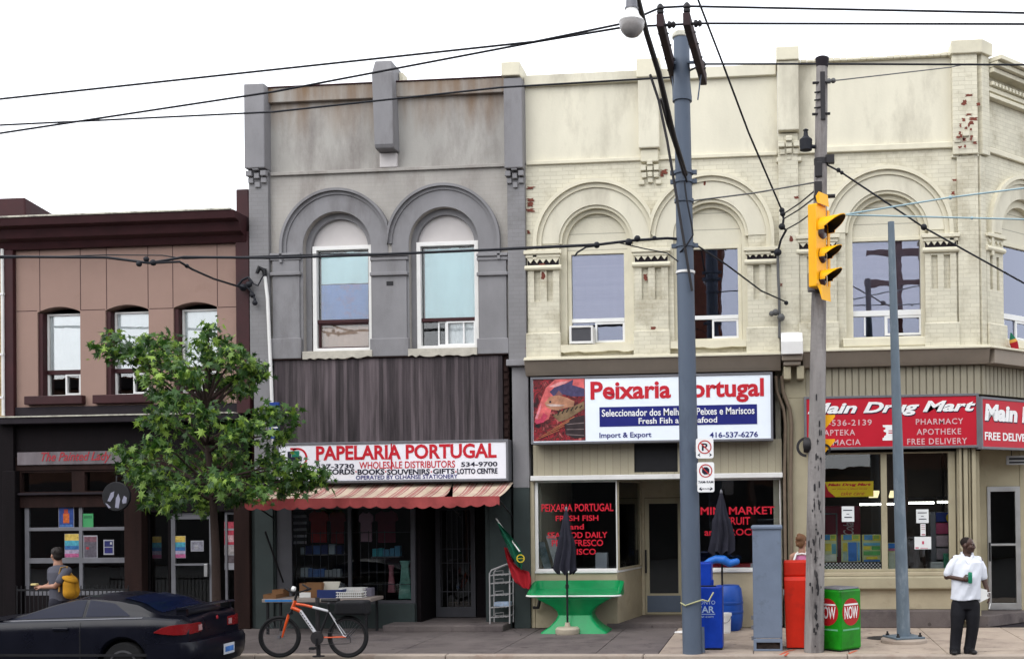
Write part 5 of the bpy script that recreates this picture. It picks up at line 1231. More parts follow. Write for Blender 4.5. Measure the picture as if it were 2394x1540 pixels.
for i, (px, py, col, lab) in enumerate(((738, 1375, (.14, .14, .15), 'grey ball low in the stationery window, left of the green one'), (768, 1378, (.07, .09, .03), 'dull green ball between two grey balls in the stationery window'), (797, 1374, (.12, .12, .13), 'grey ball nearest the mullion in the stationery window'), (838, 1386, (.2, .06, .03), 'orange brown ball just right of the window mullion'))):
    p = at(px, py, .32); o = MB().ball(p, .11, 16, 10).build('ball', P('ball', tuple(q*2.2 for q in col), .4), smooth=60); tag(o, lab, 'ball')
for a, t, c, d, col, lab in ((930, 1310, 962, 1400, (.06, .13, .11), 'long grey green gown hanging at the right end of the stationery window'), (905, 1320, 922, 1385, (.13, .05, .06), 'short red and pink patterned dress left of the long gown')):
    x0, x1, z0, z1 = R4(a, t, c, d, .26); w = x1-x0
    o = MB().plate([(x0, z0), (x1, z0), (x1-.25*w, z1-.1), (x1-.1*w, z1), (x0+.1*w, z1), (x0+.25*w, z1-.1)], [], .26, .34).build('hanging_dress', P('dress', tuple(q*2.5 for q in col), .9, var=.4), bev=.02); tag(o, lab, 'dress')
# drug store interior
lt_ = emit('fluorescent_tube', (1, .97, .85), 9)
for a, c, yy, Y, lab in ((2008, 2118, 1178, 2.6, 'long lit fluorescent tube at the left inside the drug store'), (2122, 2186, 1175, 2.6, 'lit fluorescent tube in the middle of the row inside the drug store'), (2189, 2232, 1173, 2.6, 'short lit fluorescent tube at the right end of the row inside the drug store')):
    x0, x1 = X(a, yy, Y), X(c, yy, Y); z = Z((a+c)/2, yy, Y)
    s = thing('ceiling_lamp', lab, 'lamp', ((x0+x1)/2, Y, z-.05))
    MB().box(x0, x1, Y-.05, Y+.05, z+.06, z+.11).build('housing', m_['gate'], s); MB().tube([(x0+.02, Y, z), (x1-.02, Y, z)], .019, 8).build('tube', lt_, s)
for a, c, lab in ((2031, 2052, 'lit square ceiling light left of the drug store mullion'), (2078, 2096, 'lit square ceiling light right of the drug store mullion')):
    x0, x1 = X(a, 1157, 1.8), X(c, 1157, 1.8); z = Z((a+c)/2, 1157, 1.8)
    tag(MB().add([(x0, 1.8, z-.05), (x1, 1.8, z-.05), (x1+.05, 2.0, z+.05), (x0+.05, 2.0, z+.05), (x0, 1.8, z-.01), (x1, 1.8, z-.01), (x1+.05, 2., z+.09), (x0+.05, 2., z+.09)], [(3,2,1,0), (4,5,6,7), (0,1,5,4), (1,2,6,5), (2,3,7,6), (3,0,4,7)]).build('ceiling_light', emit('ceiling_panel', (1, .85, .5), .7)), lab, 'lamp')
x0, x1, z0, z1 = R4(1923, 1182, 2012, 1328, .9)
s = thing('vending_machine', 'dark red cola vending machine inside the drug store', 'vending machine', ((x0+x1)/2, 1.1, 0))
MB().box(x0, x1, .9, 1.5, 0, z1).build('body', P('machine_red', (.16, .01, .025), .35), s, bev=.02)
text_mb('Cola', X(1971, 1235, .89), X(1996, 1235, .89), Z(1983, 1250, .89), Z(1983, 1221, .89), .89, shear=.3, bold=.01, rotz=1, depth=.005).build('lettering', P('pale_letters', (.4, .36, .36)), s)
MB().plate(rc(x0+.02, X(1958, 1240, .9), Z(1940, 1300, .9), Z(1940, 1199, .9)), [rc(x0+.05, X(1958, 1240, .9)-.03, Z(1940, 1297, .9), Z(1940, 1202, .9))], .87, .898).build('door_frame', m_['alu_dull'], s)
x0, x1, z0, z1 = R4(1928, 1125, 2042, 1161, .13)
s = thing('yellow_banner', 'yellow and red hanging banner with take care script in the drug store window', 'banner', ((x0+x1)/2, .13, z0))
MB().box(x0, x1, .13, .136, z0, z1).build('sheet', P('banner_yellow', (.85, .62, .02)), s)
MB().plate([(x0, z0), (x0+.22*(x1-x0), z0), (x0+.08*(x1-x0), z0+.4*(z1-z0)), (x0, z1)], [], .127, .1295).build('red_corner', m_['sign_red'], s)
cline(s, 'Main Drug Mart', 1935, 1129, 2036, 1137, .13, m_['wred'], .05, .3, depth=.003)
cline(s, 'our mission is where we say', 1945, 1140, 2028, 1145, .13, m_['wred'], .0, .2, depth=.003)
cline(s, 'take care', 1966, 1148, 2021, 1157, .13, m_['wred'], .0, .4, depth=.003)
def notice(label, a, t, c, d, bars, Y=.06, tint=None):
    x0, x1, z0, z1 = R4(a, t, c, d, Y); s = thing('notice', label, 'notice', ((x0+x1)/2, Y, z0))
    MB().box(x0, x1, Y, Y+.003, z0, z1).build('sheet', P('notice_paper', (.7, .72, .72), .7), s); b_ = MB()
    for u0, u1, v, h in bars: b_.box(x0+u0*(x1-x0), x0+u1*(x1-x0), Y-.003, Y-.0005, z0+v*(z1-z0), z0+(v+h)*(z1-z0))
    b_.build('printed_lines', tint or m_['black_l'], s)
nb_ = [(.12, .85, .72, .06), (.38, .6, .48, .04), (.2, .82, .26, .06)]
notice('white notice taped over the vending machine in the left drug store pane', 1968, 1183, 1997, 1219, nb_)
notice('white notice with two bold lines at the top of the right drug store pane', 2142, 1190, 2171, 1222, nb_)
notice('narrow paper slip between two notices in the right drug store pane', 2152, 1224, 2164, 1252, [(.15, .85, .85, .04), (.15, .85, .7, .04), (.15, .85, .55, .04), (.2, .9, .06, .1)], tint=P('slip_print', (.4, .12, .16)))
notice('wide white notice with a red spot, lowest in the right drug store pane', 2138, 1254, 2177, 1283, [(.45, .57, .4, .25), (.05, .25, .06, .1), (.35, .8, .06, .04)], tint=P('notice_red', (.5, .06, .12)))
def pack(label, a, t, c, d, cells, Y=.14):
    x0, x1, z0, z1 = R4(a, t, c, d, Y); s = thing('display_pack', label, 'pack', ((x0+x1)/2, Y, z0), 'bright packs standing in the drug store window')
    MB().box(x0, x1, Y, Y+.05, z0, z1).build('card', P('pack_card', (.45, .5, .25), .4), s, bev=.004)
    for k, (u0, v0, u1, v1, col) in enumerate(cells): MB().box(x0+u0*(x1-x0), x0+u1*(x1-x0), Y-.012-.0004*k, Y-.0005, z0+v0*(z1-z0), z0+v1*(z1-z0)).build('print', P('pack_print', col, .4, var=.3), s)
BL, YE, GR, TE, WH = (.02, .16, .5), (.6, .5, .03), (.08, .33, .08), (.08, .3, .36), (.45, .48, .4)
top_ = [(.03, .78, .97, .98, YE), (.1, .8, .55, .99, (.05, .22, .42)), (.6, .84, .9, .97, (.25, .4, .06))]
pack('bright pack with yellow and pale panels beside the wooden pole, in the drug store window', 1923, 1249, 1956, 1313, top_+[(.2, .4, .6, .68, YE), (.66, .3, .95, .66, TE), (.05, .03, .95, .28, WH)])
pack('bright pack with a tall blue panel in the drug store window', 1967, 1249, 2012, 1313, top_+[(.35, .03, .8, .72, BL), (.08, .4, .3, .7, YE), (.08, .05, .3, .36, (.3, .42, .35)), (.84, .05, .95, .72, (.1, .35, .6))])
pack('bright pack with yellow and green bars beside the drug store mullion', 2016, 1249, 2060, 1313, top_+[(.06, .6, .94, .7, (.1, .35, .5)), (.06, .45, .45, .58, YE), (.5, .45, .94, .58, GR), (.06, .25, .94, .4, GR), (.2, .1, .8, .2, YE), (.06, .02, .94, .08, BL)])
pack('partly hidden pale green pack right of the drug store mullion', 2076, 1268, 2093, 1332, [(.05, .8, .95, .98, BL), (.05, .7, .95, .79, (.35, .1, .2)), (.1, .05, .9, .65, (.4, .45, .36))])
x0, x1, z0, z1 = R4(1923, 1314, 2060, 1333, .1); lt2 = MB()
nc = 34; 
for i in range(nc):
    for j in range(5):
        if (i+j) % 2 == 0: lt2.box(x0+(x1-x0)*i/nc, x0+(x1-x0)*(i+.8)/nc, .094, .1, z0+(z1-z0)*j/5, z0+(z1-z0)*(j+.85)/5)
s = thing('lattice_strip', 'black and white chequered strip along the bottom of the left drug store pane', 'lattice', ((x0+x1)/2, .1, z0))
MB().box(x0, x1, .101, .115, z0, z1).build('backing', m_['black'], s); lt2.build('chequers', m_['white_l'], s)
x0, x1, z0, z1 = R4(2189, 1196, 2237, 1312, .5)
s = thing('goods_display', 'tall stand of blue, pink and white boxes at the right of the drug store window', 'display stand', ((x0+x1)/2, .5, 0))
MB().box(x0-.1, x0-.01, .5, .9, 0, z1).box(x0-.009, x1, .85, .9, 0, z1).build('stand', m_['alu_dull'], s)
for k, (v0, v1, col) in enumerate(((.8, .99, (.015, .03, .18)), (.56, .78, (.4, .06, .14)), (.3, .53, (.42, .32, .36)), (.04, .27, (.3, .25, .28)))):
    MB().box(x0, x1, .5, .8, z0+v0*(z1-z0), z0+v1*(z1-z0)).build('box', P('goods_box', col, .4, var=.3), s, bev=.006)
MB().lathe([(0, -.01), (.09, -.01), (.09, .004)], (x1-.1, .49, z0+.88*(z1-z0)), 20, (0, 1, 0)).build('price_disc', P('disc_yellow', (.6, .42, .02)), s)
for a, t, c, d, col, lab in ((2176, 1313, 2206, 1332, (.4, .42, .42), 'low pale grey box on the drug store window ledge'), (2207, 1293, 2235, 1332, (.05, .25, .15), 'green edged bin at the right corner of the drug store window')):
    x0, x1, z0, z1 = R4(a, t, c, d, .2); r = MB().plate(rc(x0, x1, z0, z1), [rc(x0+.03, x1-.03, z0+.03, z1-.03)], .2, .22).box(x0+.01, x1-.01, .221, .4, z0, z1-.005).build('bin', P('bin', col, .5), bev=.006); tag(r, lab, 'bin')
p = at(2378, 1076, .9); s = thing('hanging_sign', 'small grey sign plate hanging under the dark soffit by the drug store door', 'sign', p)
MB().box(p.x-.2, p.x+.3, .88, .92, p.z-.08, p.z+.09).build('board', P('grey_plate', (.28, .28, .28)), s, bev=.005)
MB().box(p.x-.15, p.x+.28, .875, .879, p.z+.01, p.z+.05).box(p.x-.15, p.x+.28, .875, .879, p.z-.05, p.z-.02).build('printed_lines', m_['black'], s)
MB().tube([(p.x-.1, .9, p.z+.09), (p.x-.1, .9, rz0-.2)], .008, 6).build('hanger', m_['black'], s)
# ================================================================ poles and lamps
gp_ = gd(1619, 1527); Yp = gp_.y
s = thing('utility_pole', 'tall grey painted steel utility pole with two timber crossarms in front of the fish shop', 'utility pole', gp_)
top = at(1592, 82, Yp)
def along(pz, gp_=gp_, top=top): t = (pz-gp_.z)/(top.z-gp_.z); return gp_ + (top-gp_)*t
k = FPX/(Yp+20)
zz = [0, 2, 4, 6, 7.2, top.z]; rr = [23/k, 22.5/k, 21/k, 20/k, 19.5/k, 18/k]
MB().tube([along(z) for z in zz], rr, 28).build('shaft', m_['steel_pole'], s, smooth=50)
zc1 = Z(1595, 238, Yp)
mb = MB(); mb.lathe([(18/k+.003, 0), (23/k, .0), (23/k, .06), (19.5/k, .3), (19/k, 1.0), (18.4/k+.002, 1.02)], along(zc1)); mb.build('collar', m_['steel_pole'], s, smooth=40)
MB().lathe([(.125, -.06), (.135, -.05), (.135, .0), (.11, .03)], along(top.z)).build('cap', m_['flash'], s, smooth=40)
for py in (404, 425, 575, 470):
    z = Z(1600, py, Yp); bd = MB().lathe([(20/k, -.025), (23/k, -.025), (23/k, .025), (20/k, .025)], along(z))
    if py != 470:
        c = along(z); bd.box(c.x-.2, c.x-.1, c.y-.03, c.y+.03, z-.03, z+.03).box(c.x+.1, c.x+.2, c.y-.03, c.y+.03, z-.03, z+.03)
    bd.build('pole_band', m_['steel_pole'], s)
MB().lathe([(21/k, -.02), (22/k+.004, -.018), (22/k+.004, .018), (21/k, .02)], along(Z(1605, 637, Yp))).build('tape_band', m_['white'], s)
yn, yf_ = -5.0, -2.8
za = at(1597, 45, yn).z
ends = []
for (a, c) in ((1535, 1578), (1597, 1645)):
    p, q = at(a+12, 55, yn), at(c, 175, yf_); x_n, x_f = X(a+8, 60, yn), X(c, 180, yf_)
    mb = MB().hexa([(x_n-.05, yn, za-.09), (x_n+.05, yn, za-.09), (x_f+.05, yf_, za-.09), (x_f-.05, yf_, za-.09)], [(x_n-.05, yn, za+.09), (x_n+.05, yn, za+.09), (x_f+.05, yf_, za+.09), (x_f-.05, yf_, za+.09)])
    am = mb.build('crossarm', m_['arm_wood'], s, bev=.012)
    ends.append((x_n, x_f))
    ins = [(0.03, .0)] if a < 1560 else [(.03, 0), (.95, 0)]
    im = MB()
    for t, _ in ins:
        x, y = x_n+(x_f-x_n)*t, yn+(yf_-yn)*t
        im = MB().lathe([(.02, .09), (.02, .12), (.045, .12), (.05, .15), (.03, .165), (.05, .18), (.045, .22), (.02, .25)], (x, y, za), 12); im.build('insulator', m_['dark_steel'], am, smooth=40)
    x, y = x_n+.05, yn+.12
    MB().lathe([(.02, 0), (.02, .04), (.05, .05), (.05, .08), (.03, .1), (.05, .12), (.03, .15)], (x, y, za-.02), 12, (1, 0, 0)).build('insulator', m_['dark_steel'], am, smooth=40)
    bt = MB()
    for t in (.2, .38, .6, .8): x, y = x_n+(x_f-x_n)*t, yn+(yf_-yn)*t; bt.tube([(x-.075, y, za), (x+.08, y, za)], .012, 6)
    bt.build('bolt', m_['dark_steel'], am)
sb = MB(); c = along(zc1+.03)
for a, q in ((ends[0], .15), (ends[1], .1)):
    x = a[0]+(a[1]-a[0])*.85; sb.tube([(c.x+(x-c.x)*.85, c.y+.03, c.z), (x, yn+(yf_-yn)*.8, za-.09)], .012, 6)
sb.tube([(ends[0][1], -3.5, za), (ends[1][1], -3.5, za)], .025, 6)
sb.build('stay_rod', m_['steel_pole'], s)
MB().tube([at(1520, 175, Yp-.35), at(1540, 235, Yp-.3), at(1560, 330, Yp-.25), at(1585, 480, Yp-.22), at(1618, 680, Yp-.16)], .02, 8).build('riser_rod', m_['dark_steel'], s, smooth=50)
MB().tube([along(.02)+Vector((.16, -.02, 0)), along(.4)+Vector((.155, -.02, 0))], .03, 8).build('foot_stub', m_['steel_pole'], s)
rope = MB().tube([along(.78)+Vector((-.16, -.02, -.02)), along(.78)+Vector((-.08, -.165, -.05)), along(.78)+Vector((.06, -.17, 0)), along(.78)+Vector((.17, -.1, .03)), at(1656, 1405, Yp-.1), at(1668, 1384, Yp-.02)], .012, 6)
tag(rope.build('rope', P('pale_rope', (.4, .4, .22), .9), smooth=60), 'frayed pale rope tied round the grey steel pole to the blue newspaper box', 'rope')
# street lamp on its bracket
s = thing('street_lamp', 'street lamp with dim glass bowl on a long dark arm off the steel pole', 'street lamp', along(Z(1600, 415, Yp)))
base = at(1602, 408, Yp-.16); tipY = -7.0
pts = [base, at(1575, 320, -4.4), at(1540, 170, -5.3), at(1512, 80, -6.0), at(1487, -20, -6.9), at(1476, -45, -7.3)]
pts[-1].z = pts[-2].z-.0
MB().tube(pts, [.04, .04, .038, .036, .032, .03], 10).build('arm', m_['dark_steel'], s, smooth=60)
a1 = at(1545, 232, -5.0); 
MB().tube([at(1606, 425, Yp-.14), at(1560, 290, -4.6), at(1545, 232, -5.12)], .016, 8).build('brace', m_['dark_steel'], s, smooth=60)
lc = at(1477, 58, -7.25); kk = FPX/12.75
tp = Vector((lc.x, lc.y, pts[-1].z))
MB().lathe([(.02, 60/kk), (13/kk, 60/kk), (14/kk, 42/kk), (16/kk, 40/kk), (16/kk, 36/kk), (.02, 36/kk)], lc, 18).build('photocell', m_['alu_dull'], s, smooth=40)
MB().tube([pts[-1], Vector((lc.x, lc.y, lc.z+70/kk)), Vector((lc.x, lc.y, lc.z+58/kk))], .025, 8).build('hook', m_['dark_steel'], s)
MB().lathe([(14/kk, 37/kk), (15/kk, 30/kk), (20/kk, 20/kk), (29/kk, 9/kk), (31/kk, 6/kk), (30/kk, 4/kk)], lc, 24).build('hood', m_['white'], s, smooth=50)
lg = mat('lamp_bowl_glass', (.3, .28, .27), .2, .2, 8, .1, 30, spec=.6)
MB().lathe([(30/kk, 5/kk), (29/kk, -5/kk), (25/kk, -16/kk), (16/kk, -26/kk), (6/kk, -30/kk), (.001, -31/kk)], lc, 24).build('bowl', lg, s, smooth=60)
# parking signs on the steel pole
def psign(label, a, t, c, d, kind):
    Y = Yp-.2; x0, x1, z0, z1 = R4(a, t, c, d, Y); w = x1-x0
    s = thing('parking_sign', label, 'traffic sign', ((x0+x1)/2, Y, z0))
    r = .03; pl = []
    for cx, cz, a0 in ((x1-r, z1-r, 0), (x0+r, z1-r, 90), (x0+r, z0+r, 180), (x1-r, z0+r, 270)): pl += [(cx+r*cos(radians(a0+q)), cz+r*sin(radians(a0+q))) for q in (0, 30, 60, 90)]
    MB().plate(pl, [], Y, Y+.004).build('board', m_['white_l'], s)
    MB().box(x0-.02, x0+.05, Y+.005, Y+.03, z0+.1, z0+.14).box(x0-.02, x0+.05, Y+.005, Y+.03, z1-.14, z1-.1).build('bracket', m_['alu_dull'], s)
    cx, cz, R_ = (x0+x1)/2, z1-w*.5, w*.39
    if kind == 'p': text_mb('P', cx-R_*.42, cx+R_*.42, cz-R_*.55, cz+R_*.55, Y-.003, bold=.03, depth=.003).build('lettering', m_['black_l'], s)
    else: MB().plate([(cx+R_*.6*cos(radians(22.5+45*k)), cz+R_*.6*sin(radians(22.5+45*k))) for k in range(8)], [], Y-.003, Y).build('octagon', m_['black_l'], s)
    rm = MB().ring(cx, cz, R_*.84, R_, 0, 2*pi, Y-.004, Y, 32)
    rm.obox((cx, Y-.0042, cz), (R_*1.75, .003, R_*.16), Matrix.Rotation(radians(45), 3, 'Y')); rm.build('red_circle', P('sign_ring_red', (.45, .03, .03)), s)
    ar = MB(); az = z0+w*.2
    for sg in (-1, 1):
        tx = cx+sg*w*.42; q = [(tx, az), (tx-sg*w*.17, az+w*.11), (tx-sg*w*.13, az+w*.03), (tx-sg*w*(.13 if kind == 'p' else .2), az-w*.03), (tx-sg*w*.17, az-w*.11)]
        ar.plate(q if sg > 0 else q[::-1], [], Y-.003, Y)
    ar.build('arrow', m_['black_l'], s)
    if kind != 'p':
        text_mb('7AM-9AM', x0+w*.06, x1-w*.06, z0+w*.52, z0+w*.67, Y-.003, bold=.02, depth=.003).build('lettering', m_['black_l'], s)
        text_mb('MON-FRI', cx-w*.22, cx+w*.22, az-w*.035, az+w*.035, Y-.003, bold=.01, depth=.003).build('lettering', m_['black_l'], s)
psign('white no parking sign with a struck P, upper sign on the grey steel pole', 1627, 1024, 1668, 1071, 'p')
psign('taller no stopping sign reading 7AM-9AM below the struck P sign', 1630, 1080, 1670, 1150, 's')
# wooden signal pole
gw = gd(1903, 1523); Yw = gw.y; kw_ = FPX/(Yw+20)
s = thing('wooden_pole', 'weathered round wooden pole carrying the yellow traffic signal', 'utility pole', gw)
tw = at(1922, 140, Yw)
def aw_(z, gw=gw, tw=tw): return gw + (tw-gw)*((z-gw.z)/(tw.z-gw.z))
n = 26; zs_ = [tw.z*i/n for i in range(n+1)]
MB().tube([aw_(z) for z in zs_], [(23-10*z/tw.z)/kw_+random.uniform(-.003, .003) for z in zs_], 24).build('shaft', m_['wood_pole'], s, smooth=50)
MB().lathe([(13/kw_, -.12), (15.5/kw_, -.02), (16/kw_, .02), (12/kw_, .035)], aw_(tw.z), 20).build('cap', m_['charcoal'], s, smooth=40)
hw = MB()
for py in (197, 270): c = aw_(Z(1920, py, Yw)); hw.tube([(c.x-.14, c.y-.06, c.z), (c.x+.13, c.y-.06, c.z)], .02, 6)
c0, c1 = aw_(Z(1920, 175, Yw)), aw_(Z(1918, 285, Yw))
hw.box(c0.x-.03, c0.x+.04, c0.y-.12, c0.y-.07, c1.z, c0.z)
for py in (220, 238, 256): c = aw_(Z(1920, py, Yw)); hw.tube([(c.x-.11, c.y-.07, c.z), (c.x, c.y-.1, c.z)], .012, 6)
hw.build('pole_strap', m_['dark_steel'], s)
c = aw_(Z(1918, 375, Yw)); mb = MB().lathe([(14/kw_, -.07), (16/kw_, -.07), (16/kw_, .02), (14/kw_, .02)], c, 16); mb.box(c.x+.08, c.x+.2, c.y-.08, c.y+.02, c.z-.06, c.z+.06); mb.build('clamp', m_['dark_steel'], s)
c = aw_(Z(1918, 338, Yw)); mb = MB().tube([(c.x-.08, c.y-.05, c.z-.05), (c.x-.16, c.y-.05, c.z-.04)], .03, 8); q = at(1884, 333, Yw-.05)
mb.lathe([(.05, -.13), (.09, -.12), (.095, .04), (.06, .07), (.035, .1), (.03, .17), (.045, .18), (.02, .2)], q, 14); mb.build('junction_pot', m_['cable'], s, smooth=40)
for py, w_ in ((400, .0), (445, .02)):
    c = aw_(Z(1915, py, Yw)); MB().box(c.x-.09, c.x+.02, c.y-.14, c.y-.08, c.z-.12-w_*3, c.z+.1).build('tar_patch', m_['dark_steel'], s, bev=.01)
c = aw_(Z(1910, 462, Yw)); MB().tube([(c.x-.1, c.y-.05, c.z), (c.x+.22, c.y-.05, c.z)], .03, 8).build('span_bracket', m_['dark_steel'], s)
MB().tube([at(1918, 1128, Yw-.03), at(1918, 1300, Yw-.03), at(1918, 1513, Yw-.03)], .025, 8).build('conduit', m_['alu_dull'], s, smooth=50)
c = at(1882, 1040, Yw); mb = MB().lathe([(.03, -.06), (.11, -.05), (.12, .0), (.11, .05), (.03, .06)], (c.x+.03, c.y, c.z), 16, (1, 0, 0)); mb.ring(c.x+.02, c.z-.03, .11, .15, pi*.5, pi*1.5, c.y-.03, c.y+.03, 14); mb.build('signal_mount', m_['dark_steel'], s, smooth=40)
# poster scraps and tar on the pole
sc = MB()
rnd = random.Random(3)
for i in range(44):
    z = rnd.choice([rnd.uniform(.1, 3.9), rnd.uniform(1.2, 3.0)]); c = aw_(z); r = (23-10*z/tw.z)/kw_+.003; a = rnd.gauss(-1.6, .35)
    w_, h_ = rnd.uniform(.004, .014), rnd.uniform(.015, .07); da = w_/r
    P_ = [c+Vector((r*cos(a+s1*da), r*sin(a+s1*da), s2*h_*rnd.uniform(.5, 1))) for s1, s2 in ((-1, -1), (1, -1), (1.3, .2), (.8, 1), (-.9, .8))]
    Q_ = [p+Vector((cos(a), sin(a), 0))*.004 for p in P_]; mm = len(P_)
    sc.add(P_+Q_, [tuple(range(mm, 2*mm)), tuple(range(mm))[::-1]]+[(i, (i+1) % mm, (i+1) % mm+mm, i+mm) for i in range(mm)])
for i in range(16):
    z = rnd.uniform(.15, 2.3); c = aw_(z); r = (23-10*z/tw.z)/kw_+.002; a = rnd.gauss(-1.5, .16); da = rnd.uniform(.01, .03)/r; h_ = rnd.uniform(.04, .13)
    P_ = [c+Vector((r*cos(a+q1*da), r*sin(a+q1*da), q2*h_)) for q1, q2 in [(rnd.uniform(.4, 1)*cos(t), rnd.uniform(.5, 1)*sin(t)) for t in [2*pi*k/9 for k in range(9)]]]
    Q_ = [p+Vector((cos(a), sin(a), 0))*.003 for p in P_]; mm = 9
    sc.add(P_+Q_, [tuple(range(mm, 2*mm)), tuple(range(mm))[::-1]]+[(i_, (i_+1) % mm, (i_+1) % mm+mm, i_+mm) for i_ in range(mm)])
o = sc.build('staple_scrap', m_['dark_steel'], s); o['kind'] = 'stuff'
# traffic signal: yellow head seen nearly edge on, three visors reaching right
m_['yellow'] = mat('signal_yellow', (.88, .42, .004), .42, .08, 4, .03, 40, c2=(.4, .2, .01), amt=.1)
Yt = Yw-.32
def tz(py): return Z(1925, py, Yt)
cT = at(1918, 575, Yt)
s = thing('traffic_signal', 'yellow three lamp traffic signal on the wooden pole with its visors facing right', 'traffic light', (cT.x, cT.y, tz(690)))
TM = Matrix.Translation((X(1922, 575, Yt), Yt, 0)) @ Matrix.Rotation(radians(-33), 4, 'Z')      # local x = facing direction, local y = width
hz1, hz0 = tz(478), tz(672)
MB(TM).box(-.16, .0, -.14, .14, hz0, hz1).build('housing', m_['yellow'], s, bev=.02)
MB(TM).box(.002, .02, -.2, -.141, hz0+.03, hz1-.06).box(.002, .02, .141, .2, hz0+.03, hz1-.06).build('backplate', m_['yellow'], s)
MB(TM).plate([(.0, hz1), (.05, hz1-.02), (.03, hz1+.16), (-.02, hz1+.1)], [], -.13, .13).build('end_fin', m_['yellow'], s); MB(TM).plate([(-.02, hz0+.02), (.05, hz0+.02), (.06, hz0-.2), (.02, hz0-.06)], [], -.13, .13).build('end_fin', m_['yellow'], s)
for py, r in ((527, .165), (590, .12), (643, .12)):
    zc_ = tz(py+8); n = 16; vs = []; fs = []; Lh = .36 if r > .15 else .3
    for i in range(n+1):
        a = pi*1.18*(i/n)-pi*.09; y_, z_ = r*cos(a), r*sin(a)
        ln = Lh*(.3+.7*max(0, sin(max(0, min(pi, a))))**.8)
        for rr_, xx in ((1, .02), (1, .02+ln), (.93, .02+ln), (.93, .02)): vs.append((xx, y_*rr_, zc_+z_*rr_))
    for i in range(n):
        for q in range(4): fs.append((4*i+q, 4*i+(q+1) % 4, 4*i+4+(q+1) % 4, 4*i+4+q))
    fs += [(0, 3, 2, 1), (4*n, 4*n+1, 4*n+2, 4*n+3)]
    vo = MB(TM).add(vs, fs).build('visor', m_['yellow'], s, smooth=40)
    iv = [(x-.001 if k % 4 in (1, 2) else x, y*.925/(1 if k % 4 in (2, 3) else 1)*(1 if k % 4 in (2, 3) else .9999), zz) for k, (x, y, zz) in enumerate(vs)]
    vs2 = []
    for i in range(n+1):
        a = pi*1.18*(i/n)-pi*.09; ln = Lh*(.3+.7*max(0, sin(max(0, min(pi, a))))**.8)
        for rr_, xx in ((.925, .025), (.925, .015+ln), (.9, .015+ln), (.9, .025)): vs2.append((xx, r*cos(a)*rr_, zc_+r*sin(a)*rr_))
    MB(TM).add(vs2, fs).build('visor_lining', m_['black'], vo, smooth=40)
    MB(TM).lathe([(.01, -.002), (r*.9, .0), (r*.9, .01), (r*.5, .03), (.01, .04)], (.0, 0, zc_), 20, (1, 0, 0)).build('lens', P('dark_lens', (.05, .02, .015), .15), s, smooth=50)
q0, q1, q2, q3 = R4(1888, 640, 1906, 683, Yw-.12); bx('mount_box', m_['alu_dull'], s, q0, q1, Yw-.2, Yw-.1, q2, q3, .01)
MB().tube([aw_(tz(460)), (X(1915, 470, Yt), Yt, tz(476))], .035, 8).build('bracket', m_['alu_dull'], s)
MB().tube([aw_(tz(676)), (X(1916, 676, Yt), Yt, tz(668))], .035, 8).build('bracket', m_['dark_steel'], s)
# pedestrian signal, only its two visors show past the pole
Yq = Yw-.05
s = thing('walk_signal', 'yellow pedestrian signal half hidden behind the wooden pole below the traffic light', 'traffic light', at(1915, 1065, Yq))
x0, x1, z0, z1 = R4(1894, 975, 1912, 1060, Yq)
MB().box(x0, x1, Yq+.2, Yq+.42, z0, z1).build('housing', m_['yellow'], s, bev=.015)
for t, bt, lit in ((970, 1007, 0), (1027, 1062, 1)):
    z1, z0 = Z(1930, t, Yq), Z(1930, bt, Yq); xa, xb = x1-.02, X(1953, t, Yq)
    mb = MB()
    for y in (Yq+.12, Yq+.44): mb.plate([(xa, z0-.04), (xa+.1, z0), (xb, z1-.02), (xb, z1), (xa, z1)], [], y, y+.012)
    mb.hexa([(xa, Yq+.12, z1), (xb, Yq+.12, z1-.0), (xb, Yq+.452, z1), (xa, Yq+.452, z1)], [(xa, Yq+.12, z1+.012), (xb, Yq+.12, z1+.012), (xb, Yq+.452, z1+.012), (xa, Yq+.452, z1+.012)])
    vo = mb.build('visor', m_['yellow'], s)
    if lit: MB().ring(xa+.13, z0+.08, .055, .085, 0, 2*pi, Yq+.105, Yq+.119, 16).build('visor_ring', m_['black'], vo)
# galvanised stub post
g0 = gd(2113, 1500); Yg = g0.y; kg = FPX/(Yg+20)
s = thing('steel_post', 'tapered galvanised steel post with bolted base in front of the drug store windows', 'post', g0)
tg = at(2083, 519, Yg)
zl_ = [g0.z+.1+(tg.z-g0.z-.1)*i/10 for i in range(11)]
MB().tube([g0+(tg-g0)*((z-g0.z)/(tg.z-g0.z)) for z in zl_], [(15.5-8*i/10)/kg for i in range(11)], 20).build('shaft', m_['galv'], s, smooth=50)
MB().obox((g0.x, g0.y, .085), (.5, .5, .03), Matrix.Rotation(radians(20), 3, 'Z')).build('base_plate', m_['galv'], s, bev=.008)
bb = MB()
for sx_, sy_ in ((-1, -1), (1, -1), (1, 1), (-1, 1)):
    q = Matrix.Rotation(radians(20), 3, 'Z') @ Vector((.19*sx_, .19*sy_, 0)); bb.lathe([(.03, .1), (.03, .125), (.016, .126), (.016, .16)], (g0.x+q.x, g0.y+q.y, 0), 6)
bb.build('anchor_bolt', m_['dark_steel'], s)
MB().lathe([(.36, .002), (.36, .045), (.34, .068), (.01, .07)], (g0.x, g0.y, 0), 28).build('footing', m_['kerb'], s, smooth=30)
pmh = gd(2064, 1491); tag(MB().lathe([(.01, .001), (.26, .001), (.26, .006), (.2, .008), (.01, .008)], pmh, 24).build('manhole_cover', m_['dark_steel']), 'dark round cover in the pavement between the green box and steel post', 'manhole cover')
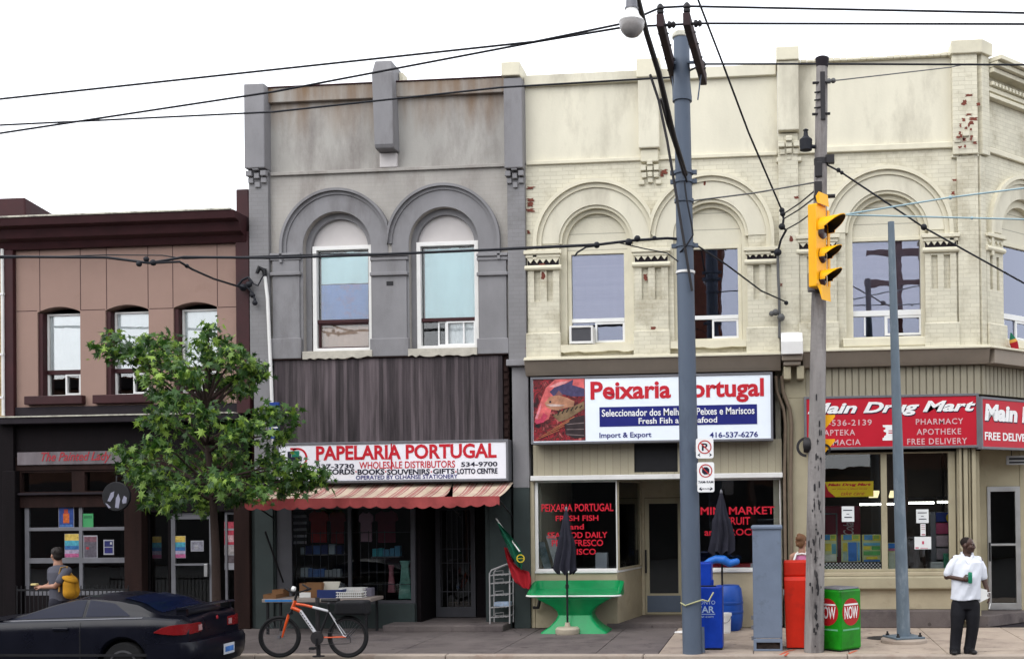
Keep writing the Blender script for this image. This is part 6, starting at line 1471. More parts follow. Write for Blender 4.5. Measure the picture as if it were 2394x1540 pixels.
# ================================================================ pavement boxes
bl_ = P('box_blue', (.004, .04, .36), .4, coat=.05, var=.2, c2=(.006, .02, .14), amt=.25)
def newsbox(name, label, a, t, c, d, dep, mt, ins=0):
    g = gd((a+c)/2, d); Y = g.y; x0, x1, z0, z1 = R4(a, t, c, d, Y)
    return thing(name, label, 'newspaper box', ((x0+x1)/2, Y+dep/2, 0)), x0, x1, Y, z1
s, x0, x1, Y, z1 = newsbox('newspaper_box', 'blue newspaper box lettered Toronto Star chained beside the grey steel pole', 1607, 1372, 1689, 1519, .4, bl_)
MB().add([(x0, Y, .03), (x1-.03, Y, .03), (x1, Y+.03, .03), (x1, Y+.4, .03), (x0, Y+.4, .03), (x0, Y, z1), (x1-.05, Y, z1), (x1-.0, Y+.04, z1), (x1, Y+.4, z1), (x0, Y+.4, z1)], [(4,3,2,1,0), (5,6,7,8,9), (0,1,6,5), (1,2,7,6), (2,3,8,7), (3,4,9,8), (4,0,5,9)]).build('body', bl_, s, bev=.012)
MB().box(x0+.02, x1-.01, Y+.02, Y+.38, 0, .028).build('foot', m_['black'], s)
ltb = P('pale_blue_letters', (.35, .45, .62))
cline(s, 'TORONTO', 1610, 1403, 1672, 1412, Y-.001, ltb, .0, depth=.003); cline(s, 'STAR', 1618, 1416, 1670, 1432, Y-.001, ltb, .02, depth=.003); cline(s, 'thestar.com', 1616, 1437, 1668, 1443, Y-.001, ltb, .0, depth=.003)
MB().box(X(1620, 1435, Y), X(1672, 1435, Y), Y-.003, Y-.0005, Z(1640, 1435.5, Y), Z(1640, 1434, Y)).build('rule', ltb, s)
MB().box(x0+.05, x1-.1, Y+.1, Y+.14, z1+.001, z1+.02).build('handle', m_['black'], s, bev=.005)
g = gd(1650, 1500); Y = g.y; x0, x1, z0, z1 = R4(1600, 1315, 1664, 1500, Y)
s = thing('newspaper_box', 'taller blue newspaper box standing just behind the lettered blue one', 'newspaper box', ((x0+x1)/2, Y+.2, 0))
MB().box(x0, x1, Y, Y+.4, .02, z1).build('body', bl_, s, bev=.02)
MB().box(x1-.02, x1+.03, Y+.03, Y+.12, Z(1664, 1368, Y), Z(1664, 1355, Y)).build('coin_slot', bl_, s, bev=.008); MB().box(x0+.02, x1-.02, Y+.02, Y+.38, 0, .019).build('foot', m_['black'], s)
# grey cabinet
s, x0, x1, Y, z1 = newsbox('utility_cabinet', 'tall blue grey steel utility cabinet with open vent at its foot', 1757, 1228, 1831, 1521, .6, None)
s['category'] = 'cabinet'; cg = mat('cabinet_grey', (.15, .185, .25), .55, .12, 3, .06, 50, c2=(.08, .09, .11), amt=.15, c2s=4)
zl_ = Z(1793, 1503, Y)
MB().box(x0+.02, x1-.02, Y, Y+.6, Z(1793, 1491, Y), z1-.05).build('body', cg, s, bev=.012)
MB().box(x0-.0, x1+.0, Y-.025, Y+.62, z1-.06, z1).build('lid', cg, s, bev=.02)
MB().plate(rc(x0+.02, x1-.02, 0, Z(1793, 1492, Y)), [rc(x0+.065, x1-.055, .03, Z(1793, 1498, Y)-.02)], Y-.006, Y+.02).box(x0+.02, x0+.05, Y+.021, Y+.6, 0, Z(1793, 1492, Y)).box(x1-.05, x1-.02, Y+.021, Y+.6, 0, Z(1793, 1492, Y)).build('plinth', cg, s, bev=.006)
MB().box(x0+.055, x1-.055, Y+.05, Y+.07, .01, Z(1793, 1495, Y)).build('vent_mesh', mat('rusty_vent', (.04, .028, .024), .9, .6, 14, .3, 40), s)
hn = MB()
for py in (1320, 1442, 1465, 1490): z = Z(1757, py, Y); hn.box(x0-.012, x0+.022, Y+.02, Y+.06, z-.04, z+.02)
hn.build('hinge', m_['alu_dull'], s, bev=.004)
# red box
s, x0, x1, Y, z1 = newsbox('newspaper_box', 'tall orange red newspaper box between the grey cabinet and the wooden pole', 1833, 1311, 1893, 1517, .42, None)
rd = P('box_red', (.62, .022, .007), .5, c2=(.36, .02, .012), amt=.25, c2s=5, var=.1)
zm = Z(1855, 1347, Y)
MB().add([(x0+.03, Y, .02), (x1, Y, .02), (x1, Y+.42, .02), (x0+.03, Y+.42, .02), (x0, Y-.03, zm-.06), (x1, Y-.03, zm-.06), (x1, Y+.42, zm-.06), (x0, Y+.42, zm-.06), (x0, Y, zm), (x1, Y, zm), (x1, Y+.42, zm), (x0, Y+.42, zm)], [(3,2,1,0), (0,1,5,4), (1,2,6,5), (2,3,7,6), (3,0,4,7), (4,5,9,8), (5,6,10,9), (6,7,11,10), (7,4,8,11), (8,9,10,11)]).build('body', rd, s, bev=.015)
MB().box(x0, x1, Y+.03, Y+.4, zm+.002, z1).build('hood', rd, s, bev=.025); MB().box(x0+.04, x1-.02, Y+.02, Y+.4, 0, .019).build('foot', m_['black'], s)
# green box turned corner-on
gc = gd(1966, 1524); gr_ = mat('box_green', (.006, .22, .005), .45, .3, 3, .06, 40, c2=(.006, .08, .004), amt=.35, c2s=3, coat=.04)
A = radians(24); hgt = Z(1966, 1379, gc.y)
s = thing('newspaper_box', 'green newspaper box with red NOW discs standing corner-on right of the wooden pole', 'newspaper box', gc)
ul, ur = Vector((-cos(radians(38)), sin(radians(38)), 0)), Vector((cos(radians(47)), sin(radians(47)), 0))
WL, WR = .48, .49
c0 = gc; c1 = gc+ur*WR*1.0; c3 = gc+ul*WL; c2 = c1+ul*WL
def up(p, z): return Vector((p.x, p.y, z))
MB().hexa([up(p, .02) for p in (c0, c1, c2, c3)], [up(p, hgt) for p in (c0, c1, c2, c3)]).build('body', gr_, s, bev=.03)
ctr = (c0+c2)/2
MB().hexa([up(p+(ctr-p)*.06, hgt+.001) for p in (c0, c1, c2, c3)], [up(p+(ctr-p)*.12, hgt+.03) for p in (c0, c1, c2, c3)]).build('lid', m_['alu_dull'], s, bev=.01)
MB().hexa([up(p+(ctr-p)*.1, 0) for p in (c0, c1, c2, c3)], [up(p+(ctr-p)*.1, .019) for p in (c0, c1, c2, c3)]).build('foot', m_['black'], s)
for P0, U, Wd in ((c3, -ul, WL), (c0, ur, WR)):
    nrm = Vector((U.y, -U.x, 0)); M = Matrix(((U.x, -nrm.x, 0, P0.x), (U.y, -nrm.y, 0, P0.y), (0, 0, 1, 0), (0, 0, 0, 1)))
    zc_ = Z(1985, 1432, gc.y); rr_ = .2; cx_ = Wd*.5
    d_ = MB(M).plate([(cx_+rr_*cos(2*pi*k/32), zc_+.205*sin(2*pi*k/32)) for k in range(32)], [], -.004, -.001).build('red_disc', P('disc_red', (.4, .012, .015)), s)
    text_mb('NOW', cx_-rr_*.78, cx_+rr_*.78, zc_-.1, zc_+.085, -.008, M=M, bold=.01, depth=.003).build('lettering', m_['white_l'], d_)
    MB(M).box(cx_-rr_*.8, cx_+rr_*.78, -.008, -.005, zc_+.1, zc_+.125).build('rule', m_['white_l'], d_)
    MB(M).box(cx_-rr_*.95, cx_+rr_*.95, -.003, -.0005, zc_-.275, zc_-.25).build('printed_strip', P('strip_pale', (.12, .4, .2)), s)
# ================================================================ fish stall table and parasols
m_['green_p'] = P('green_fibreglass', (.004, .24, .075), .35, coat=.1, var=.15)
gt_ = gd(1343, 1479); Y = gt_.y
tx0, tx1 = X(1229, 1382, Y), X(1448, 1382, Y); zt_ = Z(1340, 1388, Y); s = thing('fish_table', 'bright green moulded fish display table on a flared pedestal with a white rim', 'table', ((tx0+tx1)/2, Y+.3, 0))
yb_ = -.06
zr1 = Z(1340, 1357, yb_)
cx_ = (tx0+tx1)/2
# tray
def rrect(x0, x1, y0, y1, r, z, n=5):
    out = []
    for cx, cy, a0 in ((x1-r, y0+r, -90), (x1-r, y1-r, 0), (x0+r, y1-r, 90), (x0+r, y0+r, 180)): out += [Vector((cx+r*cos(radians(a0+90*k/n)), cy+r*sin(radians(a0+90*k/n)), z)) for k in range(n+1)]
    return out
def loft(mb, loops, cap0=True, cap1=True):
    n = len(loops[0]); vs = [p for l in loops for p in l]; fs = []
    for i in range(len(loops)-1):
        for k in range(n): k2 = (k+1) % n; fs.append((i*n+k, i*n+k2, (i+1)*n+k2, (i+1)*n+k))
    if cap0: fs.append(tuple(range(n))[::-1])
    if cap1: fs.append(tuple(range((len(loops)-1)*n, len(loops)*n)))
    return mb.add(vs, fs)
y0_ = Y-.02
l0 = rrect(tx0+.05, tx1-.05, y0_+.05, yb_, .12, zt_-.07); l1 = rrect(tx0, tx1, y0_, yb_, .14, zt_-.05); l2 = rrect(tx0, tx1, y0_, yb_, .14, zt_)
l3 = rrect(tx0+.02, tx1-.02, y0_+.02, yb_, .13, zt_+.01)
def tilt(l, dz):
    return [Vector((p.x, p.y, p.z + dz*max(0, min(1, (p.y-(y0_+.12))/(yb_-y0_-.2))))) for p in l]
dz = zr1-zt_
for l in (l1, l2, l3): pass
top_l = tilt(l3, dz); inn = [Vector((cx_+(p.x-cx_)*.95, p.y+.02 if p.y < (y0_+yb_)/2 else p.y-.03, p.z)) for p in top_l]
low = [Vector((cx_+(p.x-cx_)*.9, (y0_+yb_)/2+(p.y-(y0_+yb_)/2)*.85, zt_-.02+max(0, p.z-zt_)*.35)) for p in top_l]
loft(MB(), [l0, l1, tilt(l2, dz), top_l, inn, low]).build('tray', m_['green_p'], s, smooth=40)
rim_ = MB(); fr_l = [p for p in rrect(tx0-.006, tx1+.006, y0_-.006, yb_, .14, zt_-.035) if p.y < y0_+.3]
fr_l = sorted(fr_l, key=lambda p: p.x); rim_.tube(fr_l, .018, 8); rim_.build('white_rim', m_['white'], s, smooth=50)
pc = X(1343, 1479, Y)
ped = []
for t, wv in ((0, 158), (.04, 156), (.18, 120), (.36, 92), (.5, 82), (.62, 86), (.76, 108), (.9, 150), (1, 176)):
    hw_ = wv/2/FPX*(Y+20); z = t*(zt_-.07); d_ = .22+.16*abs(t-.5)*2
    ped.append(rrect(pc-hw_, pc+hw_, Y+.28-d_-.02, Y+.28+d_*.75, .05, z, 3))
loft(MB(), ped).build('pedestal', m_['green_p'], s, smooth=50)
nav = mat('parasol_cloth', (.018, .018, .028), .9, .3, 4, .2, 30)
def parasol(label, tip, zlow, zbase, r, seed, base=True, hang=True):
    rnd = random.Random(seed); s = thing('closed_parasol', label, 'parasol', (tip.x, tip.y, zbase))
    MB().tube([(tip.x, tip.y, zbase), (tip.x, tip.y, tip.z+.03)], .018, 10).build('pole', m_['black'], s, smooth=50)
    n = 40; rows = 22; vs = []; fs = []
    ph = [rnd.uniform(0, 6) for _ in range(4)]
    for j in range(rows+1):
        t = j/rows; z = tip.z-(tip.z-zlow)*t
        R_ = r*(.08+.92*(t**.75 if t < .45 else (.45**.75+(t-.45)*.55)/(.45**.75+.55*.55)))
        for k in range(n):
            a = 2*pi*k/n; f = 1+.28*sin(8*a+ph[0]+2*t)*min(1, t*2)+.1*sin(3*a+ph[1]+3*t)
            zz = z + (.05*sin(8*a+ph[0]+2) if j == rows else 0)
            vs.append((tip.x+R_*f*cos(a)+.02*t*sin(2+seed)+(.05*sin(9*t+seed)*t*.4), tip.y+R_*f*sin(a), zz))
    for j in range(rows):
        for k in range(n): k2 = (k+1) % n; fs.append((j*n+k, (j+1)*n+k, (j+1)*n+k2, j*n+k2))
    fs.append(tuple(range(n))); 
    MB().add(vs, fs).build('canopy', nav, s, smooth=70)
    MB().lathe([(.02, -.03), (.03, 0), (.015, .04), (.004, .05)], tip, 10).build('finial', m_['alu_dull'], s, smooth=50)
    return s
b1 = gd(1327, 1481); t1 = at(1322, 1190, b1.y)
t1.x = b1.x-.03
s = parasol('furled navy parasol on a round cream base in front of the green fish table', Vector((b1.x, b1.y, t1.z)), Z(1330, 1337, b1.y), .1, .17, 3)
MB().lathe([(.01, 0), (.2, 0), (.21, .02), (.21, .09), (.18, .12), (.05, .125), (.04, .2), (.02, .2)], b1, 26).build('base', P('cream_plastic', (.4, .35, .27), .5), s, smooth=40)
MB().lathe([(.02, -.04), (.03, -.03), (.03, .03), (.02, .04)], (b1.x, b1.y, Z(1326, 1370, b1.y)), 10).build('collar', m_['black'], s)
t2 = at(1686, 1150, -.36); 
parasol('furled navy parasol standing in the blue barrel by the fish shop right window', t2, Z(1690, 1292, -.36), .45, .2, 8)
bg_ = gd(1690, 1470); bg_.y = -.75
s = thing('plastic_barrel', 'blue plastic barrel behind the newspaper boxes holding a furled parasol', 'barrel', (t2.x+.1, -.36, 0))
bc = Vector((t2.x+.1, -.36, 0)); zb1 = Z(1690, 1367, -.36)
MB().lathe([(.01, 0), (.2, 0), (.24, .06), (.26, .25), (.26, zb1-.25), (.235, zb1-.06), (.19, zb1), (.17, zb1-.01), (.01, zb1-.02)], bc, 28).build('drum', P('barrel_blue', (.01, .06, .3), .4), s, smooth=40)
MB().lathe([(.259, .3), (.268, .31), (.268, .34), (.259, .35)], bc, 28).lathe([(.259, zb1-.33), (.268, zb1-.32), (.268, zb1-.29), (.259, zb1-.28)], bc, 28).build('hoop', P('barrel_hoop', (.01, .05, .24), .4), s, smooth=30)
gb2 = Vector((X(1696, 1470, -.78), -.78, 0))
s = thing('white_bucket', 'small white plastic bucket beside the blue barrel', 'bucket', gb2); zq = Z(1695, 1432, gb2.y)
MB().lathe([(.01, 0), (.085, 0), (.1, zq-.05), (.11, zq-.05), (.112, zq), (.1, zq), (.09, .02), (.01, .02)], gb2, 20).build('pail', m_['white'], s, smooth=40)
MB().tube([gb2+Vector((.1*cos(a), -.1*abs(sin(a))-.01, zq-.04-.12*sin(a))) for a in [pi*i/10 for i in range(11)]], .005, 6).build('handle', m_['alu_dull'], s)
bgm = MB(); rnd = random.Random(5)
q0 = at(1655, 1318, -.95); 
tb = MB().limb([at(1648, 1318, -.5), at(1660, 1311, -.5), at(1676, 1306, -.5), at(1692, 1308, -.52), at(1706, 1316, -.5), at(1722, 1312, -.5)], [.05, .06, .075, .08, .07, .06])
tag(tb.build('tarpaulin', P('tarp_blue', (.02, .13, .48), .4), remesh=(.012, 2)), 'crumpled bright blue tarpaulin bundle tied round the parasol pole', 'tarpaulin')
# ================================================================ stationery stall
Y = -1.0
x0, x1, z0, z1 = R4(612, 1399, 866, 1407, Y)
s = thing('stall_table', 'low stall table with a pale and blue edge outside the stationery window', 'table', ((x0+x1)/2, Y+.3, 0))
MB().box(x0, x1, Y, Y+.65, z0, z1).build('top', P('table_top', (.3, .25, .22)), s, bev=.006)
MB().box(x0+.06, x0+.55, Y-.004, Y-.0005, z0+.012, z1-.012).build('blue_strip', P('strip_blue', (.04, .2, .5)), s)
for lx in (x0+.08, x1-.1):
    for ly in (Y+.06, Y+.58): MB().box(lx-.02, lx+.02, ly-.02, ly+.02, 0, z0-.001).build('leg', m_['black'], s)
card = mat('brown_card', (.2, .1, .045), .85, .15, 4, .05, 30)
def carton(label, a, t, c, d, Yc, dep, mt, name='carton', open_=True):
    x0, x1, _, zt_2 = R4(a, t, c, d, Yc); zb_2 = z1; 
    s = thing(name, label, name.split('_')[-1], ((x0+x1)/2, Yc+dep/2, zb_2)); q = .012
    MB().box(x0, x1, Yc, Yc+dep, zb_2+.001, zb_2+.014).build('bottom', mt, s)
    MB().box(x0, x1, Yc, Yc+q, zb_2+.015, zt_2).box(x0, x1, Yc+dep-q, Yc+dep, zb_2+.015, zt_2).box(x0, x0+q, Yc+q+.001, Yc+dep-q-.001, zb_2+.015, zt_2).box(x1-q, x1, Yc+q+.001, Yc+dep-q-.001, zb_2+.015, zt_2).build('side', mt, s)
    return s
carton('low brown carton at the left end of the stationery stall', 615, 1389, 645, 1400, Y+.05, .3, card); carton('small brown carton behind the low one at the left end of the stall', 636, 1378, 662, 1399, Y+.36, .25, card)
s = carton('larger brown carton behind the bicycle handlebar on the stall', 700, 1363, 752, 1399, Y+.2, .3, card); x0_, x1_, a_, b_ = R4(700, 1384, 726, 1396, Y+.19)
MB().box(x0_, x1_, Y+.192, Y+.199, a_, b_).build('label_card', m_['white'], s)
carton('blue tub on the stationery stall', 741, 1378, 800, 1400, Y+.1, .4, P('tub_blue', (.02, .035, .13), .5), 'plastic_tub')
q = R4(755, 1359, 794, 1379, Y+.3); o = MB().add([(q[0]+.01, Y+.28, q[2]), (q[1]-.03, Y+.28, q[2]), (q[1]-.03, Y+.3, q[2]), (q[0]+.01, Y+.3, q[2]), (q[0], Y+.33, q[3]), (q[1], Y+.33, q[3]), (q[1], Y+.35, q[3]), (q[0], Y+.35, q[3])], [(3,2,1,0), (4,5,6,7), (0,1,5,4), (1,2,6,5), (2,3,7,6), (3,0,4,7)]).build('price_card', P('card_cream', (.5, .47, .4), .8)); tag(o, 'blank cream card standing in the blue tub', 'card')
for a, t, c, d, yy, lab in ((789, 1375, 848, 1386, .3, 'white wire basket behind the other on the stall'), (786, 1384, 846, 1400, .05, 'front white wire basket at the right end of the stall')):
    x0_, x1_, a_, b_ = R4(a, t, c, d, Y+yy); a_ = z1+.01 if yy < .2 else z1+.12
    s = thing('wire_basket', lab, 'basket', ((x0_+x1_)/2, Y+yy+.1, a_)); w_ = MB()
    for i in range(12): xx = x0_+.02+(x1_-x0_-.04)*i/11; w_.tube([(xx, Y+yy, b_), (xx, Y+yy+.01, a_), (xx, Y+yy+.22, a_), (xx, Y+yy+.23, b_)], .006, 5)
    for zq_ in (a_+.006, (a_+b_)/2, b_): w_.tube([(x0_, Y+yy, zq_), (x1_, Y+yy, zq_), (x1_, Y+yy+.23, zq_), (x0_, Y+yy+.23, zq_), (x0_, Y+yy, zq_)], .008, 5)
    w_.build('wire', m_['white'], s); MB().box(x0_+.03, x1_-.03, Y+yy+.03, Y+yy+.2, a_+.012, b_-.02).build('contents', P('basket_goods', (.4, .38, .33), .7, var=.5), s, bev=.01)
q = R4(845, 1374, 869, 1398, Y+.45); tag(MB().box(q[0], q[1], Y+.44, Y+.6, z1+.001, q[3]).build('grey_carton', P('grey_card', (.16, .15, .19)), bev=.006), 'plain grey carton behind the wire baskets at the stall end', 'carton')
# wire rack
Y = -.42; gk = Vector((X(1167, 1452, Y), Y, .12))
x0, x1, z0, z1 = R4(1145, 1316, 1189, 1453, Y)
s = thing('wire_rack', 'leaning white wire display rack beside the stationery doorway', 'rack', ((x0+x1)/2, Y+.1, .12))
zl2 = Z(1145, 1340, Y)
w_ = MB().tube([(x0, Y, .12), (x0, Y, zl2), (x0+.03, Y+.02, zl2+.06), (x1-.05, Y+.1, z1-.02), (x1, Y+.1, z1-.05), (x1, Y+.06, .12)], .014, 8)
w_.tube([(x0, Y+.3, .12), (x0, Y+.3, zl2), (x0+.04, Y+.3, zl2+.06), (x1-.05, Y+.36, z1-.02), (x1, Y+.36, z1-.05), (x1, Y+.34, .12)], .012, 8)
m_['rack'] = P('rack_wire', (.33, .32, .32), .5)
w_.build('frame', m_['rack'], s, smooth=50)
for py in (1345, 1364, 1392, 1420, 1443):
    z = Z(1167, py, Y); sh = MB().tube([(x0, Y, z), (x1, Y+.06, z+.02), (x1, Y+.34, z+.02), (x0, Y+.3, z), (x0, Y, z)], .008, 6)
    for i in range(1, 5): u = i/5; sh.tube([(x0+(x1-x0)*u, Y+.06*u, z), (x0+(x1-x0)*u, Y+.3, z)], .005, 5)
    sh.tube([(x0+.1, Y-.01, z), (x0+.1, Y-.01, z+.08), (x0+.24, Y+.03, z+.09), (x0+.24, Y+.03, z)], .005, 5)
    sh.build('shelf', m_['rack'], s)
q = R4(1153, 1408, 1188, 1419, Y); tag(MB().box(q[0], q[1], Y+.05, Y+.28, q[2]+.012, q[3]).build('leaflets', P('leaflet', (.3, .38, .5), .7, var=.5), bev=.004), 'bundle of pale leaflets on the lower shelf of the wire rack', 'leaflets')
for u, v, w_, lab in ((1705, 1300, .2, 'crushed pale carton on the ground by the foot of the wire rack'), (1830, 1325, .14, 'scrap of white paper on the ground under the wire rack')):
    g = gd(*c5(u, v)); o = MB().add([g+Vector(q) for q in ((-w_/2, -.06, .004), (w_/2, -.05, .004), (w_*.4, .07, .004), (-w_*.5, .05, .004), (-w_*.4, -.04, .05), (w_*.45, -.03, .02), (w_*.3, .05, .06), (-w_*.4, .04, .03))], [(3,2,1,0), (4,5,6,7), (0,1,5,4), (1,2,6,5), (2,3,7,6), (3,0,4,7)]).build('litter', m_['white']); tag(o, lab, 'litter')
g = gd(1589, 1478.5); tag(MB().add([g+Vector(q) for q in ((-.09, -.03, .004), (.1, -.04, .004), (.08, .04, .004), (-.1, .05, .004), (-.07, -.02, .03), (.08, -.02, .02), (.06, .03, .04), (-.08, .03, .02))], [(3,2,1,0), (4,5,6,7), (0,1,5,4), (1,2,6,5), (2,3,7,6), (3,0,4,7)]).build('litter', m_['white']), 'small white scrap on the pavement at the fish shop step', 'litter')
# orange survey marks
om = P('survey_orange', (.5, .1, .05), .9, var=.4); mk = MB()
for pts, z in (([(1824, 1530), (1840, 1522), (1858, 1518)], 0), ([(1843, 1525), (1836, 1532)], 0), ([(1985, 1527), (2003, 1520)], 0)):
    for i in range(len(pts)-1):
        a, c = gd(*[(q*.0 + q) for q in pts[i]]), gd(*pts[i+1]); dd = (c-a).normalized(); nn = Vector((-dd.y, dd.x, 0))*.02
        mk.add([a-nn+Vector((0, 0, .002)), c-nn+Vector((0, 0, .002)), c+nn+Vector((0, 0, .002)), a+nn+Vector((0, 0, .002)), a-nn+Vector((0, 0, .005)), c-nn+Vector((0, 0, .005)), c+nn+Vector((0, 0, .005)), a+nn+Vector((0, 0, .005))], [(3,2,1,0), (4,5,6,7), (0,1,5,4), (1,2,6,5), (2,3,7,6), (3,0,4,7)])
om_ = mk.build('pavement_marking', om); om_['kind'] = 'structure'
# iron railing by the bar
Y = -1.3; x0, x1 = X(40, 1390, Y), X(300, 1390, Y); zr_ = Z(180, 1376, Y)
s = thing('iron_railing', 'low black iron railing in front of the bar window', 'railing', ((x0+x1)/2, Y, 0))
w_ = MB().box(x0, x1, Y-.012, Y+.012, zr_-.03, zr_).box(x0, x1, Y-.01, Y+.01, .12, .14); w_.build('rail', m_['black'], s)
w_ = MB(); n = 26
for i in range(n+1): xx = x0+(x1-x0)*i/n; w_.tube([(xx, Y, 0), (xx, Y, zr_+.06)], .009, 6)
w_.build('bars', m_['black'], s)
# ================================================================ parked car
Yn = -5.75; Xr = X(426, 1480, Yn); ZR = -.15; CLn, CW = 4.4, 1.72
paint = mat('dark_car_paint', (.0035, .004, .009), .3, .15, 3, .0, 60, spec=.2, coat=.08)
cglass = mat('tinted_car_glass', (.003, .006, .022), .12, .1, 3, 0, 40, spec=.12)
car = thing('parked_car', 'dark coupe with rear spoiler and red tail lights parked at the kerb', 'car', (Xr-CLn/2, Yn+CW/2, ZR))
def lerp(tab, s):
    for (a, va), (c, vc) in zip(tab, tab[1:]):
        if s <= c: t = max(0, (s-a)/(c-a)); t = t*t*(3-2*t)*.4+t*.6; return va+(vc-va)*t
    return tab[-1][1]
T_belt = [(0, .80), (.1, .9), (.5, .925), (1.2, .92), (2.4, .88), (3.2, .84), (3.8, .76), (4.3, .62), (4.4, .56)]
T_top = [(0, .86), (.06, .95), (.3, .965), (.45, 1.0), (.75, 1.13), (1.03, 1.185), (1.35, 1.215), (1.6, 1.205), (1.85, 1.15), (2.33, .99), (2.62, .905), (3.2, .86), (3.6, .83), (4.1, .74), (4.4, .62)]
T_hw = [(0, .70), (.12, .79), (.5, .845), (1.2, .86), (2.6, .86), (3.6, .84), (4.1, .78), (4.4, .62)]
T_bot = [(0, .34), (.2, .24), (.5, .2), (3.9, .2), (4.4, .26)]
WH = (.86, 3.42)
def sec(s):
    hw, zb, zt, bo = lerp(T_hw, s), lerp(T_belt, s), lerp(T_top, s), lerp(T_bot, s)
    for w in WH:
        d = abs(s-w)
        if d < .345: bo = max(bo, .31+sqrt(max(0, .345**2-d*d))*.98)
    g = max(0, zt-zb); gw = hw-.07-.52*g
    mid = min(zb-.14, max(bo+.04, .52)); m2 = max(mid+.005, zb-.13)
    P_ = [(hw-.06, bo), (hw-.012, bo+.03), (hw, mid), (hw+.004, m2), (hw-.02, zb-.025), (hw-.05, zb), (hw-.085, zb+.02*min(1, g*9)), ((hw-.09)*.5+gw*.5+.01, zb+g*.5), (gw+.015, zb+g*.86), (gw-.08, zt-.025*min(1, g*6)), (gw*.55, zt-.004), (0, zt)]
    return P_
NS = 88; ss = [CLn*i/NS for i in range(NS+1)]
vs = []; fs = []
def cpt(s, t, z): return Vector((Xr-s, Yn+CW/2+t, ZR+z))
for s_ in ss:
    q = sec(s_); loop = [(-a, z) for a, z in q] + [(a, z) for a, z in q[-2::-1]]
    vs += [cpt(s_, a, z) for a, z in loop]
nl = 23
for i in range(NS):
    for k in range(nl-1): fs.append((i*nl+k, (i+1)*nl+k, (i+1)*nl+k+1, i*nl+k+1))
fs += [tuple(range(nl)), tuple(range(NS*nl, NS*nl+nl))[::-1]]
MB().add(vs, fs).build('body', paint, car, smooth=38)
def side_y(s, z):
    q = sec(s)
    for (a, za), (c, zc_) in zip(q[2:], q[3:]):
        if za <= z <= zc_ and zc_ > za: return a+(c-a)*(z-za)/(zc_-za)
    return q[2][0]
def skin(name, poly, mt, off=.004, nx=30, nz=8, sides=(-1,), par=None, smooth=60):
    """patch lying on the flank between a lower and an upper edge given as (s, z) lines"""
    lo, hi = poly; mb = MB()
    s0, s1 = lo[0][0], lo[-1][0]
    def ev(l, s):
        for (a, za), (c, zc_) in zip(l, l[1:]):
            if s <= c+1e-9: return za+(zc_-za)*((s-a)/(c-a) if c > a else 0)
        return l[-1][1]
    for sd in sides:
        vs = []; fs = []
        for i in range(nx+1):
            s_ = s0+(s1-s0)*i/nx; a, c = ev(lo, s_), ev(hi, s_)
            for j in range(nz+1):
                z = a+(c-a)*j/nz; vs.append(cpt(s_, sd*(side_y(s_, z)+off), z))
        for i in range(nx):
            for j in range(nz): k = i*(nz+1)+j; f = (k, k+nz+1, k+nz+2, k+1); fs.append(f if sd < 0 else f[::-1])
        mb.add(vs, fs)
    return mb.build(name, mt, par or car, smooth=smooth)
def roofz(s): return lerp(T_belt, s)+(lerp(T_top, s)-lerp(T_belt, s))*.84
for sd in (-1, 1):
    skin('side_window', ([(1.47, .945), (2.45, .91)], [(1.47, roofz(1.47)), (1.62, roofz(1.62)), (1.85, roofz(1.85)-.005), (2.1, roofz(2.1)-.005), (2.45, .915)]), cglass, sides=(sd,))
    skin('quarter_window', ([(.8, .955), (1.42, .948)], [(.8, .965), (1.05, roofz(1.05)-.025), (1.42, roofz(1.42))]), cglass, sides=(sd,))
    skin('waist_trim', ([(.6, .927), (2.6, .885)], [(.6, .938), (2.6, .897)]), m_['alu_dull'], .008, nz=1, sides=(sd,))
    skin('body_moulding', ([(.5, .42), (3.0, .42)], [(.5, .455), (3., .455)]), m_['black'], .006, nz=1, sides=(sd,))
dg_ = skin('door', ([(1.44, .3), (1.455, .3)], [(1.44, 1.19), (1.455, 1.19)]), m_['black'], .003, nx=1, nz=14)
hd = cpt(1.72, -(side_y(1.72, .79)+.012), .79)
MB().box(hd.x-.11, hd.x+.11, hd.y-.014, hd.y+.01, hd.z-.018, hd.z+.018).build('door_handle', paint, car, bev=.008)
# rear hatch glass lying on the slope
vs = []; fs = []
for i in range(13):
    s_ = .42+(1.02-.42)*i/12; zt = lerp(T_top, s_); zb_ = lerp(T_belt, s_); gw = lerp(T_hw, s_)-.07-.52*(zt-zb_)-.14
    for j in range(9): u = -1+j/4; vs.append(cpt(s_, u*gw, zt+.006-.012*u*u))
for i in range(12):
    for j in range(8): k = i*9+j; fs.append((k, k+1, k+10, k+9))
MB().add(vs, fs).build('hatch_window', cglass, car, smooth=60)
# spoiler
sp_ = MB(); 
prof = [(.02, 1.05), (.06, 1.075), (.2, 1.06), (.26, 1.04), (.18, 1.035)]
n = len(prof); L0 = [cpt(s_, -.66, z-.015) for s_, z in prof]; L1 = [cpt(s_, .66, z-.015) for s_, z in prof]; Lm = [cpt(s_-.03, -.2, z) for s_, z in prof]; Lp = [cpt(s_-.03, .2, z) for s_, z in prof]
loft(sp_, [L0, Lm, Lp, L1])
for t in (-.6, .6): c = cpt(.14, t, .99); sp_.box(c.x-.07, c.x+.07, c.y-.03, c.y+.03, c.z-.05, c.z+.06)
sp_.build('spoiler', paint, car, smooth=40)
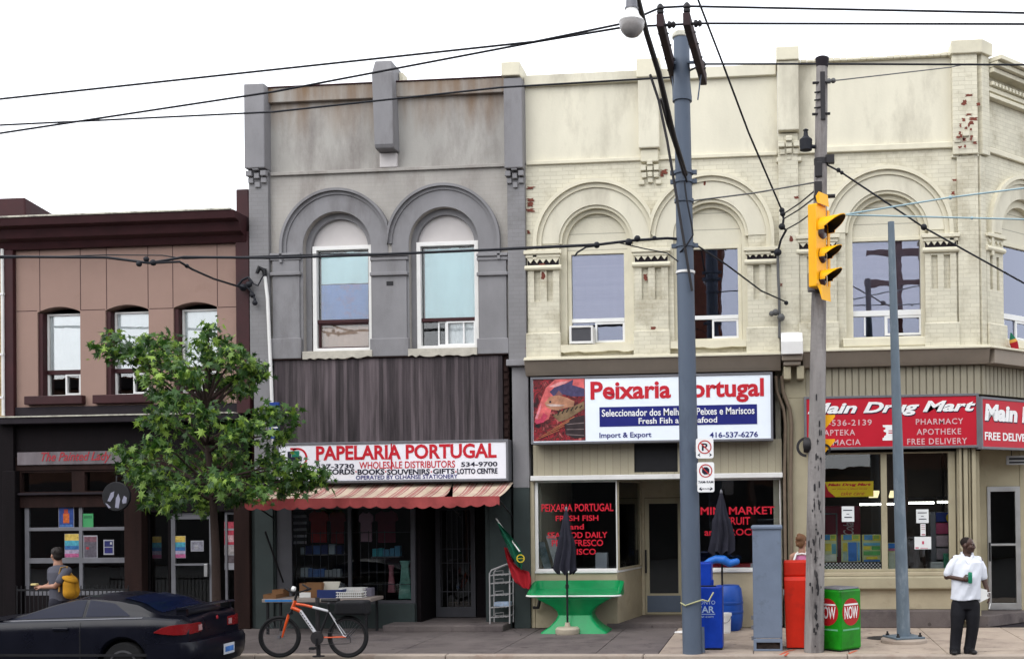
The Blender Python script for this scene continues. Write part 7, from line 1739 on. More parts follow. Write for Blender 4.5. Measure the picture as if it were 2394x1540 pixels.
# tail lights, bumper, plate
tlm = P('tail_light_red', (.17, .006, .008), .25, coat=.2)
for sd in (-1, 1):
    vs = []; pts = [(.42, .0), (.3, .0), (.2, .0), (.12, .0)]
    outer = []
    for s_ in (.40, .3, .2, .13, .08, .04): outer.append((s_, lerp(T_hw, s_)+.02))
    rear = [( -.012, .66), (-.012, .5), (-.012, .38)]
    path = outer + rear; zlo = [.735, .715, .705, .7, .7, .7, .7, .705, .71]; zhi = [.745, .8, .825, .835, .84, .84, .84, .84, .83]
    mb = MB(); v = []
    for (s_, a), zl_, zh in zip(path, zlo, zhi): v += [cpt(s_, sd*a, zl_), cpt(s_, sd*a, zh)]
    f = [(2*i, 2*i+1, 2*i+3, 2*i+2) if sd < 0 else (2*i, 2*i+2, 2*i+3, 2*i+1) for i in range(len(path)-1)]
    k = len(v); inner = [p + Vector((-.03, -sd*.03, 0)) for p in v]; v2 = v+inner
    f += [tuple(q+k for q in a[::-1]) for a in f]; m_n = len(path)
    f += [(2*i, 2*i+2, 2*i+2+k, 2*i+k) for i in range(m_n-1)] + [(2*i+1+k, 2*i+3+k, 2*i+3, 2*i+1) for i in range(m_n-1)]
    f += [(0, k, k+1, 1), (2*m_n-2, 2*m_n-1, k+2*m_n-1, k+2*m_n-2)]
    mb.add(v2, f).build('tail_light', tlm, car, smooth=40)
    c = cpt(-.016, sd*.42, .765); MB().box(c.x-.003, c.x+.006, c.y-.045, c.y+.045, c.z-.04, c.z+.04).build('reverse_light', P('clear_lens', (.35, .2, .2), .2), car, bev=.003)
bl2 = []
for z, o in ((.22, .02), (.3, .08), (.42, .1), (.54, .1), (.6, .07)):
    l = []
    for s_, a in ((.5, .852), (.2, .84), (.06, .79), (.0, .7), (-.04, .45), (-.05, 0), (-.04, -.45), (.0, -.7), (.06, -.79), (.2, -.84), (.5, -.852)): l.append(cpt(s_-o*(1 if s_ < .3 else 0), a*(1+.012), z))
    bl2.append(l)
loft(MB(), bl2).build('bumper', paint, car, smooth=40)
c = cpt(-.155, .1, .41); MB().box(c.x, c.x+.012, c.y-.15, c.y+.15, c.z-.075, c.z+.075).build('licence_plate', P('plate_white', (.5, .52, .56)), car, bev=.004)
MB().box(c.x+.0122, c.x+.014, c.y-.12, c.y+.12, c.z-.04, c.z+.035).build('plate_print', P('plate_blue', (.05, .16, .45), var=.6), car)
c = cpt(-.02, .02, .86); MB().ball((c.x+.01, c.y, c.z), (.01, .03, .03)).build('badge', P('badge_red', (.3, .02, .03)), car)
tyre = mat('tyre_rubber', (.01, .01, .011), .85, .2, 8, .1, 40); alloy = mat('alloy', (.16, .16, .17), .35, .1, 5, .02, 40, metal=.7)
def wheel(par, c, r, w, side):
    o = MB().lathe([(r*.62, -w/2), (r*.95, -w/2), (r, -w*.35), (r, w*.35), (r*.95, w/2), (r*.62, w/2)], c, 36, (0, 1, 0)).build('wheel', tyre, par, smooth=40)
    rm = MB().ring(c.x, c.z, r*.56, r*.65, 0, 2*pi, c.y-w/2-.004, c.y+w/2+.002, 36); rm.lathe([(.02, -.004), (r*.2, -.004), (r*.2, .012), (.02, .02)], (c.x, c.y-w/2+.01, c.z), 16, (0, 1, 0))
    for k in range(5):
        a = 2*pi*k/5+.3; rm.obox((c.x+cos(a)*r*.38, c.y-w/2+.014, c.z+sin(a)*r*.38), (r*.4, .02, r*.13), Matrix.Rotation(-a, 3, 'Y'))
    rm.build('rim', alloy, o, smooth=30); MB().lathe([(.01, 0), (r*.6, 0), (r*.6, .01), (.01, .01)], (c.x, c.y-w/2+.05, c.z), 20, (0, 1, 0)).build('hub_back', m_['black'], o)
for s_ in WH:
    for t in (-CW/2+.13, CW/2-.13): wheel(car, cpt(s_, t, .305), .3, .19, t)
MB().box(Xr-3.9, Xr-.4, Yn+.25, Yn+CW-.25, ZR+.2, ZR+.62).build('underbody', m_['black'], car)

# ================================================================ bicycle
def cb(u, v, Y): return at(558.6+u*.15556, 1303.4+v*.15556, Y)
gB = gd(652, 1537); YB = gB.y+.02
ra, fa = cb(1640, 1180, YB), cb(613, 1195, YB)
r_ = (ra.z-0)*1.0; fa.z = ra.z = .315; rr = .315
bike = thing('bicycle', 'orange and white mountain bicycle with black rear bag leaning by the stall', 'bicycle', ((ra.x+fa.x)/2, YB, 0))
ob = P('bike_orange', (.55, .07, .012), .3, coat=.5); wbk = P('bike_white', (.5, .5, .52), .35); bk = m_['black']
for c, yaw in ((ra, 0), (fa, 8)):
    R_ = Matrix.Rotation(radians(yaw), 3, 'Z'); n = 48
    ring = [c + R_ @ Vector((cos(2*pi*k/n)*(rr-.024), 0, sin(2*pi*k/n)*(rr-.024))) for k in range(n+1)]
    w_ = MB().tube(ring, .024, 10, caps=False).build('wheel', tyre, bike, smooth=60)
    rim = [c + R_ @ Vector((cos(2*pi*k/n)*(rr-.058), 0, sin(2*pi*k/n)*(rr-.058))) for k in range(n+1)]
    MB().tube(rim, .013, 8, caps=False).build('rim', m_['dark_steel'], w_, smooth=60)
    sk = MB()
    for k in range(28): a = 2*pi*k/28; o = .02*(1 if k % 2 else -1); sk.tube([c + R_ @ Vector((.02*cos(a+.8), o, .02*sin(a+.8))), c + R_ @ Vector(((rr-.06)*cos(a), 0, (rr-.06)*sin(a)))], .0016, 4)
    sk.tube([c + R_ @ Vector((0, -.05, 0)), c + R_ @ Vector((0, .05, 0))], .02, 10); sk.build('spokes', m_['alu_dull'], w_)
ht, hb = cb(850, 640, YB), cb(800, 765, YB); bb_ = cb(1195, 1195, YB); stp = cb(1350, 800, YB)
MB().tube([ht, hb], .026, 12).tube([cb(860, 690, YB), cb(1000, 712, YB), cb(1110, 740, YB)], .021, 12).tube([hb+Vector((0, 0, .02)), cb(925, 800, YB)], .03, 12).build('frame', ob, bike, smooth=50)
MB().tube([cb(1105, 739, YB), stp], .0205, 12).tube([cb(920, 793, YB), bb_], .027, 12).build('frame_white', wbk, bike, smooth=50)
lt_m = MB()
for k in range(7): q = cb(945+k*27, 822+k*39, YB); lt_m.obox((q.x, q.y-.0275, q.z), (.03, .002, .012), Matrix.Rotation(radians(50), 3, 'Y'))
lt_m.build('frame_marks', bk, bike)
MB().tube([bb_, stp, cb(1340, 690, YB)], .017, 12).build('seat_tube', bk, bike, smooth=50)
st_ = MB()
for o in (-.05, .05): st_.tube([stp+Vector((0, 0, .0)), ra+Vector((-.05, o, .02)), ra+Vector((0, o, 0))], .009, 8)
st_.build('seat_stay', wbk, bike, smooth=50)
cs = MB()
for o in (-.05, .05): cs.tube([bb_+Vector((0, o*.6, 0)), ra+Vector((0, o, 0))], .01, 8)
cs.build('chain_stay', ob, bike, smooth=50)
fk = MB()
for o in (-.055, .055): fk.tube([cb(745, 840, YB+o), cb(735, 900, YB+o), cb(705, 985, YB+o), cb(650, 1190, YB+o)], [.016, .022, .02, .014], 10)
fk.build('fork', ob, bike, smooth=50)
MB().tube([hb, cb(770, 845, YB)], .02, 10).box(cb(760, 840, YB).x-.03, cb(760, 840, YB).x+.03, YB-.07, YB+.07, cb(760, 850, YB).z, cb(760, 820, YB).z).build('fork_crown', bk, bike, bev=.006)
MB().tube([cb(840, 650, YB), cb(860, 560, YB), cb(872, 520, YB)], .018, 10).build('stem', bk, bike)
hbx = cb(880, 520, YB); hbm = MB().tube([hbx+Vector((.06, -.3, .02)), hbx+Vector((.03, -.12, .01)), hbx, hbx+Vector((.03, .12, .01)), hbx+Vector((.06, .3, .03))], .013, 10)
hbm.build('handlebar', bk, bike, smooth=50)
gm2 = MB(); gm2.tube([hbx+Vector((.06, -.32, .02)), hbx+Vector((.055, -.2, .02))], .02, 10).tube([hbx+Vector((.06, .32, .03)), hbx+Vector((.055, .2, .02))], .02, 10)
gm2.tube([hbx+Vector((.06, -.3, .02)), hbx+Vector((-.06, -.31, .09))], .014, 8).tube([hbx+Vector((.06, .3, .03)), hbx+Vector((-.06, .31, .1))], .014, 8); gm2.build('grip', bk, bike, smooth=50)
MB().lathe([(.005, -.03), (.04, -.02), (.045, .02), (.005, .03)], hbx+Vector((-.06, 0, .05)), 14, (-1, 0, .2)).build('front_lamp', m_['white'], bike, smooth=50)
sd = cb(1370, 640, YB); loft(MB(), [[sd+Vector((x, y*w, z)) for y, z in ((-1, 0), (-.6, .025), (.6, .025), (1, 0), (.6, -.02), (-.6, -.02))] for x, w, z0_ in ((-.14, .02, 0), (-.05, .03, 0), (.04, .06, 0), (.12, .08, 0), (.14, .06, 0))]).build('saddle', bk, bike, smooth=40, bev=.008)
MB().tube([cb(1340, 690, YB), sd+Vector((.02, 0, -.01))], .013, 8).build('seat_post', m_['alu_dull'], bike)
a, c = cb(1420, 640, YB), cb(1960, 830, YB)
bg2 = mat('black_bag', (.012, .012, .014), .8, .3, 6, .3, 30)
loft(MB(), [[Vector((a.x+.02+(c.x-a.x)*u0*1.0, y, z)) for u0, y, z in ((.05+i*.02, YB-.13-i*.012, 0), (.95-i*.01, YB-.13-i*.012, 0), (.95-i*.01, YB+.13+i*.012, 0), (.05+i*.02, YB+.13+i*.012, 0)) for z in (c.z-.02+(a.z+.02-c.z)*i/3,)] for i in (0, 1, 2, 3)]).build('rear_bag', bg2, bike, bev=.04, seg=3)
rk = MB()
for o in (-.07, .07): rk.tube([stp+Vector((.03, o, .0)), Vector((c.x-.02, YB+o, c.z-.03)), ra+Vector((0, o, 0))], .006, 6)
rk.build('rear_rack', bk, bike)
MB().lathe([(.02, -.008), (.1, -.006), (.1, .006), (.02, .008)], bb_+Vector((0, -.05, 0)), 24, (0, 1, 0)).build('chainring', m_['dark_steel'], bike)
pd = cb(1125, 1350, YB-.1); MB().tube([bb_+Vector((0, -.07, 0)), Vector((pd.x+.02, YB-.07, pd.z+.02))], .012, 8).tube([bb_+Vector((0, .07, 0)), bb_*2+Vector((0, .07, 0))-Vector((pd.x, YB, pd.z))], .012, 8).build('crank', bk, bike)
MB().box(pd.x-.05, pd.x+.04, YB-.17, YB-.085, pd.z-.02, pd.z+.015).build('pedal', bk, bike, bev=.005)
ch = MB().tube([bb_+Vector((0, -.05, .1)), ra+Vector((0, -.05, .04)), ra+Vector((.05, -.05, 0)), ra+Vector((.06, -.05, -.08)), ra+Vector((0, -.05, -.1)), bb_+Vector((0, -.05, -.1))], .005, 5); ch.build('chain', m_['dark_steel'], bike)
gp2 = gd(745, 1530); tag(MB().tube([Vector((X(744, 1450, YB+.12), YB+.12, 0)), Vector((X(742, 1400, YB+.12), YB+.12, Z(742, 1396, YB+.12)))], .032, 12).lathe([(.032, .0), (.09, .001), (.09, .015), (.032, .02)], (X(744, 1450, YB+.12), YB+.12, 0), 14).build('bollard', m_['dark_steel'], smooth=40), 'slim dark steel bollard the bicycle leans against', 'bollard')

# ================================================================ people
skin_d = P('dark_skin', (.062, .029, .02), .5, var=.15, spec=.4); skin_l = P('light_skin', (.36, .19, .13), .5, var=.1)
def fix(o): return o
def head_mb(mb, c, yaw, sc=1.0, pitch=0):
    """skull, jaw, nose, brow, lips and ears about the head centre; local -y is the way the face looks"""
    R_ = Matrix.Rotation(yaw, 3, 'Z') @ Matrix.Rotation(pitch, 3, 'X')
    def e(p, r): mb.ball(c + R_ @ (Vector(p)*sc), tuple(q*sc for q in r), 14, 10, R_)
    e((0, .012, .03), (.078, .098, .088)); e((0, -.025, -.035), (.062, .07, .075)); e((0, -.055, -.078), (.036, .036, .03))
    e((0, -.097, -.012), (.013, .016, .026)); e((0, -.104, -.03), (.02, .017, .013)); e((0, -.086, .022), (.05, .012, .01))
    e((0, -.088, -.056), (.024, .012, .007)); e((0, -.086, -.066), (.021, .012, .007))
    for s_ in (-1, 1): e((s_*.08, .015, -.008), (.012, .022, .033)); e((s_*.042, -.062, -.025), (.026, .03, .026))
    return R_
def hand(mb, w, d, up_, ln=.18, curl=.5, grip=None):
    """palm from wrist w along d, back of the hand towards up_, five bent fingers"""
    d = d.normalized(); s_ = d.cross(up_).normalized(); up_ = s_.cross(d).normalized()
    M3 = Matrix((s_, d, up_)).transposed()
    mb.ball(w+d*ln*.27, (.04, ln*.3, .018), 12, 8, M3)
    for i, (o, L_) in enumerate(((-.03, .38), (-.011, .43), (.01, .41), (.029, .33))):
        p = w+d*ln*.48+s_*o; pts = [p]; a = 0
        for j in range(3):
            a += curl*(.5+.5*j); p = p+(d*cos(a)-up_*sin(a))*ln*L_*(.45, .33, .25)[j]; pts.append(p)
        mb.limb(pts, [.0098, .0093, .0088, .0078], 8)
    p = w+d*ln*.12-s_*.032; q = p+(d*.6-s_*.75-up_*.25)*ln*.24; mb.limb([p, q, q+(d*.85-up_*.5)*ln*.2], [.013, .011, .009], 8)
# --- man in the white shirt
YM = gd(2250, 1527).y
def cm(u, v, dy=0): return at(2001.7+u*.24423, 1163.75+v*.24423, YM+dy)
f0 = gd(2248, 1528)
man = thing('person', 'man in white polo shirt and black trousers holding a green can, looking aside', 'person', (f0.x, YM, 0))
hc = cm(1070, 452, -.02)
body = MB(); Rh = head_mb(body, hc, radians(58), 1.0)
nk = cm(1062, 545, .02); body.limb([hc+Vector((-.01, .03, -.05)), nk, cm(1060, 600, .02)], [.062, .064, .075], 14)
shL, shR = cm(945, 590, .02), cm(1175, 598, .04)
elL, elR = cm(868, 750, .0), cm(1222, 770, .06)
wrL = cm(1020, 778, -.17); wrR = cm(1262, 905, .0)
body.limb([shL, elL, wrL], [.06, .046, .031], 14).limb([shR, elR, wrR], [.06, .044, .03], 14)
hand(body, wrL+Vector((.0, 0, 0)), Vector((1, -.15, .03)), Vector((-.1, -1, .1)), .175, .75)
hand(body, wrR, Vector((.12, -.1, -1)), Vector((.9, -.5, .1)), .175, .35)
pelv = cm(1045, 985, .03)
body.limb([nk, cm(1055, 760, .02), pelv], [.07, .12, .12], 14)
skin_o = body.build('body', skin_d, man, remesh=(.0075, 3))
sh_ = MB()
sh_.limb([cm(1010, 590, .02), cm(1110, 600, .03)], [.085, .085], 16)
for v, hw_, cx_ in ((600, .2, 1062), (660, .215, 1060), (740, .2, 1056), (820, .2, 1052), (900, .205, 1048), (960, .205, 1045)):
    pass
tors = []
for v, hw_, dp, cx_, dy in ((560, .08, .075, 1064, .02), (585, .16, .1, 1062, .02), (620, .215, .125, 1060, .02), (680, .212, .14, 1058, .01), (760, .2, .15, 1054, .0), (840, .198, .155, 1051, .0), (920, .2, .15, 1048, .0), (972, .203, .15, 1046, .0)):
    c = cm(cx_, v, dy); tors.append([c+Vector((hw_*cos(a)*(1+.06*cos(2*a)+.02*sin(5*a+v*.03)), dp*sin(a)*(1+.07*sin(6*a+v*.035)*min(1, v/700)), .012*sin(a*3+v))) for a in [2*pi*k/28 for k in range(28)]])
loft(sh_, tors[::-1])
sh_.limb([shL+Vector((.02, 0, -.0)), cm(905, 665, .0), cm(878, 722, .0)], [.072, .07, .066], 16).limb([shR+Vector((-.02, 0, 0)), cm(1205, 680, .05), cm(1215, 752, .06)], [.072, .068, .064], 16)
rn = random.Random(2)
shm = mat('white_cotton', (.66, .68, .74), .85, .05, 6, .25, 18)
sh_.build('shirt', shm, man, remesh=(.009, 3))
cl = MB(); 
for sg in (-1, 1): q = nk+Vector((sg*.02, -.05, -.02)); cl.limb([nk+Vector((sg*.075, .03, .03)), nk+Vector((sg*.07, -.04, .0)), nk+Vector((sg*.035, -.085, -.07)), nk+Vector((sg*.01, -.12, -.12))], [.02, .022, .022, .012], 10)
cl.limb([nk+Vector((-.07, .03, .03)), nk+Vector((0, .085, .035)), nk+Vector((.07, .03, .03))], [.02, .022, .02], 10)
cl.build('collar', shm, man, remesh=(.007, 2))
tr_ = MB(); loft(tr_, [[cm(1046, v, .01)+Vector((hw_*cos(a), dp*sin(a), 0)) for a in [2*pi*k/24 for k in range(24)]] for v, hw_, dp in ((1060, .17, .125), (1010, .185, .135), (965, .185, .135), (940, .17, .12))])
kL, kR = cm(965, 1235, -.03), cm(1115, 1235, .0); aL, aR = cm(945, 1462, -.02), cm(1080, 1458, .03)
tr_.limb([cm(985, 1020, .01), cm(972, 1120, -.02), kL, cm(952, 1350, -.01), aL], [.115, .108, .09, .083, .078], 18).limb([cm(1110, 1020, .01), cm(1114, 1120, .0), kR, cm(1098, 1350, .02), aR], [.115, .108, .09, .083, .078], 18)
for q in (aL, aR): tr_.limb([q+Vector((0, -.01, .03)), q+Vector((0, -.02, -.03))], [.082, .08], 14)
tr_.build('trousers', mat('black_trousers', (.008, .008, .011), .85, .3, 5, .3, 20), man, remesh=(.01, 3))
for q, d in ((aL, Vector((-.22, -1, 0))), (aR, Vector((.3, -1, 0)))):
    d.normalize(); b0 = Vector((q.x, q.y, 0)); M3 = Matrix((Vector((-d.y, d.x, 0)), -d, Vector((0, 0, 1)))).transposed()
    so_ = MB().ball(b0+d*.06+Vector((0, 0, .042)), (.05, .14, .042), 16, 10, M3).ball(b0+d*.15+Vector((0, 0, .036)), (.05, .07, .034), 14, 8, M3).limb([b0+Vector((0, 0, .05)), b0+Vector((0, 0, .1))], [.05, .05], 12)
    sh2 = so_.build('shoe', m_['black'], man, remesh=(.008, 2))
    st2 = MB()
    for t in (.08, .115, .15): st2.tube([b0+d*(.1+t*.5)+M3 @ Vector((x, 0, 0))+Vector((0, 0, .075-x*x*12-t*.1)) for x in (-.035, -.015, 0, .015, .035)], .006, 6)
    st2.build('lace', m_['alu_dull'], sh2)
def hp(p): return hc + Rh @ Vector(p)
ey = MB()
for s_ in (-1, 1): ey.ball(hp((s_*.031, -.081, .004)), .0095, 10, 8)
ey.build('eyes', P('eye_white', (.14, .12, .11), .3), man, smooth=60)
ir = MB()
for s_ in (-1, 1): ir.ball(hp((s_*.031, -.0885, .004)), .005, 8, 6)
ir.build('irises', m_['black'], man)
MB().ball(hp((0, .024, .043)), (.079, .094, .079), 18, 12, Rh).build('hair', P('shaved_hair', (.014, .009, .008), .9), man, smooth=60)
canc = wrL+Vector((.1, -.035, .03))
s = thing('drink_can', 'green drink can in the hand of the man in white', 'can', canc+Vector((0, 0, -.07)))
MB().lathe([(.02, -.085), (.028, -.08), (.03, -.07), (.03, .06), (.025, .075), (.02, .077)], canc, 18).build('can', P('can_green', (.02, .2, .11), .3, metal=.3), s, smooth=40); MB().lathe([(.005, .0765), (.022, .0775), (.022, .08), (.005, .0805)], canc, 14).build('lid', m_['alu'], s)
nk2 = wrR+Vector((-.06, -.03, -.05)); tag(MB().add([nk2+Vector(q) for q in ((-.09, 0, -.1), (.07, -.01, -.02), (.05, .01, .09), (-.05, .02, .12), (-.09, .008, -.1), (.07, .0, -.02), (.05, .018, .09), (-.05, .028, .12))], [(0,1,2,3), (7,6,5,4), (0,4,5,1), (1,5,6,2), (2,6,7,3), (3,7,4,0)]).build('napkin', m_['white']), 'white paper napkin in the lowered hand of the man in white', 'napkin')
tag(MB().tube([wrR+Vector((.03, -.03, -.15)), wrR+Vector((.0, -.06, -.23))], .006, 8).build('cigarette', m_['white']), 'small white stick held low by the man in white', 'cigarette')
MB().tube([wrR+Vector((.034*cos(a), .034*sin(a), .005)) for a in [2*pi*k/14 for k in range(15)]], .006, 6).build('bracelet', m_['white'], man)
# --- passer-by with the yellow rucksack
YP = -2.75
def cp(u, v, dy=0): return at(u*.2567, 1256.9+v*.2567, YP+dy)
f1 = cp(540, 900); ped = thing('person', 'passer-by in a grey T-shirt walking away behind the dark car', 'person', (f1.x, YP, 0))
hc = cp(516, 158, 0); body = MB(); Rp = head_mb(body, hc, radians(-125), 1.0)
nk = cp(528, 235, .0); body.limb([hc+Vector((.02, .0, -.05)), nk], [.058, .062], 12)
sL, sR = cp(475, 300, .12), cp(610, 300, -.1); eL, eR = cp(460, 420, .1), cp(500, 440, -.2); wL, wR = cp(395, 445, .0), cp(385, 448, -.12)
body.limb([sR, cp(545, 400, -.2), eR, wR], [.055, .05, .042, .03], 12).limb([sL, eL, wL], [.055, .042, .03], 12)
hand(body, wR, Vector((-1, .1, .15)), Vector((0, -.5, 1)), .17, .7); hand(body, wL, Vector((-1, -.3, .15)), Vector((0, .3, 1)), .17, .7)
body.limb([nk, cp(550, 500)], [.07, .12], 12); body.limb([cp(545, 760, -.1), Vector((cp(530, 800).x, YP-.12, .1))], [.05, .045], 10).limb([cp(560, 760, .1), Vector((cp(570, 800).x, YP+.12, .1))], [.05, .045], 10)
body.build('body', skin_l, ped, remesh=(.0075, 3))
t_ = MB(); tors = []
for v, hw_, dp in ((245, .07, .07), (270, .14, .1), (310, .17, .14), (380, .16, .15), (460, .155, .15), (540, .16, .15), (570, .165, .15)):
    c = cp(540+(v-245)*.05, v); tors.append([c+Vector((hw_*cos(a), dp*1.25*sin(a), 0)) for a in [2*pi*k/24 for k in range(24)]])
loft(t_, tors[::-1]); t_.limb([sR, cp(548, 390, -.19)], [.075, .068], 14).limb([sL, cp(468, 370, .11)], [.075, .065], 14)
t_.build('shirt', mat('slate_cotton', (.075, .075, .095), .9, .12, 6, .25, 20), ped, remesh=(.009, 3))
t_ = MB(); c = cp(550, 570)
for o in (-.1, .1): t_.limb([c+Vector((0, o, -.02)), Vector((c.x+o*.5, YP+o, .5)), Vector((c.x+o*1.2, YP+o, .1))], [.115, .085, .07], 14)
t_.limb([c+Vector((0, -.06, 0)), c+Vector((0, .06, 0))], [.13, .13], 14); t_.build('trousers', P('navy_shorts', (.02, .02, .03), .9), ped, remesh=(.01, 3))
for o in (-.1, .1): MB().ball((c.x+o*1.2-.05, YP+o, .045), (.13, .05, .045), 14, 8).build('shoe', m_['black'], ped, smooth=60)
h_ = MB()
for p, r in (((0, .022, .045), (.086, .105, .088)), ((0, .06, -.01), (.076, .06, .075)), ((0, -.04, .085), (.07, .05, .04))): h_.ball(hc + Rp @ Vector(p), r, 16, 10, Rp)
for k in range(24): a, b_ = random.uniform(0, 2*pi), random.uniform(.1, 1.3); q = hc+Rp @ Vector((.08*cos(a)*cos(b_), .03+.09*sin(a)*cos(b_), .045+.085*sin(b_))); h_.ball(q, .018, 6, 5)
h_.build('hair', P('dark_hair', (.014, .01, .009), .7), ped, remesh=(.009, 1))
pk = cp(638, 430, -.1); ym = P('mustard_canvas', (.42, .2, .012), .85, var=.2)
s = thing('rucksack', 'mustard yellow rucksack on the back of the passer-by', 'rucksack', pk+Vector((0, 0, -.2)))
bp = MB(); bp.limb([pk+Vector((.0, .04, -.11)), pk+Vector((-.01, .04, .05)), pk+Vector((-.03, .04, .12))], [.125, .11, .07], 16).limb([pk+Vector((.03, -.06, -.12)), pk+Vector((.02, -.06, .02))], [.1, .09], 14)
bp.build('bag', ym, s, remesh=(.009, 3))
MB().ball(pk+Vector((.02, -.03, .1)), (.125, .13, .05), 16, 8, Matrix.Rotation(radians(28), 3, 'Y')).build('flap', ym, s, smooth=60)
MB().tube([pk+Vector((-.06, -.02, .14)), sR+Vector((.03, -.04, .075)), sR+Vector((-.06, -.06, .06)), sR+Vector((-.11, -.04, -.06)), pk+Vector((-.12, -.1, -.1))], .014, 8).tube([pk+Vector((-.03, .0, .15)), pk+Vector((.02, .01, .2)), pk+Vector((.04, .02, .13))], .009, 6).build('strap', P('tan_strap', (.35, .2, .06), .8), s, smooth=60)
q = wR+Vector((-.12, -.0, .04)); tag(MB().box(q.x-.06, q.x+.04, q.y-.04, q.y+.035, q.z-.012, q.z+.022).build('snack', P('pale_yellow_wrap', (.55, .45, .2), .6), bev=.01), 'pale yellow packet held out by the passer-by', 'packet')
# --- woman behind the wooden pole
YW = -1.35
def cw(u, v, dy=0): return at(1582.7+u*.24423, 1163.75+v*.24423, YW+dy)
hc = cw(1196, 418); wo_ = thing('person', 'woman with tied up brown hair and pink top mostly hidden behind the wooden pole', 'person', (hc.x, YW, 0))
body = MB(); Rw = head_mb(body, hc, radians(150), .97); nk = cw(1196, 500); body.limb([hc+Vector((0, 0, -.05)), nk], [.052, .055], 12)
sL, sR = cw(1105, 560), cw(1290, 560); eL, eR = cw(1085, 700), cw(1310, 700)
wL_, wR_ = eL+Vector((.0, -.05, -.24)), eR+Vector((0, -.05, -.24))
body.limb([sL, eL, wL_], [.05, .04, .028], 12).limb([sR, eR, wR_], [.05, .04, .028], 12)
body.limb([cw(1130, 555), cw(1265, 555)], [.065, .065], 12); hand(body, wL_, Vector((0, -.2, -1)), Vector((-1, 0, 0)), .16, .4); hand(body, wR_, Vector((0, -.2, -1)), Vector((1, 0, 0)), .16, .4)
hp_ = Vector((nk.x, YW, .95)); body.limb([nk, hp_], [.06, .12], 12)
for o in (-.09, .09): body.limb([hp_+Vector((o, 0, 0)), Vector((nk.x+o, YW, .5)), Vector((nk.x+o, YW, .09))], [.1, .06, .045], 12)
body.build('body', skin_l, wo_, remesh=(.0075, 3))
t_ = MB(); tors = []
for z, hw_, dp in ((cw(1196, 545).z, .13, .09), (cw(1196, 600).z, .165, .125), (1.2, .15, .12), (1.0, .17, .14), (.9, .18, .14)): tors.append([Vector((nk.x+hw_*cos(a), YW+dp*sin(a), z)) for a in [2*pi*k/24 for k in range(24)]])
loft(t_, tors[::-1]).build('top', P('pink_top', (.5, .16, .3), .8, var=.3), wo_, smooth=60)
MB().tube([cw(1118, 600, -.13), cw(1140, 535, -.09), cw(1160, 520, .0)], .017, 8).tube([cw(1260, 600, -.13), cw(1245, 535, -.09), cw(1235, 520, .0)], .017, 8).tube([cw(1140, 540, -.1), cw(1196, 530, -.1), cw(1250, 540, -.1)], .013, 8).build('strap', m_['white'], wo_, smooth=60)
t_ = MB(); loft(t_, [[Vector((nk.x+hw_*cos(a), YW+hw_*.8*sin(a), z)) for a in [2*pi*k/24 for k in range(24)]] for z, hw_ in ((.45, .26), (.7, .23), (.95, .17))]); t_.build('skirt', P('denim_skirt', (.05, .07, .13), .9), wo_, smooth=60)
h_ = MB()
for p, r in (((0, .022, .042), (.086, .104, .09)), ((0, .06, -.02), (.078, .058, .08)), ((.0, .09, .06), (.05, .05, .05)), ((.02, .05, .11), (.045, .045, .035))): h_.ball(hc + Rw @ Vector(p), r, 16, 10, Rw)
for k in range(24): a = random.uniform(0, 2*pi); q = hc+Rw @ Vector((.07*cos(a), .05+.06*sin(a), random.uniform(-.06, .12))); h_.ball(q, .02, 6, 5)
h_.build('hair', P('brown_hair', (.16, .075, .035), .6, var=.4), wo_, remesh=(.009, 1))
for o in (-.09, .09): MB().ball((nk.x+o, YW-.03, .04), (.045, .12, .04), 14, 8).build('shoe', m_['black'], wo_, smooth=60)

# ================================================================ street tree
YT = -2.95
gt2 = Vector((X(505, 1440, YT), YT, 0))
tree = thing('street_tree', 'young maple street tree with ragged green crown in front of the stucco bar', 'tree', gt2)
rnd = random.Random(11)
bark = mat('tree_bark', (.035, .022, .018), .9, .4, 6, .6, 18, streak=.2)
fork_ = at(497, 1150, YT)
MB().tube([gt2, gt2+Vector((.01, 0, .7)), gt2+Vector((-.01, .02, 1.6)), fork_, at(486, 1050, YT)], [.085, .07, .064, .055, .04], 14).build('trunk', bark, tree, smooth=60)
tips = [(236, 800, .1), (258, 778, .2), (300, 806, .1), (338, 786, -.2), (334, 840, .3), (385, 786, .2), (400, 830, -.4), (350, 870, -.5), (372, 905, .4), (492, 760, -.1), (530, 792, .3), (466, 800, .5), (548, 812, -.2), (588, 842, .1), (440, 868, -.5), (520, 880, .5), (404, 920, -.7), (480, 950, -.8), (560, 900, .6), (610, 860, .2), (600, 990, -.6), (640, 952, .1), (682, 962, .4), (662, 1010, .3), (640, 1060, .5), (690, 1080, -.3), (735, 1100, -.1), (752, 1112, 0), (668, 1130, .5), (610, 1150, -.6), (520, 1120, -.9), (440, 1130, -.6), (392, 1172, -.2), (350, 1160, .3), (335, 1100, -.3), (285, 1044, .2), (300, 1075, .1), (350, 1030, -.7), (375, 980, .6), (420, 1060, .7), (500, 1050, .9), (560, 1060, .9), (450, 1000, .5), (540, 1000, -.7), (630, 1110, .0), (470, 1172, .2), (560, 1160, .2), (352, 960, -.1), (310, 1110, 0), (400, 1110, .5), (700, 1120, .2), (500, 830, 0)]
limbs = MB(); crown = MB(); lv = []; lf = []
leaf_shape = [(0, 0), (.1, .14), (.4, .02), (.2, .3), (.55, .55), (.17, .5), (.22, .74), (.08, .62), (0, 1.1), (-.08, .62), (-.22, .74), (-.17, .5), (-.55, .55), (-.2, .3), (-.4, .02), (-.1, .14)]
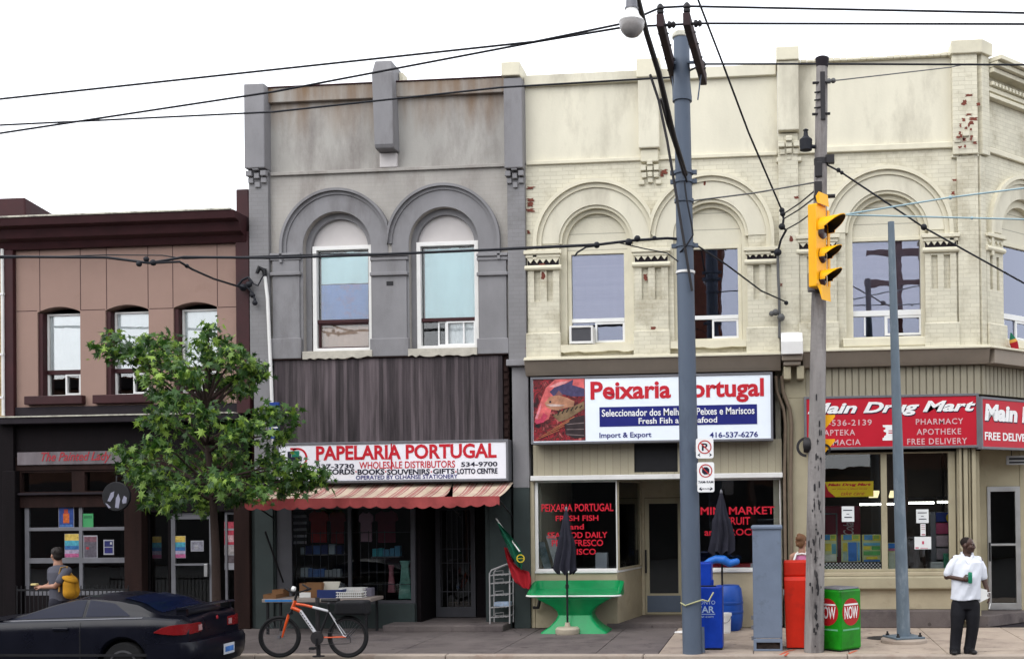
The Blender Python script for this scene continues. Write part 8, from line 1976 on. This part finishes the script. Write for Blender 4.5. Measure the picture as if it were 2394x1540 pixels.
def add_leaf(p, size, nrm, dn):
    yv = (dn-nrm*dn.dot(nrm)).normalized(); xv = yv.cross(nrm); q = Matrix((xv, yv, nrm)).transposed(); n0 = len(lv); f = rnd.uniform(-.45, .15)
    for x, y in leaf_shape: lv.append(p + q @ Vector((x*size, y*size, abs(x)*size*f-y*y*size*.2)))
    lf.append((n0, n0+1, n0+2, n0+3, n0+4, n0+5, n0+6, n0+7, n0+8)); lf.append((n0+8, n0+9, n0+10, n0+11, n0+12, n0+13, n0+14, n0+15, n0))
hub = [fork_, at(486, 1050, YT), at(480, 960, YT)]
for px, py, dy in tips:
    t = at(px, py, YT+dy*1.35); h0 = hub[0] if py > 1020 else (hub[1] if py > 900 else hub[2]); h0 = h0 + Vector((rnd.uniform(-.05, .05), rnd.uniform(-.05, .05), rnd.uniform(-.15, .15)))
    mid = h0.lerp(t, .55)+Vector((rnd.uniform(-.12, .12), rnd.uniform(-.12, .12), rnd.uniform(-.02, .16)))
    limbs.tube([h0, h0.lerp(mid, .5)+Vector((0, 0, .03)), mid, t], [.03, .022, .014, .005], 6)
    dr = (t-mid).normalized()
    for k in range(100):
        u = rnd.random()**.6; c = mid.lerp(t, .25+u*.8); R_ = .165*(1-.55*u)
        p = c+Vector((rnd.gauss(0, R_), rnd.gauss(0, R_), rnd.gauss(0, R_*.8)-.03))
        nr = Vector((rnd.gauss(0, .7), rnd.gauss(-.3, .6), rnd.gauss(.55, .5)))
        od = (p-c); od.z = 0
        add_leaf(p, rnd.choice((rnd.uniform(.06, .12), rnd.uniform(.1, .19))), nr.normalized() if nr.length > .01 else Vector((0, 0, 1)), Vector((od.x*3+rnd.gauss(0, .45), od.y*3+rnd.gauss(0, .45), -.8)))
limbs.tube([fork_, hub[1], hub[2], at(495, 830, YT)], [.06, .045, .03, .008], 8)
limbs.build('branches', bark, tree, smooth=60)
lm = bpy.data.materials.new('maple_leaf'); lm.use_nodes = True; N = lm.node_tree.nodes; L = lm.node_tree.links; bs = N['Principled BSDF']
g = N.new('ShaderNodeNewGeometry'); cr = N.new('ShaderNodeValToRGB'); e = cr.color_ramp.elements
e[0].position = 0; e[0].color = (.012, .045, .006, 1); e[1].position = 1; e[1].color = (.26, .4, .05, 1); q = e.new(.6); q.color = (.04, .115, .012, 1)
L.new(g.outputs['Random Per Island'], cr.inputs[0]); L.new(cr.outputs[0], bs.inputs['Base Color']); bs.inputs['Roughness'].default_value = .5
tl = N.new('ShaderNodeBsdfTranslucent'); L.new(cr.outputs[0], tl.inputs[0]); ms = N.new('ShaderNodeMixShader'); ms.inputs[0].default_value = .3
L.new(bs.outputs[0], ms.inputs[1]); L.new(tl.outputs[0], ms.inputs[2]); L.new(ms.outputs[0], N['Material Output'].inputs[0])
crown.v = lv; crown.f = lf; crown.build('crown', lm, tree)

# ================================================================ cables
def wire(name, label, pts, r=.014, mt='cable', sag=0, group=None, extra=None, cat='cable', n=10):
    P_ = [at(*p) if len(p) == 3 and not isinstance(p, Vector) else p for p in pts]; out = []
    for i in range(len(P_)-1):
        a, c = P_[i], P_[i+1]; k = n if len(P_) < 4 else 6
        for j in range(k): t = j/k; out.append(a.lerp(c, t)+Vector((0, 0, -sag*4*t*(1-t))))
    out.append(P_[-1]); mb = MB().tube(out, r, 8)
    for p, q in (extra or []): mb.ball(at(*p), q, 10, 6)
    return tag(mb.build(name, m_[mt], smooth=60), label, cat, group)
GW = 'overhead wires along the street'
def inset(i, t, dz=.2): x_n, x_f = ends[i]; return Vector((x_n+(x_f-x_n)*t, yn+(yf_-yn)*t, za+dz))
A1, A2, A3 = inset(1, .03), inset(0, .03, .2), inset(1, .95)
B1 = Vector((ends[1][0]+.16, yn+.12, za-.02)); B0 = Vector((ends[0][0]+.16, yn+.12, za-.02)); F0 = Vector((ends[0][1]+.02, yf_+.1, za+.1))
wire('power_cable', 'overhead cable highest at the left edge, rising to the near crossarm tops', [at(-1500, 330, -4.9), at(0, 232, -4.9), at(1250, 98, -5), at(1460, 55, -5), A2, A1], .016, group=GW)
wire('power_cable', 'overhead cable lowest at the left edge that crosses the other two', [at(-1500, 440, -4.4), at(0, 312, -4.4), at(640, 215, -4.6), at(1250, 99, -4.85), at(1460, 64, -4.95), B0, B1], .016, group=GW)
wire('power_cable', 'long overhead cable crossing both grey and cream parapets to the far crossarm ends', [at(-1500, 330, -2.9), at(0, 293, -2.9), at(640, 262, -2.9), at(1170, 205, -2.85), F0, A3], .016, group=GW)
wire('power_cable', 'topmost wire right of the steel pole against the white sky', [A1, at(2394, 31, -5), at(4200, 80, -5)], .016, group=GW)
wire('power_cable', 'second wire right of the steel pole just below the topmost', [B1, at(2394, 57, -4.88), at(4200, 105, -4.88)], .016, group=GW)
wire('power_cable', 'lower wire right of the steel pole passing the wooden pole top', [A3, at(1900, 150, -2.85), at(2394, 152, -2.85), at(4200, 170, -2.85)], .016, group=GW)
Ys = -3.5
wire('service_cable', 'thick twisted cable crossing the upper windows of the stucco and grey fronts', [at(-1500, 590, Ys), at(0, 600, Ys), at(250, 602, Ys), at(350, 615, Ys), at(430, 601, Ys), at(640, 603, Ys), at(860, 596, Ys), at(1100, 586, Ys), at(1390, 573, Ys), at(1480, 562, Ys), at(1560, 557, Ys), along(Z(1600, 560, Yp))], .021, extra=[((325, 617, Ys), .045), ((342, 606, Ys), .045), ((358, 614, Ys), .05), ((1395, 573, Ys), .05), ((1470, 566, Ys), .055), ((1490, 558, Ys), .05), ((1530, 557, Ys), .035)])
wire('messenger_wire', 'thin messenger wire twisted over the thick cable across the grey front', [at(-1500, 592, Ys), at(0, 604, Ys), at(250, 596, Ys), at(380, 597, Ys), at(430, 605, Ys), at(760, 594, Ys), at(1000, 592, Ys), at(1200, 579, Ys), at(1400, 570, Ys)], .009)
wire('service_drop', 'service drop sloping from the thick cable to the oxblood pilaster', [at(355, 615, Ys), at(420, 612, Ys), at(450, 630, -2.9), at(500, 652, -1.6), at(565, 672, -.3), at(580, 672, -.12)], .018, extra=[((437, 622, -3.2), .035)])
s = wire('wire_connector', 'tangle of black connectors where the service drop meets the wall', [at(556, 668, -.2), at(566, 655, -.2), at(580, 648, -.2), at(590, 660, -.2), at(575, 668, -.2), at(588, 682, -.2), at(596, 700, -.2), at(592, 712, -.2)], .022, extra=[((568, 672, -.2), .07), ((582, 665, -.2), .06), ((590, 690, -.2), .05), ((596, 708, -.2), .05)], cat='connector')
wire('service_drop', 'short black wires from the tangle to the weatherhead on the grey wall', [at(590, 662, -.2), at(603, 668, -.22), at(612, 650, -.22), at(620, 640, -.2)], .012)
wire('guy_wire', 'steep dark cable falling from the top frame edge to the cream pier', [at(1540, -700, -6), at(1632, 0, -3.55), at(1690, 150, -2.8), at(1750, 310, -1.7), at(1828, 492, -.5)], .016, extra=[((1828, 492, -.5), .05)])
wire('wire_connector', 'string of black splices hanging down the pier beside the signal', [at(1828, 490, -.5), at(1832, 512, -.5), at(1829, 532, -.48), at(1838, 538, -.45), at(1826, 560, -.4), at(1818, 590, -.3)], .02, extra=[((1830, 500, -.5), .05), ((1828, 530, -.5), .06), ((1818, 590, -.3), .07)], cat='connector')
wire('service_conduit', 'grey pipe down the cream pier under the black splices', [at(1818, 585, -.15), at(1819, 640, -.15), at(1822, 700, -.15), at(1822, 790, -.15)], .025, 'cable_grey', extra=[((1813, 730, -.18), .06), ((1826, 742, -.18), .07), ((1804, 733, -.18), .05)])
wire('service_drop', 'wire from the steel pole down to the pipe on the cream pier', [along(Z(1610, 555, Yp)), at(1700, 620, -2.5), at(1780, 680, -1.1), at(1838, 706, -.2)], .014, extra=[((1838, 708, -.2), .04)])
wire('span_wire', 'nearly level messenger wire between the steel pole and the wooden pole', [along(Z(1605, 472, Yp)), at(1760, 452, -3.5), aw_(Z(1910, 425, Yw))], .012, 'cable_grey')
for i, (a, c, lab) in enumerate((((1832, 500), (1905, 446), 'upper of three short wires between the splices and the wooden pole'), ((1832, 512), (1905, 462), 'middle of three short wires between the splices and the wooden pole'), ((1836, 538), (1902, 495), 'lowest of three short wires between the splices and the wooden pole'))):
    wire('span_wire', lab, [at(*a, -.5), at((a[0]+c[0])/2, (a[1]+c[1])/2+3, -2), at(*c, Yw)], .012)
wire('span_wire', 'dark wire falling from the wooden pole across the single arch to the right edge', [aw_(Z(1920, 378, Yw)), at(1965, 402, -3.3), at(2160, 532, -3.0), at(2394, 662, -2.6), at(3600, 1000, 2.0)], .014, extra=[((1960, 398, -3.3), .035), ((1968, 404, -3.3), .03), ((2160, 531, -3.0), .05)])
m_['cable_blue'] = P('pale_blue_sleeve', (.3, .42, .46), .5)
wire('span_wire', 'pale blue sleeved wire rising from the signal to the right edge', [at(1955, 505, -3.6), at(2220, 462, -3.4), at(2394, 440, -3.2), at(3900, 250, -1.5)], .013, 'cable_blue', extra=[((2222, 462, -3.4), .03)])
wire('span_wire', 'pale blue sleeved wire running level from the signal to the right edge', [at(1955, 502, -3.6), at(2240, 509, -3.4), at(2394, 513, -3.2), at(3900, 550, -1.5)], .013, 'cable_blue', extra=[((2272, 510, -3.4), .025)])
wire('guy_wire', 'thin grey guy from the wooden pole top towards the corner cap', [aw_(Z(1920, 190, Yw)), at(1960, 188, -3.0), at(2221, 158, -.9), at(2260, 150, -.3)], .01, 'cable_grey', extra=[((1948, 189, -3.3), .04), ((1938, 190, -3.35), .04)])
wire('drop_wire', 'curved dark wire hanging down the steel pole beside the lamp bracket', [at(1600, 425, Yp-.2), at(1606, 470, Yp-.22), at(1618, 530, Yp-.2), at(1620, 550, Yp-.2), at(1604, 575, Yp-.22), at(1590, 590, Yp-.1)], .013)
wire('drop_wire', 'loose thin wires fanning from the thick cable towards the steel pole', [at(1440, 566, Ys), at(1500, 580, Ys), at(1560, 592, Ys), at(1594, 618, Ys)], .009)
wire('drop_wire', 'frayed dark cable ends dangling under the thick cable left of the steel pole', [at(1400, 574, Ys), at(1370, 578, Ys), at(1350, 590, Ys), at(1343, 600, Ys)], .014)
# ================================================================ the far side of the street, mirrored in the shop glass
obr = mat('brown_street_brick', (.1, .05, .035), .9, .25, 3, .2, 40, brick=.6)
def opposite(label, xa, xb, ztop, seed, Yo=-24.):
    rnd = random.Random(seed)
    o = thing('brick_row_building', label, 'building', ((xa+xb)/2, Yo-4, -.15)); MB().box(xa, xb, Yo-9, Yo, -.15, ztop).build('wall', obr, o)
    MB().box(xa, xb, Yo-.0, Yo+.35, ztop-.5, ztop-.1).build('cornice', m_['dark_wood'], o)
    MB().box(xa+.1, xb-.1, Yo+.002, Yo+.2, -.1, 3.4).build('shopfront', m_['black'], o)
    x = xa+.8
    while x < xb-1.6 and ztop > 7:
        w_ = MB().box(x, x+1.0, Yo+.001, Yo+.06, 4.6, 6.9).build('window', m_['white'], o); MB().box(x+.08, x+.92, Yo+.061, Yo+.07, 4.7, 6.8).build('pane', m_['black'], w_); x += 2.1
opposite('tall brown brick row across the street, mirrored in the left shop windows', -42, -13, 7.8, 1)
opposite('lower brown brick row across the street, mirrored in the fish shop glass', -12.9, -1.0, 8.2, 2)
o2_ = bpy.data.objects['brick_row_building.001']
MB().box(-3.5, -2.1, -25.2, -24.02, 8.15, 13.2).box(-3.6, -2.0, -25.3, -23.95, 12.6, 12.9).build('chimney', mat('chimney_brick', (.16, .055, .03), .9, .3, 5, .2, 40), o2_)
opposite('brown brick building beyond the crossing, mirrored in the drug store glass', 4.8, 40, 8.4, 3)
opposite('low brick building added far off to block low sky mirrored in drug store glass', -8, 20, 4.6, 4, -62.)  # unseen building added to block the low sky in the reflection
s = thing('timber_pole', 'timber pole with three crossarms across the street, mirrored in the drug store upper window', 'utility pole', (4.6, -21.5, -.15))
pm2 = mat('brown_pole_timber', (.12, .05, .04), .9, .3, 4, .3, 30, streak=.2)
MB().tube([(4.6, -21.5, -.15), (4.6, -21.5, 14.0)], [.2, .15], 14).build('shaft', pm2, s)
for z in (10.2, 11.3, 12.4): MB().box(3.4, 6.6, -21.38, -21.25, z, z+.22).build('crossarm', pm2, s)
